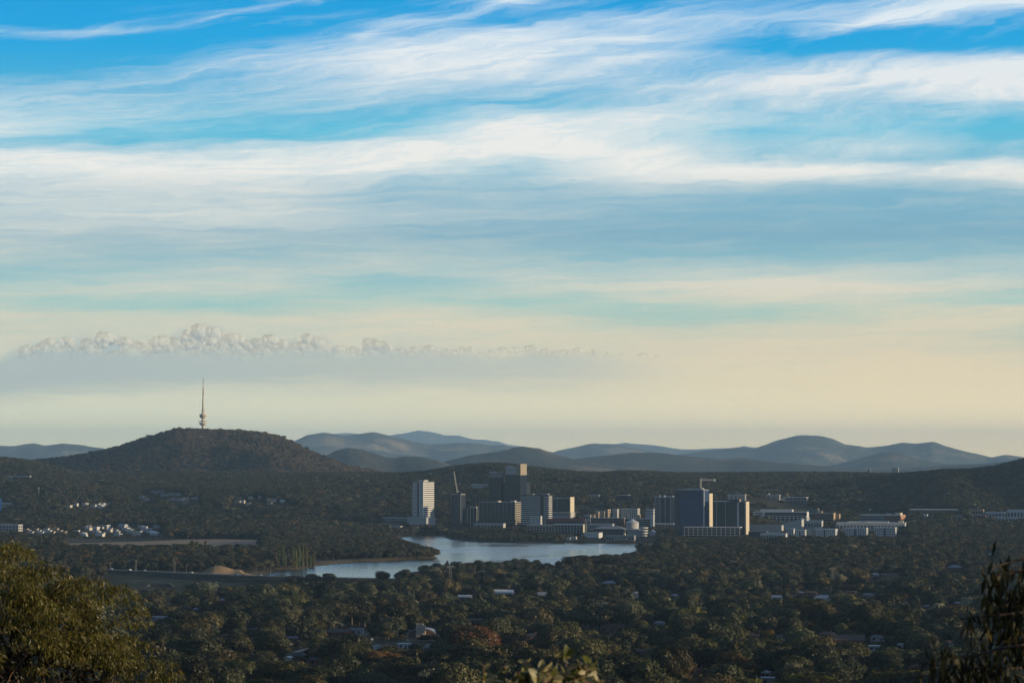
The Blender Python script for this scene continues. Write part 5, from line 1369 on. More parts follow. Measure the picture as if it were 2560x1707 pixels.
tag(mesh_obj('mound', np.stack([gx, gy, gz(gx, gy) + 0.35], -1).reshape(-1, 3)[used], iv.reshape(-1, 4), M_GOLD, smooth=True), kind='structure')
CLEAR_XY.append((mp_[0], mp_[1] + 10, 66, 60))


def strip(name, L, w, mat, off=0.3, kind='structure', flat=None):
    """A road along world points."""
    L = [np.array(p, float) for p in L]; pts = []
    for a, b in zip(L[:-1], L[1:]):
        n = max(2, int(np.linalg.norm(b - a) / 8)); pts += [a + (b - a) * i / n for i in range(n)]
    pts.append(L[-1]); V = []
    for i, p in enumerate(pts):
        d = pts[min(i + 1, len(pts) - 1)] - pts[max(i - 1, 0)]; d = d / (np.linalg.norm(d) + 1e-9); s = np.array([-d[1], d[0]])
        for k in (-1, 0, 1):
            q = p + s * w / 2 * k; V.append((q[0], q[1], (flat if flat is not None else max(gz1(*p), gz1(*q)) + off)))
    Fc = [(i * 3 + k, i * 3 + k + 1, i * 3 + k + 4, i * 3 + k + 3) for i in range(len(pts) - 1) for k in (0, 1)]
    return tag(mesh_obj(name, V, Fc, mat), kind=kind)


strip('road', DAM, 15, M_ROAD, 0.25)
RAIL = np.array(DAM) - np.array([0, 8.6])
V, Fc = [], []
for a, b in zip(RAIL[:-1], RAIL[1:]):
    n = int(np.linalg.norm(b - a) / 12)
    for i in range(n):
        p = a + (b - a) * i / n; q = a + (b - a) * (i + 1) / n
        V_, F_ = tube([(p[0], p[1], 6.2), (q[0], q[1], 6.2)], [0.22, 0.22], 4); o = len(V); V += V_; Fc += [tuple(j + o for j in f) for f in F_]
        V_, F_ = boxes((p[0] - .1, p[0] + .1, p[1] + .1, p[1] + .3, 4.4, 6.2)); o = len(V); V += V_; Fc += [tuple(j + o for j in f) for f in F_]
tag(mesh_obj('guard_rail', V, Fc, M_STEEL), 'grey steel guard rail along the causeway road', 'guard rail')
drape('grass', [(255, 1429), (480, 1438), (700, 1446), (900, 1450), (890, 1470), (700, 1482), (480, 1476), (330, 1462)], M_GREEN, 0.3, 6.0, dmin=2600.0)
CLEAR.append((262, 720, 1426, 1476, 2600, 3700))
# streets of the suburb
def street(pts, w, mat=None):
    strip('street', [tuple(ground_at(*p))[:2] for p in pts], w, mat or M_ROAD, 0.35)
    for a, b in zip(pts[:-1], pts[1:]):
        for f in np.linspace(0, 1, 9):
            x_, y_ = a[0] + (b[0] - a[0]) * f, a[1] + (b[1] - a[1]) * f
            CLEAR.append((x_ - 14, x_ + 14, y_ - 4, y_ + 15, 1200, 3300))
street([(822, 1622), (850, 1607), (880, 1595), (912, 1583)], 9)
street([(742, 1632), (762, 1627), (800, 1618)], 8, M_GREY)
street([(1376, 1579), (1440, 1580), (1520, 1583)], 8)
street([(1078, 1613), (1120, 1608), (1180, 1604)], 6)
street([(2300, 1427), (2360, 1425), (2440, 1423)], 9)
drape('grass', [(1400, 1586), (1520, 1589), (1500, 1604), (1420, 1606)], M_GREEN, 0.3, 5.0); CLEAR.append((1400, 1520, 1584, 1612, 1200, 3000))
drape('grass', [(930, 1606), (1060, 1604), (1090, 1612), (1000, 1616)], M_GREEN, 0.3, 5.0); CLEAR.append((930, 1060, 1600, 1622, 1200, 3000))

# underpass in the dam
M_DKW = material('dark_concrete', (0.09, 0.09, 0.085), 0.9, 0.1, vary=0.2, scale=0.5)  # dark mottled concrete of the wing walls
g = ground_at(400, 1467, 2600); k_ = g.y / F
e = tag(empty('underpass', (g.x, g.y, g.z), R(-6)), 'dark underpass mouth with pale sloping wing walls in the grass bank', 'tunnel')
part('tunnel_shade', M_DARK, e, (-24 * k_, 24 * k_, -0.5, 6, -1, 8 * k_)); part('lintel', M_DARK, e, (-25 * k_, 25 * k_, -0.9, 6, 8 * k_ + 0.01, 10 * k_))  # solid dark block in the mouth; the tunnel's shade is put into its colour
for sgn in (-1, 1):
    V = [(sgn * 24.2 * k_, -1, 0), (sgn * 36 * k_, -3, 0), (sgn * 24.2 * k_, -1, 9 * k_), (sgn * 24.2 * k_, 1, 0), (sgn * 36 * k_, 1, 0), (sgn * 24.2 * k_, 1, 9 * k_)]
    mesh_obj('wing_wall', V, [(0, 1, 2), (5, 4, 3), (0, 2, 5, 3), (1, 4, 5, 2), (0, 3, 4, 1)], M_DKW, e)
CLEAR.append((365, 440, 1464, 1474, 2500, 3500))

# cars on the causeway road
def car_shape(mat, e):
    prof = [(-2.1, 0.35), (2.1, 0.35), (2.15, 0.85), (1.3, 0.95), (0.7, 1.45), (-1.1, 1.47), (-1.8, 0.98), (-2.15, 0.9)]
    n = len(prof); V = [(x, y, z) for y in (-0.85, 0.85) for x, z in prof]
    mesh_obj('body', V, [tuple(range(n)), tuple(range(2 * n - 1, n - 1, -1))] + [(i, n + i, n + (i + 1) % n, (i + 1) % n) for i in range(n)], mat, e)
    part('window', M_GLASS, e, (-1.35, 0.85, -0.87, 0.87, 0.98, 1.36))
    V_, F_ = tube([(0, -0.9, 0), (0, -0.7, 0)], [0.34, 0.34], 12); F_ += [tuple(range(11, -1, -1)), tuple(range(12, 24))]
    o = mesh_obj('wheel', V_, F_, M_DARK, e); o.location = (-1.35, 0, 0.34); repeat(o, [(2.7, 0, 0), (0, 1.6, 0), (2.7, 1.6, 0)])


for i, (px, lab, c) in enumerate(((252, 'white car at the far start of the causeway road', (0.7, 0.7, 0.7)), (280, 'silver car near the first causeway lamps', (0.45, 0.46, 0.48)), (324, 'white van like car with its lights on by the double lamp post', (0.75, 0.72, 0.65)), (362, 'pale grey car just past the double lamp post', (0.4, 0.42, 0.45)), (392, 'dark grey car in the middle of the causeway', (0.1, 0.1, 0.11)),
                                  (480, 'white car gleaming at the open middle of the causeway', (0.8, 0.8, 0.8)), (592, 'blue grey car near the golden mound', (0.2, 0.24, 0.3)), (652, 'silver car where the causeway meets the lake', (0.5, 0.5, 0.52)))):
    a = at(px, 1430, 1.0).x; seg = None
    for p, q in zip(DAM[:-1], DAM[1:]):
        f = (a * p[1] - p[0]) / ((q[0] - p[0]) - a * (q[1] - p[1]) + 1e-9)
        if 0 <= f <= 1:
            seg = (p + (q - p) * f, math.atan2(q[1] - p[1], q[0] - p[0]))
    if seg is None:
        seg = (DAM[0], 0)
    (x_, y_), an = seg
    e = tag(empty('car', (x_, y_ - 3 * (i % 2), 5.26 + 0.0), an), lab, 'car', 'cars on the causeway'); e.scale = (1.15, 1.15, 1.15)
    car_shape(material('car_paint', c, 0.35, 0.5), e)
    if i == 2:
        m = bpy.data.materials.new('headlight_glow'); m.use_nodes = True; b = m.node_tree.nodes['Principled BSDF']; b.inputs['Emission Color'].default_value = (1, 0.85, 0.6, 1); b.inputs['Emission Strength'].default_value = 6
        o = part('headlight', m, e, (2.15, 2.2, -0.75, -0.45, 0.6, 0.8)); repeat(o, [(0, 1.2, 0)])


def lamp_post(px, py, toppx, label, group, double=False, dmin=1200.0):
    g = ground_at(px, py, dmin); h = (py - toppx) * g.y / F
    e = tag(empty('street_lamp', g, R(rnd.uniform(-20, 20))), label, 'street lamp', group)
    mesh_obj('pole', *tube([(0, 0, -0.4), (0, 0, h)], [0.11, 0.07], 6), M_STEEL, e)
    for sgn in ((-1, 1) if double else (1,)):
        mesh_obj('arm', *tube([(0, 0, h - 0.1), (sgn * 1.0, 0, h + 0.5), (sgn * 2.4, 0, h + 0.6)], [0.09, 0.08, 0.07], 5), M_STEEL, e)
        part('lamp_head', M_STEEL, e, (sgn * 2.4 - .5, sgn * 2.4 + .5, -.18, .18, h + 0.5, h + 0.72))


for px, py, t_, dbl in ((251, 1424, 1406, 0), (262, 1425, 1408, 0), (276, 1426, 1407, 0), (338, 1428, 1400, 1), (341, 1430, 1402, 0), (435, 1434, 1394, 0), (438, 1436, 1408, 0), (466, 1435, 1412, 0), (538, 1438, 1412, 0), (640, 1441, 1414, 0), (677, 1442, 1415, 0), (853, 1446, 1426, 0), (887, 1447, 1428, 0)):
    lamp_post(px, py, t_, 'slim grey street lamp standing along the causeway road', 'lamps along the causeway', bool(dbl), 3000.0)
for px, py, t_ in ((833, 1399, 1385), (993, 1396, 1379), (1084, 1320, 1306), (1097, 1322, 1307), (1117, 1322, 1304), (1133, 1322, 1306), (1279, 1354, 1330)):
    lamp_post(px, py, t_, 'slim pale lamp post on the lake shore', 'lamps by the lake', False, 3300.0)
for px, py, t_ in ((608, 1515, 1500), (1282, 1447, 1430), (1504, 1448, 1430), (1745, 1444, 1426), (1767, 1450, 1434), (1697, 1524, 1506), (1719, 1490, 1470), (1396, 1592, 1558), (1493, 1578, 1556), (2293, 1412, 1393), (2327, 1410, 1390), (2358, 1414, 1391), (2414, 1415, 1392), (2388, 1490, 1474), (2408, 1492, 1477)):
    lamp_post(px, py, t_, 'slim grey street lamp rising between suburb trees', 'suburb street lamps')

M_PYL = material('dull_steel', (0.17, 0.17, 0.17), 0.7, 0.2)
WIRE_M = material('wire', (0.05, 0.05, 0.055), 0.5, 0.4)
def pylon(px, py, ytop, label):
    g = ground_at(px, py); h = (py - ytop) * g.y / F; w0, w1 = h * 0.16, h * 0.05
    e = tag(empty('pylon', g, R(15)), label, 'pylon'); ps = []
    for sx in (-1, 1):
        for sy in (-1, 1):
            o = mesh_obj('leg', *bar((sx * w0 / 2, sy * w0 / 2, -0.5), (sx * w1 / 2, sy * w1 / 2, h * 0.96), 0.12), M_PYL, e)
    n = 9
    for i in range(n):
        a0 = w0 + (w1 - w0) * i / n; a1 = w0 + (w1 - w0) * (i + 1) / n; z0, z1 = h * 0.96 * i / n, h * 0.96 * (i + 1) / n
        for s_ in (-1, 1):
            ps += [bar((-a0 / 2, s_ * a0 / 2, z0), (a1 / 2, s_ * a1 / 2, z1), 0.05), bar((a0 / 2, s_ * a0 / 2, z0), (-a1 / 2, s_ * a1 / 2, z1), 0.05), bar((s_ * a0 / 2, -a0 / 2, z0), (s_ * a1 / 2, a1 / 2, z1), 0.05)]
    mesh_obj('bracing', *join(ps), M_PYL, e)
    aw = h * 0.17
    mesh_obj('cross_arm', *join([lattice((-aw, 0, h * 0.96), (aw, 0, h * 0.96), 0.9, 10, 0.12), bar((-aw, 0, h * 0.96), (0, 0, h * 1.02), 0.1), bar((aw, 0, h * 0.96), (0, 0, h * 1.02), 0.1)]), M_PYL, e)
    CLEAR.append((px - 9, px + 9, py - 14, py + 14, 1200, 3600))
    return Vector((g.x, g.y, g.z + h * 0.95)), aw


pa, aw = pylon(1126, 1478, 1415, 'steel lattice pylon standing before the lake trees')
pb, aw = pylon(2082, 1477, 1419, 'steel lattice pylon rising from the eastern trees')


def wire(name, a, b, sag, label, r=0.03, n=14):
    P = [Vector(a).lerp(Vector(b), i / n) - Vector((0, 0, sag * 4 * (i / n) * (1 - i / n))) for i in range(n + 1)]
    tag(mesh_obj(name, *tube(P, [r] * (n + 1), 4), WIRE_M), label, 'wire', 'power lines')


for k in (-1, 0, 1):
    off = Vector((k * aw, 0, 0))
    wire('power_line', pa + off, pb + off, 9, 'thin power line strung between the two lattice pylons', 0.03, 24)
    wire('power_line', pa + off, Vector((-420, 2750, 24)) + off, 6, 'thin power line leading away from the lattice pylon by the lake', 0.02)
    wire('power_line', pb + off, Vector((760, 2620, 30)) + off, 6, 'thin power line leading away from the pylon in the eastern trees', 0.02)


def timber_pole(px, py, ytop, label):
    g = ground_at(px, py); h = (py - ytop) * g.y / F
    e = tag(empty('power_pole', g, R(10)), label, 'power pole')
    mesh_obj('pole', *tube([(0, 0, -1), (0, 0, h)], [0.2, 0.15], 8), M_TIMBER, e)
    part('crossarm', M_TIMBER, e, (-1.3, 1.3, -0.3, -0.16, h - 0.7, h - 0.5))
    o = mesh_obj('insulator', *tube([(0, -.23, 0), (0, -.23, 0.3)], [0.08, 0.05], 6), M_WHITE, e); o.location = (-1.1, 0, h - 0.5); repeat(o, [(1.1, 0, 0), (2.2, 0, 0)])
    CLEAR.append((px - 8, px + 8, py - 6, py + 12, 1200, 3000))
    return Vector((g.x, g.y, g.z + h - 0.3))


pA = timber_pole(849, 1690, 1664, 'timber power pole with one cross arm below the driveway house')
pB = timber_pole(1346, 1556, 1530, 'timber power pole at the dip of the wires above the level road')
pC = timber_pole(1406, 1552, 1532, 'timber power pole in the middle of the short wire run')
pD = timber_pole(1461, 1554, 1538, 'timber power pole at the end of the short wire run')
pE = timber_pole(1155, 1634, 1608, 'timber power pole by the lane below the round hall')
wire('power_line', pA, Vector((at(770, 1690, 1600).x, 1600, at(770, 1690, 1600).z)), 0.6, 'pale wire dropping from the timber pole toward the driveway house', 0.06)
wire('power_line', pA, Vector((at(1060, 1668, 1750).x, 1750, at(1060, 1668, 1750).z)), 1.2, 'pale wire running from the timber pole past the sunlit tan gable', 0.06)
wire('power_line', pB, pC, 0.7, 'wire between the dip pole and the middle pole', 0.05)
wire('power_line', pC, pD, 0.7, 'wire between the middle pole and the end pole', 0.05)
wire('power_line', pD, Vector((at(1500, 1541, 1990).x, 1990, at(1500, 1541, 1990).z)), 0.5, 'wire running on past the end pole', 0.05)
# slim cell mast on the left slope
g = ground_at(97, 1244, 4800); h = 26 * g.y / F
e = tag(empty('cell_mast', g), 'slim steel phone mast above the trees on the western slope', 'mast')
mesh_obj('pole', *tube([(0, 0, -1), (0, 0, h)], [0.5, 0.3], 8), M_STEEL, e); o = part('antenna', M_WHITE, e, (-1.6, -1.1, -.4, .4, h - 3, h)); repeat(o, [(2.6, 0, 0)])
CLEAR.append((88, 106, 1240, 1266, 4000, 8000))

# ------------------------------------------------------------------ planting
# kinds used for trees that are things of their own (10 m shapes)
for i in range(5):
    tree_kind('gum%d' % i, 200 + i, 10.0, 10.0, 9 + i % 4, 120, 0.29)
tree_kind('round0', 220, 10.0, 9.0, 12, 100, 0.29, 'round'); tree_kind('round1', 221, 10.0, 9.5, 12, 100, 0.29, 'round')
tree_kind('poplar0', 230, 10.0, 2.4, 10, 110, 0.3, 'poplar'); tree_kind('poplar1', 231, 10.0, 2.0, 10, 110, 0.3, 'poplar')
tree_kind('cone0', 240, 10.0, 4.6, 10, 60, 0.4, 'cone')


def tree_thing(name, key, x, y, z, h, w, tint, label, group, rot=None, cat='tree'):
    e = empty(name, (x, y, z), rnd.random() * 6.283 if rot is None else rot)
    tag(e, label, cat, group)
    for nm, me in zip(('crown', 'trunk'), KIND[key]):
        o = bpy.data.objects.new(nm, me); COL.objects.link(o); o.parent = e
        o.scale = (w / 10.0, w / 10.0, h / 10.0)
        if nm == 'crown':
            o['tint'] = [float(v) for v in tint]
    return e


# trees that stand out against the water or by their colour; height from the photo rows
def special(px, py, ytop, wpx, key, tint, label, group=None, dmin=1200.0, name='tree'):
    g = ground_at(px, py, dmin); h = (py - ytop) * g.y / F
    base_w = {'poplar0': 2.4, 'poplar1': 2.0, 'cone0': 4.6, 'round0': 9.0, 'round1': 9.5}.get(key, 10.0)
    w = wpx * g.y / F * 10.0 / base_w
    CLEAR_XY.append((g.x, g.y, wpx * g.y / F * 0.35, 4))
    return tree_thing(name, key, g.x, g.y, g.z, h * 1.08, w, [1.2 * v for v in tint], label, group)


DK = (0.026, 0.028, 0.019); SIL = (0.20, 0.20, 0.16); POP = (0.065, 0.072, 0.030); YEL = (0.16, 0.12, 0.015); GRN = (0.05, 0.085, 0.02)
SHORE = [(955, 1450, 1433, 30, 'gum0'), (1010, 1450, 1428, 36, 'gum1'), (1035, 1452, 1432, 24, 'gum2'), (1065, 1452, 1412, 34, 'round0'), (1092, 1450, 1412, 34, 'gum3'), (1118, 1452, 1409, 30, 'cone0'), (1145, 1450, 1408, 36, 'gum4'), (1170, 1448, 1407, 34, 'round1'), (1198, 1446, 1403, 40, 'gum0'), (1222, 1446, 1402, 34, 'round0'),
         (1246, 1444, 1408, 30, 'gum2'), (1268, 1442, 1404, 36, 'gum1'), (1290, 1442, 1404, 34, 'round1'), (1316, 1440, 1406, 34, 'gum3'), (1340, 1440, 1404, 38, 'round0'), (1360, 1446, 1412, 24, 'gum4'),
         (1408, 1440, 1408, 30, 'gum1'), (1428, 1432, 1391, 42, 'round1'), (1452, 1430, 1391, 40, 'gum3'), (1478, 1428, 1389, 46, 'round0'), (1506, 1428, 1391, 44, 'gum0'), (1530, 1430, 1394, 50, 'round1'), (1552, 1432, 1400, 36, 'gum2'), (1576, 1428, 1402, 34, 'gum4'),
         (776, 1458, 1438, 34, 'gum1'), (786, 1452, 1440, 26, 'round0'), (735, 1458, 1440, 34, 'gum3'), (824, 1452, 1435, 34, 'round1')]
ORD = ['westernmost', 'second', 'third', 'fourth', 'fifth', 'sixth', 'seventh', 'eighth', 'ninth', 'tenth', 'eleventh', 'twelfth', 'thirteenth', 'fourteenth', 'fifteenth', 'sixteenth', 'seventeenth', 'eighteenth', 'nineteenth', 'twentieth', 'twenty-first', 'twenty-second', 'twenty-third', 'twenty-fourth', 'twenty-fifth', 'twenty-sixth', 'twenty-seventh', 'easternmost']
for i, (px, py, yt, w, k) in enumerate(sorted(SHORE)):
    py = 1466 if px < 1060 else py
    lab = '%s of the dark near shore trees outlined against the lake, from the causeway' % (ORD[i] + (' tree' if 0 < i < 27 else ''))
    special(px, py, yt, w * 1.15, k, tuple(v * rnd.uniform(0.8, 1.25) for v in DK), lab, 'near shore trees', 2500.0)
special(1611, 1396, 1355, 46, 'round0', DK, 'big dark round tree standing alone where the near shore meets the far bay', None, 3000.0)
special(1652, 1396, 1354, 48, 'gum2', (0.034, 0.036, 0.02), 'broad tree beside the big dark round shore tree', None, 3000.0)
special(1690, 1394, 1352, 46, 'gum4', (0.045, 0.043, 0.022), 'olive tree behind the broad shore tree at the far bay', None, 3000.0)
for i, (px, yt, w) in enumerate(((690, 1385, 11), (698, 1378, 8), (706, 1374, 11), (712, 1384, 9), (731, 1372, 9), (739, 1374, 10), (747, 1368, 10), (755, 1362, 12), (765, 1373, 9), (775, 1392, 9), (782, 1388, 12))):
    special(px, 1420 - abs(i - 5) * 0.5, yt, w, 'poplar%d' % (i % 2), tuple(v * rnd.uniform(.85, 1.2) for v in POP), '%s poplar of the slim green row on the lake shore by the causeway' % (ORD[i] if i else 'westernmost'), 'shore poplars', 3200.0, 'poplar')
for i, (px, yt, w) in enumerate(((470, 1362, 13), (480, 1356, 16), (491, 1358, 14), (514, 1357, 10), (524, 1364, 9))):
    special(px, 1390, yt, w, 'poplar%d' % (i % 2), tuple(v * rnd.uniform(.9, 1.2) for v in POP), '%s poplar of the tall clump in front of the dry paddock' % (ORD[i] if i else 'westernmost'), 'paddock poplars', 3200.0, 'poplar')
for lab, px, py, yt, w, k, c in (('broad grey green willow spreading just below the causeway bank', 505, 1500, 1452, 84, 'round1', (0.10, 0.115, 0.075)), ('silver white flowering tree right of the big gum tree', 382, 1612, 1572, 70, 'gum1', (0.27, 0.25, 0.21)), ('smaller silver white tree under the larger flowering one', 350, 1636, 1606, 44, 'gum3', (0.25, 0.23, 0.2)),
                                 ('golden yellow tree among the brown roofs of the lower suburb', 1922, 1602, 1574, 32, 'round0', YEL), ('small golden tree at the bend of the long dark lower suburb', 612, 1596, 1577, 27, 'round1', (0.15, 0.10, 0.012)), ('yellow green tree with two tops near the golden yellow tree', 1852, 1590, 1542, 36, 'gum0', (0.10, 0.10, 0.012)),
                                 ('bright green dome shaped tree by the red tiled house', 1734, 1712, 1686, 40, 'round0', GRN), ('bright green round tree at the bottom below the dip of the wires', 815, 1716, 1682, 56, 'round1', (0.055, 0.075, 0.018)), ('dense green round tree near the very long brick house', 2226, 1612, 1589, 36, 'round0', (0.045, 0.06, 0.018)),
                                 ('tall fan shaped grey tree in the lower suburb', 2260, 1600, 1560, 64, 'gum2', (0.075, 0.068, 0.035)), ('silvery bush tree beside the square white hut', 2365, 1596, 1556, 56, 'gum4', (0.17, 0.18, 0.14)), ('silvery tree with a soft top beside the pale blue roofed house', 700, 1640, 1596, 52, 'gum1', (0.17, 0.185, 0.15)),
                                 ('tall pale barked gum rising behind the grey gabled house', 712, 1590, 1518, 84, 'gum2', (0.065, 0.062, 0.03)), ('dense conical dark tree in the middle of the suburb', 1540, 1556, 1520, 34, 'round0', (0.024, 0.03, 0.012)), ('rusty brown tree beside the dense conical dark tree', 1566, 1545, 1506, 36, 'gum3', (0.075, 0.052, 0.026)),
                                 ('silvery grey tree in front of the rusty brown tree', 1500, 1540, 1506, 56, 'gum1', (0.13, 0.14, 0.12)), ('silvery low tree by the wide white roofed house', 1336, 1528, 1506, 52, 'gum4', (0.19, 0.2, 0.17)), ('pale silver tree near the frame edge of the middle suburb', 1862, 1408, 1398, 44, 'gum2', (0.2, 0.2, 0.18)),
                                 ('silver shrub tree in front of the big dark round shore tree', 1665, 1402, 1384, 32, 'gum0', (0.19, 0.18, 0.14)), ('tall slim yellow green tree above the street bend', 893, 1640, 1592, 30, 'gum1', (0.06, 0.07, 0.018)), ('orange brown tree standing before the eastern shore trees', 1560, 1462, 1441, 16, 'round1', (0.11, 0.055, 0.02)),
                                 ('small orange bush tree by the long terrace building', 1335, 1336, 1327, 22, 'round0', (0.16, 0.085, 0.02))):
    special(px, py, yt, w, k, c, lab)

# the suburb below: the trees that show largest are things, the rest one mass
rg = np.random.default_rng(77)
P, ppx, ppy = scatter(1150.0, 1900.0, 10.9, 0.28, 0.88, rg, 70.0)
P2, q2x, q2y = scatter(1900.0, 3350.0, 11.6, 0.28, 0.86, rg, 80.0)
P = np.concatenate([P, P2]); ppx = np.concatenate([ppx, q2x]); ppy = np.concatenate([ppy, q2y])
n = len(P)
near = np.clip(1 - (P[:, 1] - 1150) / 2200, 0, 1)
hh = np.clip(9.6 * np.exp(0.38 * rg.normal(size=n)), 4.0, 22.0) * (1.0 + 0.12 * near); ww = hh * rg.uniform(0.7, 1.4, n)
low_spot = fbm(P[:, 0] / 90 + 9.0, P[:, 1] / 90, 2)
hh = hh * np.where(low_spot < -0.12, 0.7, 1.0); ww = ww * np.where(low_spot < -0.12, 0.8, 1.0)
tint, tk = tints(n, OLIVE, rg, 0.3)
tint = tint * (1 + 0.55 * fbm(P[:, 0] / 60.0 + 40, P[:, 1] / 60.0, 2))[:, None].clip(0.5, 1.6)
lg = low_growth(ppx, ppy, P[:, 1]) & (rg.random(n) < 0.93); hh = np.where(lg, hh * 0.30, hh); ww = np.where(lg, ww * 0.42, ww)
h2 = duck(P, ppx, hh, ww); ww = np.where(h2 < hh, ww * np.clip(h2 / hh + 0.15, 0.3, 1), ww); hh = h2
keep = hh > 1.6
P, ppx, ppy, hh, ww, low_spot = P[keep], ppx[keep], ppy[keep], hh[keep], ww[keep], low_spot[keep]; n = len(P); tint, tk = tint[keep], tk[keep]
pick = rg.choice(10, size=n, p=[.15, .15, .14, .14, .13, .12, .07, .06, .03, .01])
ww = np.where(pick >= 8, hh * 0.95, ww)
top = project(P[:, 0], P[:, 1], P[:, 2] + hh)[1]
# keep the water line in view: nothing along the near shore rises past the line the photo shows
line = np.interp(ppx, [0, 200, 240, 480, 700, 930, 960, 1060, 1085, 1200, 1280, 1365, 1382, 1400, 1430, 1550, 1590, 1640, 1700, 1760], [1380, 1400, 1466, 1472, 1453, 1449, 1440, 1430, 1416, 1408, 1410, 1424, 1440, 1414, 1396, 1397, 1408, 1398, 1370, 1340])
keep = (P[:, 1] < 2300) | (top > line)
P, ppx, ppy, hh, ww, top, low_spot = P[keep], ppx[keep], ppy[keep], hh[keep], ww[keep], top[keep], low_spot[keep]; n = len(P)
tint, tk, pick = tint[keep], tk[keep], pick[keep]
seen = (ppx > -10) & (ppx < 2570) & (top < 1706) & ~((ppx < 380) & (top > 1480)) & ~((ppx > 2440) & (top > 1560))
score = np.where(seen, hh * ww / P[:, 1] ** 2, -1)
idx = np.argsort(-score)[:255]
CN = {0: 'olive', 1: 'deep olive', 2: 'brownish', 3: 'very dark', 4: 'grey green', 5: 'yellow olive', 6: 'silvery', 7: 'yellow', 8: 'rusty'}
lm = sorted(LANDMARK)
used_lab = {}
for i in idx[np.argsort(P[idx, 1])]:
    x, y, z = P[i]; px, py = ppx[i], ppy[i] - 14
    j = min(range(len(lm)), key=lambda q: ((lm[q][0] - px)) ** 2 + ((lm[q][1] - py) * 1.6) ** 2)
    dxp, dyp = px - lm[j][0], (py - lm[j][1]) * 1.6
    rel = ('east of' if dxp > 0 else 'west of') if abs(dxp) > abs(dyp) else ('in front of' if dyp > 0 else 'behind')
    dist = math.hypot(dxp, dyp); rng = 'close ' if dist < 60 else ('' if dist < 150 else 'well ')
    size = 'large' if hh[i] * ww[i] > 135 else ('small' if hh[i] * ww[i] < 75 else 'mid sized')
    kd = 'cypress' if pick[i] == 8 else ('round tree' if pick[i] in (6, 7) else 'gum tree')
    lab = '%s %s %s %s%s the %s' % (size, CN[int(tk[i])], kd, rng, rel, lm[j][2])
    k = used_lab.get(lab, 0); used_lab[lab] = k + 1
    if k:
        lab = '%s %s' % (ORD[k], lab)
    key = 'cone0' if pick[i] == 8 else ('poplar0' if pick[i] == 9 else ('round%d' % (pick[i] - 6) if pick[i] in (6, 7) else 'gum%d' % (pick[i] % 5)))
    tree_thing('gum_tree' if kd == 'gum tree' else kd.replace(' ', '_'), key, x, y, z, hh[i], ww[i], tint[i], lab, 'trees of the lower suburb')
rest = np.ones(n, bool); rest[idx] = False
scl = np.stack([ww, ww, hh], 1) / 10.0
stuff_trees('suburb_trees', P[rest], scl[rest], pick[rest], tint[rest], 'dark olive suburban trees packed between the roofs')

# woods round the lake, the town and the slopes up to the hills
FAR_T = [((0.046, 0.044, 0.025), 30), ((0.036, 0.038, 0.025), 30), ((0.060, 0.050, 0.028), 22), ((0.028, 0.031, 0.022), 22), ((0.054, 0.056, 0.040), 8), ((0.10, 0.065, 0.026), 3), ((0.13, 0.13, 0.11), 1.5)]
P, ppx, ppy = scatter(3350.0, 5000.0, 10.5, 0.27, 0.90, rg, 110.0)
n = len(P); hh = rg.uniform(7, 14, n); ww = hh * rg.uniform(0.8, 1.25, n)
town = (P[:, 1] > 4500) & (ppx > 1110) & (ppx < 2260)
hh = np.where(town, hh * 0.62, hh); ww = np.where(town, ww * 0.75, ww)
keep = ~(town & (rg.random(n) < 0.25))
lg = low_growth(ppx, ppy, P[:, 1]); hh = np.where(lg, hh * 0.35, hh); ww = np.where(lg, ww * 0.45, ww)
hh = np.maximum(duck(P, ppx, hh, ww), 1.5); ww = np.minimum(ww, hh * 1.5)
pick = rg.choice(9, size=n, p=[.16, .16, .15, .15, .13, .13, .05, .05, .02]); tint, _ = tints(n, FAR_T, rg)
k = keep
stuff_trees('woodland', P[k], (np.stack([ww, ww, hh], 1) / 10)[k], pick[k], tint[k], 'dark mixed woodland round the lake')
P, ppx, ppy = scatter(5000.0, 8900.0, 13.0, 0.27, 0.88, rg, 170.0)
n = len(P); hh = rg.uniform(7, 13.5, n); ww = hh * rg.uniform(0.9, 1.4, n)
town = (P[:, 1] < 6000) & (ppx > 1110) & (ppx < 2260)
hh = np.where(town, hh * 0.6, hh)
lg = low_growth(ppx, ppy, P[:, 1]); hh = np.where(lg, hh * 0.35, hh); ww = np.where(lg, ww * 0.45, ww)
hh = np.maximum(duck(P, ppx, hh, ww), 1.5); ww = np.minimum(ww, hh * 1.5)
pick = rg.choice([0, 1, 2, 3, 10, 11, 12, 13], size=n, p=[.06, .06, .06, .06, .19, .19, .19, .19]); tint, _ = tints(n, FAR_T, rg)
stuff_trees('woodland', P, np.stack([ww, ww, hh], 1) / 10, pick, tint, 'dark eucalypt woodland on the slopes behind the town')
# forest over the hill that carries the tower
a0, a1 = -0.20, -0.028
ys = np.arange(8000, 10300, 11.0); Q = []
for y in ys:
    xs_ = np.arange(a0 * y, a1 * y, 10.0)
    Q.append(np.stack([xs_ + rg.uniform(-5, 5, len(xs_)), y + rg.uniform(-5, 5, len(xs_))], 1))
Q = np.concatenate(Q); zb = black_z(Q[:, 0], Q[:, 1]); ok = (zb > gz(Q[:, 0], Q[:, 1]) + 0.5) & (rg.random(len(Q)) < 0.9)
ok &= ~((np.abs(Q[:, 0] - b0.x) < 9) & (np.abs(Q[:, 1] - 9600) < 12))
Q, zb = Q[ok], zb[ok]; n = len(Q)
hh = np.clip(7.2 * np.exp(0.25 * rg.normal(size=n)), 4, 12); ww = hh * rg.uniform(0.8, 1.3, n)
HT = [((0.105, 0.074, 0.055), 40), ((0.086, 0.064, 0.050), 30), ((0.120, 0.084, 0.060), 20), ((0.036, 0.034, 0.028), 20)]
tint, _ = tints(n, HT, rg, 0.15)
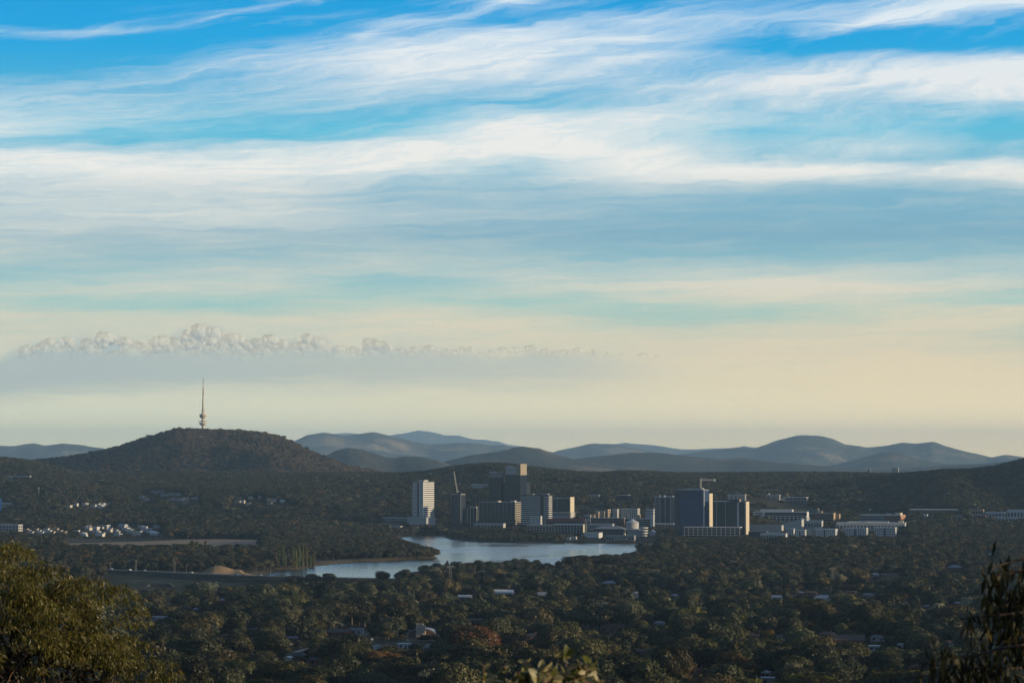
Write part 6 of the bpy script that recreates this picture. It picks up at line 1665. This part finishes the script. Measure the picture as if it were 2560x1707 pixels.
stuff_trees('hill_forest', np.stack([Q[:, 0], Q[:, 1], zb - 0.5], 1), np.stack([ww, ww, hh], 1) / 10, rg.choice([10, 11, 12, 13], size=n), tint, 'dry eucalypt forest covering the hill under the tower')

# ------------------------------------------------------------------ plants close to the viewpoint
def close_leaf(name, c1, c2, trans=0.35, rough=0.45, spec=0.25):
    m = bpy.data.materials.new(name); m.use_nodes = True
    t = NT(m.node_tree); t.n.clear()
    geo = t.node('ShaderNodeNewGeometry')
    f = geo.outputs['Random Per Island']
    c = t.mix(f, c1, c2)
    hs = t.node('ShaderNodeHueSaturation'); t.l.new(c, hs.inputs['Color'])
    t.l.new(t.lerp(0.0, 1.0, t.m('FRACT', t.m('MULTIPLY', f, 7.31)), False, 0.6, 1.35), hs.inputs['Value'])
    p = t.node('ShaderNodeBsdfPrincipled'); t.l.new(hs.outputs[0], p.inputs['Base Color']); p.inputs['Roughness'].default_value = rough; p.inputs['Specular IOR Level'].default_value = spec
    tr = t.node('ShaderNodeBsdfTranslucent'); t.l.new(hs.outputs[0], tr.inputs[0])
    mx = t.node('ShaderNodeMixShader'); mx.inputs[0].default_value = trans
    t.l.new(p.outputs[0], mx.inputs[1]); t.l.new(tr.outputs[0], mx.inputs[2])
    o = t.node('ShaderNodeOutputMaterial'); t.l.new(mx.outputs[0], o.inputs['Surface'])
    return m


def blades(base, direc, side, length, width, bend):
    """Lance shaped leaves: three cross sections each, bent along the length. All arrays (n,3) or (n,1)."""
    nrm = np.cross(direc, side); nrm /= np.linalg.norm(nrm, axis=1, keepdims=True) + 1e-9
    p0 = base; p1 = base + direc * length * 0.38 + nrm * bend * length * 0.10; p2 = base + direc * length * 0.72 + nrm * bend * length * 0.03; p3 = base + direc * length - nrm * bend * length * 0.14
    V = np.stack([p0, p1 - side * width * 0.5, p1 + side * width * 0.5, p2 - side * width * 0.36, p2 + side * width * 0.36, p3], 1)
    n = len(base); o = (np.arange(n) * 6)[:, None]
    Fc = np.concatenate([np.concatenate([o, o + 1, o + 2], 1), np.concatenate([o + 1, o + 3, o + 4], 1), np.concatenate([o + 1, o + 4, o + 2], 1), np.concatenate([o + 3, o + 5, o + 4], 1)])
    return V.reshape(-1, 3), Fc


def unit(v):
    return v / (np.linalg.norm(v, axis=1, keepdims=True) + 1e-9)


# --- the big weeping gum on the slope below
rg = np.random.default_rng(321)
GD_ = 50.0
cc = np.array([(-56 - 1280) / F * GD_, GD_ + 0.6, CAMZ - (1812 - HZ) / F * GD_]); rr = np.array([2.9, 2.5, 2.6])
gb = (cc[0] + 0.2, cc[1] + 0.3)
e = tag(empty('gum_tree', (gb[0], gb[1], gz1(*gb) - 0.2)), 'big weeping gum tree with drooping olive leaves on the slope just below the viewpoint', 'tree')
off = np.array(e.location)
B = []
for i in range(400):                       # billows over the dome
    d = unit(rg.normal(size=(1, 3)))[0]
    if d[2] < -0.45:
        d[2] = -d[2]
    if d[1] > 0.55:
        continue
    lump = 1 + 0.10 * math.sin(d[0] * 9 + 1) * math.sin(d[2] * 8) + 0.07 * rg.normal()
    B.append((cc + d * rr * (0.90 + 0.1 * rg.random()) * lump, rg.uniform(0.2, 0.4), d))
for px, py, r_ in ((20, 1378, .26), (45, 1392, .28), (95, 1415, .26), (105, 1440, .3), (140, 1428, .24), (170, 1470, .3), (215, 1455, .22), (250, 1462, .24), (265, 1478, .2), (300, 1478, .26), (330, 1500, .24), (345, 1530, .25), (350, 1560, .2), (320, 1600, .26), (325, 1640, .28), (370, 1655, .24), (420, 1660, .22), (435, 1690, .24), (395, 1700, .3), (60, 1560, .3), (130, 1600, .34), (200, 1640, .3)):
    w_ = at(px, py, GD_ - 0.4 + 0.0007 * px)
    B.append((np.array(w_), r_, unit((np.array([w_]) - cc) / rr)[0]))
bs, ds, ss, ls, ws, bn = [], [], [], [], [], []
limb_ends = []
for (c, r, d) in B:
    limb_ends.append(c)
    n = int(170 * (r / 0.3) ** 2)
    q = unit(rg.normal(size=(n, 3))); q[:, 2] = np.abs(q[:, 2]) * 1.0 - 0.25
    p = c + q * r * (0.45 + 0.55 * rg.random((n, 1))) * np.array([1.0, 1.0, 0.85])
    dr = unit(q * np.array([0.5, 0.5, 0.15]) + np.array([0.1, 0, -0.95]) + rg.normal(size=(n, 3)) * 0.42)
    sd = unit(np.cross(dr, rg.normal(size=(n, 3))))
    bs.append(p); ds.append(dr); ss.append(sd); ls.append(rg.uniform(0.065, 0.135, (n, 1))); ws.append(rg.uniform(0.012, 0.022, (n, 1))); bn.append(rg.uniform(-1, 1, (n, 1)))
V, Fc = blades(*[np.concatenate(a) for a in (bs, ds, ss, ls, ws, bn)])
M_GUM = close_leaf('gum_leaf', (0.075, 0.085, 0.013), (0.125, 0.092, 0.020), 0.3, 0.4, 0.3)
mesh_obj('crown', V - off, Fc, M_GUM, e)
# inner filler leaves; the crown's inner shade is put into their dark colour
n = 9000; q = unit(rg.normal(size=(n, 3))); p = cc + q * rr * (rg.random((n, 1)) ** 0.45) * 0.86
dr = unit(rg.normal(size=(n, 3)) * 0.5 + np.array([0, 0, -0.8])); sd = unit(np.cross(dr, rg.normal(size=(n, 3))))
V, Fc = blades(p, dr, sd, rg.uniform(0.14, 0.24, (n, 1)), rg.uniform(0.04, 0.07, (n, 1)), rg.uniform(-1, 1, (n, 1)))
mesh_obj('inner_foliage', V - off, Fc, close_leaf('inner_shade_leaf', (0.018, 0.02, 0.008), (0.03, 0.022, 0.012), 0.2), e)
M_TWIG = material('gum_bark', (0.22, 0.14, 0.09), 0.8, 0.2, vary=0.3, scale=3.0)
ps = [tube([(0, 0, -1), (0.1, 0.05, 4.0), (-0.1, 0, cc[2] - off[2] - 1.6)], [0.32, 0.26, 0.18], 9)]
fork = np.array([-0.1, 0, cc[2] - off[2] - 1.6])
mesh_obj('trunk', *join(ps), M_TWIG, e, smooth=True)
for k in range(9):
    a = 2 * math.pi * k / 9; t_ = cc - off + np.array([math.cos(a) * rr[0] * .4, math.sin(a) * rr[1] * .35, rg.uniform(-0.3, 0.9)])
    ps = [tube([tuple(fork), tuple(fork * 0.45 + t_ * 0.55 + np.array([0, 0, -.2])), tuple(t_)], [0.10, 0.05, 0.022], 7)]
    for c in limb_ends[k::9][:15]:
        cl = c - off
        if np.linalg.norm(cl - t_) < 2.6:
            mid = t_ * 0.5 + cl * 0.5 + np.array([0, 0, 0.15]) + rg.normal(size=3) * 0.1
            ps.append(tube([tuple(t_), tuple(mid), tuple(cl)], [0.018, 0.011, 0.005], 5))
    mesh_obj('branch', *join(ps), M_TWIG, e, smooth=True)

# --- gum branches hanging in from the east side, in the shade
RD = 17.6
tr = (4.9, 18.0)
e = tag(empty('gum_tree', (tr[0], tr[1], gz1(*tr) - 0.2)), 'shaded gum tree leaning in from the frame side with long dark hanging leaves', 'tree')
off = np.array(e.location)
M_DKL = close_leaf('shaded_gum_leaf', (0.022, 0.024, 0.010), (0.05, 0.040, 0.012), 0.25, 0.55, 0.12)  # darker gum leaf, the tree's shade put into its colour
mesh_obj('trunk', *tube([(0, 0, -1), (0.15, 0, 1.0), (0.05, 0.1, 2.4), (0.3, 0.2, 4.2)], [0.2, 0.17, 0.13, 0.08], 9), M_TWIG, e, smooth=True)
twigs, bs, ds, ss, ls, ws, bn = [], [], [], [], [], [], []


def spray(path_px, D, n, spread, hang=1.0, lmin=0.09, lmax=0.175):
    """Leaves hanging from a twig that runs along photo pixels."""
    pts = [np.array(at(px, py, D + 0.25 * math.sin(px * 0.05))) for px, py in path_px]
    twigs.append(tube([tuple(p - off) for p in pts], list(np.linspace(0.012, 0.004, len(pts))), 5))
    for _ in range(n):
        u = rg.random() * (len(pts) - 1); i = int(u); f = u - i
        p = pts[i] * (1 - f) + pts[min(i + 1, len(pts) - 1)] * f + rg.normal(size=3) * spread
        bs.append(p); d = np.array([rg.normal() * 0.32, rg.normal() * 0.32, -hang]); ds.append(d / np.linalg.norm(d))
        ls.append(rg.uniform(lmin, lmax)); ws.append(rg.uniform(0.016, 0.03)); bn.append(rg.uniform(-1, 1))


spray([(2660, 1372), (2560, 1396), (2510, 1408), (2480, 1420)], RD, 14, 0.05)
spray([(2650, 1420), (2560, 1425), (2500, 1432), (2464, 1470)], RD, 26, 0.06)
spray([(2660, 1520), (2560, 1530), (2500, 1536), (2440, 1540), (2400, 1548)], RD - 0.4, 44, 0.04)
spray([(2660, 1560), (2580, 1560), (2520, 1565), (2470, 1580)], RD, 56, 0.07)
spray([(2660, 1620), (2580, 1610), (2500, 1620), (2440, 1638), (2370, 1646), (2330, 1650)], RD - 0.6, 70, 0.05)
spray([(2660, 1600), (2600, 1590), (2540, 1610), (2480, 1630)], RD + 0.3, 90, 0.09)
spray([(2660, 1680), (2560, 1670), (2460, 1670), (2380, 1664), (2310, 1660)], RD - 0.5, 80, 0.07)
spray([(2660, 1450), (2600, 1480), (2550, 1500)], RD, 40, 0.08)
for k in range(14):
    x0 = rg.uniform(2480, 2700); y0 = rg.uniform(1400, 1660)
    spray([(x0 + 70, y0 - 10), (x0 + 20, y0), (x0 - 20, y0 + 18)], RD + rg.uniform(-.5, .8), 34, 0.07)
for k in range(70):                         # the crown above and beside, outside the frame, that shades this side
    x0 = rg.uniform(2760, 4300); y0 = rg.uniform(500, 1750) if x0 > 3050 else rg.uniform(1500, 1750)
    spray([(x0 + 120, y0 - 40), (x0, y0), (x0 - 60, y0 + 40)], RD + rg.uniform(-2, 1.5), 60, 0.16)
bs, ds = np.array(bs), np.array(ds); ss = unit(np.cross(ds, rg.normal(size=ds.shape)))
V, Fc = blades(bs, ds, ss, np.array(ls)[:, None], np.array(ws)[:, None], np.array(bn)[:, None])
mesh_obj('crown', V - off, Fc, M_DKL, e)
mesh_obj('branch', *join(twigs), material('dark_twig', (0.07, 0.05, 0.04), 0.8, 0.2), e, smooth=True)
for a, b_ in (((0.1, 0.05, 1.6), np.array(at(2640, 1530, RD)) - off), ((0.05, 0.1, 2.2), np.array(at(2660, 1370, RD)) - off), ((0.12, 0, 1.2), np.array(at(2660, 1650, RD)) - off)):
    mesh_obj('limb', *tube([a, tuple((np.array(a) + b_) / 2 + np.array([0, 0, 0.1])), tuple(b_)], [0.05, 0.03, 0.014], 7), M_TWIG, e, smooth=True)

# --- the leafy bush at the bottom of the view
BD = 13.5
bx = at(1370, 1700, BD).x
e = tag(empty('bush', (bx, BD, gz1(bx, BD) - 0.1)), 'bush with rounded pale sunlit leaves on reddish stems close below the viewpoint', 'bush')
off = np.array(e.location)
M_OVAL = close_leaf('oval_leaf_sun_tone', (0.16, 0.16, 0.06), (0.30, 0.24, 0.13), 0.3, 0.45, 0.35)  # paler copy of the green leaf, with sunlight put into its colour
M_OLIV = close_leaf('oval_leaf_green', (0.07, 0.085, 0.015), (0.11, 0.10, 0.02), 0.35, 0.45, 0.3)
M_STEM = material('red_stem', (0.15, 0.06, 0.04), 0.6, 0.3)


def ovals(C, N, T, L, Wd, cup):
    """Rounded leaves, folded a little along the midrib: 11 points each."""
    prof = [(0.0, 0.0), (0.12, 0.28), (0.35, 0.5), (0.65, 0.46), (0.88, 0.24), (1.0, 0.0)]
    V, Fc = [], []
    for c, n_, t_, l, w, k in zip(C, N, T, L, Wd, cup):
        s = np.cross(n_, t_); o = len(V)
        mid = [c + t_ * l * a + n_ * (-0.10 * l * (a - 0.4) ** 2 * 2) for a, b in prof]
        for (a, b), m_ in zip(prof, mid):
            V += [m_ - s * w * b + n_ * k * b * w, m_, m_ + s * w * b + n_ * k * b * w]
        for i in range(len(prof) - 1):
            p = o + i * 3
            Fc += [(p, p + 1, p + 4, p + 3), (p + 1, p + 2, p + 5, p + 4)]
    return V, Fc


stems = []; LV = {0: [[], [], [], [], [], []], 1: [[], [], [], [], [], []]}


def add_leaf(p, aim, l, w, kind):
    t_ = aim / (np.linalg.norm(aim) + 1e-9); n_ = rg.normal(size=3) * 0.75 + np.array(S) * 1.1 + np.array([0, -0.3, 0.3]); n_ = n_ - t_ * np.dot(n_, t_); n_ /= np.linalg.norm(n_)
    for lst, v in zip(LV[kind], (p, n_, t_, l, w, rg.uniform(0.1, 0.5))):
        lst.append(v)


TIPS = [(1416, 1632, 1.2), (1392, 1660, 1.0), (1468, 1650, 1.2), (1446, 1654, 1.0), (1330, 1660, 1.1), (1318, 1656, .9), (1296, 1676, 1.1), (1352, 1672, 1.3), (1372, 1668, .9), (1410, 1684, 1.1), (1426, 1672, 1.2), (1452, 1676, 1.0), (1466, 1668, .8), (1380, 1690, 1.2), (1344, 1690, 1.1), (1322, 1690, 1.0), (1300, 1696, 1.0), (1236, 1690, .8), (1208, 1660, .8), (1262, 1662, .6), (1265, 1700, .9), (1436, 1692, 1.1), (1400, 1700, 1.2), (1360, 1702, 1.2), (1494, 1702, .9), (1206, 1700, .9), (1285, 1688, .7), (1480, 1690, .8), (1466, 1700, 1.0)]
for (px, py, sz) in TIPS:
    D = BD + rg.uniform(-0.45, 0.45)
    tip = np.array(at(px, py, D)); root = off + np.array([(tip[0] - off[0]) * 0.35, (D - BD) * 0.4, 0.0])
    mid = tip * 0.6 + root * 0.4 + np.array([(tip[0] - off[0]) * 0.08, 0, 0.04])
    stems.append(tube([tuple(root - off), tuple(mid - off), tuple(tip - off)], [0.006, 0.0035, 0.002], 6))
    for k in range(int(11 + 6 * rg.random())):
        p = tip + (mid - tip) / np.linalg.norm(mid - tip) * rg.random() ** 1.2 * 0.13
        aim = np.array([rg.normal(), rg.normal(), 0.2 + 0.6 * rg.normal()])
        s = sz * rg.uniform(0.6, 1.15)
        add_leaf(p, aim, 0.055 * s, 0.032 * s, 0 if rg.random() < 0.62 else 1)
V, Fc = ovals(*LV[0]); mesh_obj('sun_toned_leaves', [v - off for v in V], Fc, M_OVAL, e, smooth=True)
V, Fc = ovals(*LV[1]); mesh_obj('green_leaves', [v - off for v in V], Fc, M_OLIV, e, smooth=True)
mesh_obj('stems', *join(stems), M_STEM, e, smooth=True)

# ------------------------------------------------------------------ labels of the setting
NAMES = {
    'ground': [('wooded valley floor running from the suburb to the foot of the hills', 'ground')],
    'hillside': [('scrubby slope of the lookout hill dropping away below the viewpoint', 'ground')],
    'water': [('calm silvery blue lake between the causeway and the town', 'lake')],
    'hill': [('rounded brown wooded hill carrying the telecommunications tower', 'hill')],
    'hill_range': [('low dark double humped hill just behind the tower hill', 'hill'), ('wooded hill with a pointed top right behind the central towers', 'hill'), ('long low wooded hill range behind the blue office tower', 'hill'), ('small dark dome in front of the broad blue mountain', 'hill')],
    'mountain_range': [('broad blue domed mountain with pale patches on the eastern horizon', 'mountain'), ('faint blue ridge between the pointed hill and the domed mountain', 'mountain'), ('blue twin topped range next to the tower hill', 'mountain'), ('low blue range with pale grass beyond the western edge of the tower hill', 'mountain'), ('thin pale ridge showing behind the faint blue ridge', 'mountain'), ('palest and farthest blue peak above the twin topped range', 'mountain')],
    'field': [('long dry tan paddock below the white estate', 'field')],
    'grass': [('parched grass tongue along the lake spit', 'grass'), ('dark grass bank of the causeway', 'grass'), ('small green lawn below the level grey road', 'grass'), ('dark playing field beside the round roofed church hall', 'grass')],
    'mound': [('golden bare earth mound by the end of the lake', 'mound')],
    'road': [('grey causeway road along the top of the dam', 'road')],
    'street': [('diagonal street bending past the long brown brick house', 'street'), ('pale grey driveway beside the pink gabled house', 'street'), ('level grey street in the middle of the suburb', 'street'), ('narrow lane below the round roofed church hall', 'street'), ('street glinting among the eastern trees', 'street')],
    'haze': [('thin blue evening haze filling the whole valley air', 'haze')],
    'clouds': [('low bank of cream topped cumulus puffs above the tower hill', 'clouds')],
    'suburb_trees': [(None, 'trees')], 'woodland': [(None, 'trees'), (None, 'trees')], 'hill_forest': [(None, 'trees')],
}
_n = {}
for o in list(COL.objects):
    if o.parent is None and o.get('kind'):
        b_ = o.name.split('.')[0]; i = _n.get(b_, 0); _n[b_] = i + 1
        if b_ in NAMES and i < len(NAMES[b_]):
            lab, cat = NAMES[b_][i]
            tag(o, lab, cat)
        else:
            print('no label for', o.name)
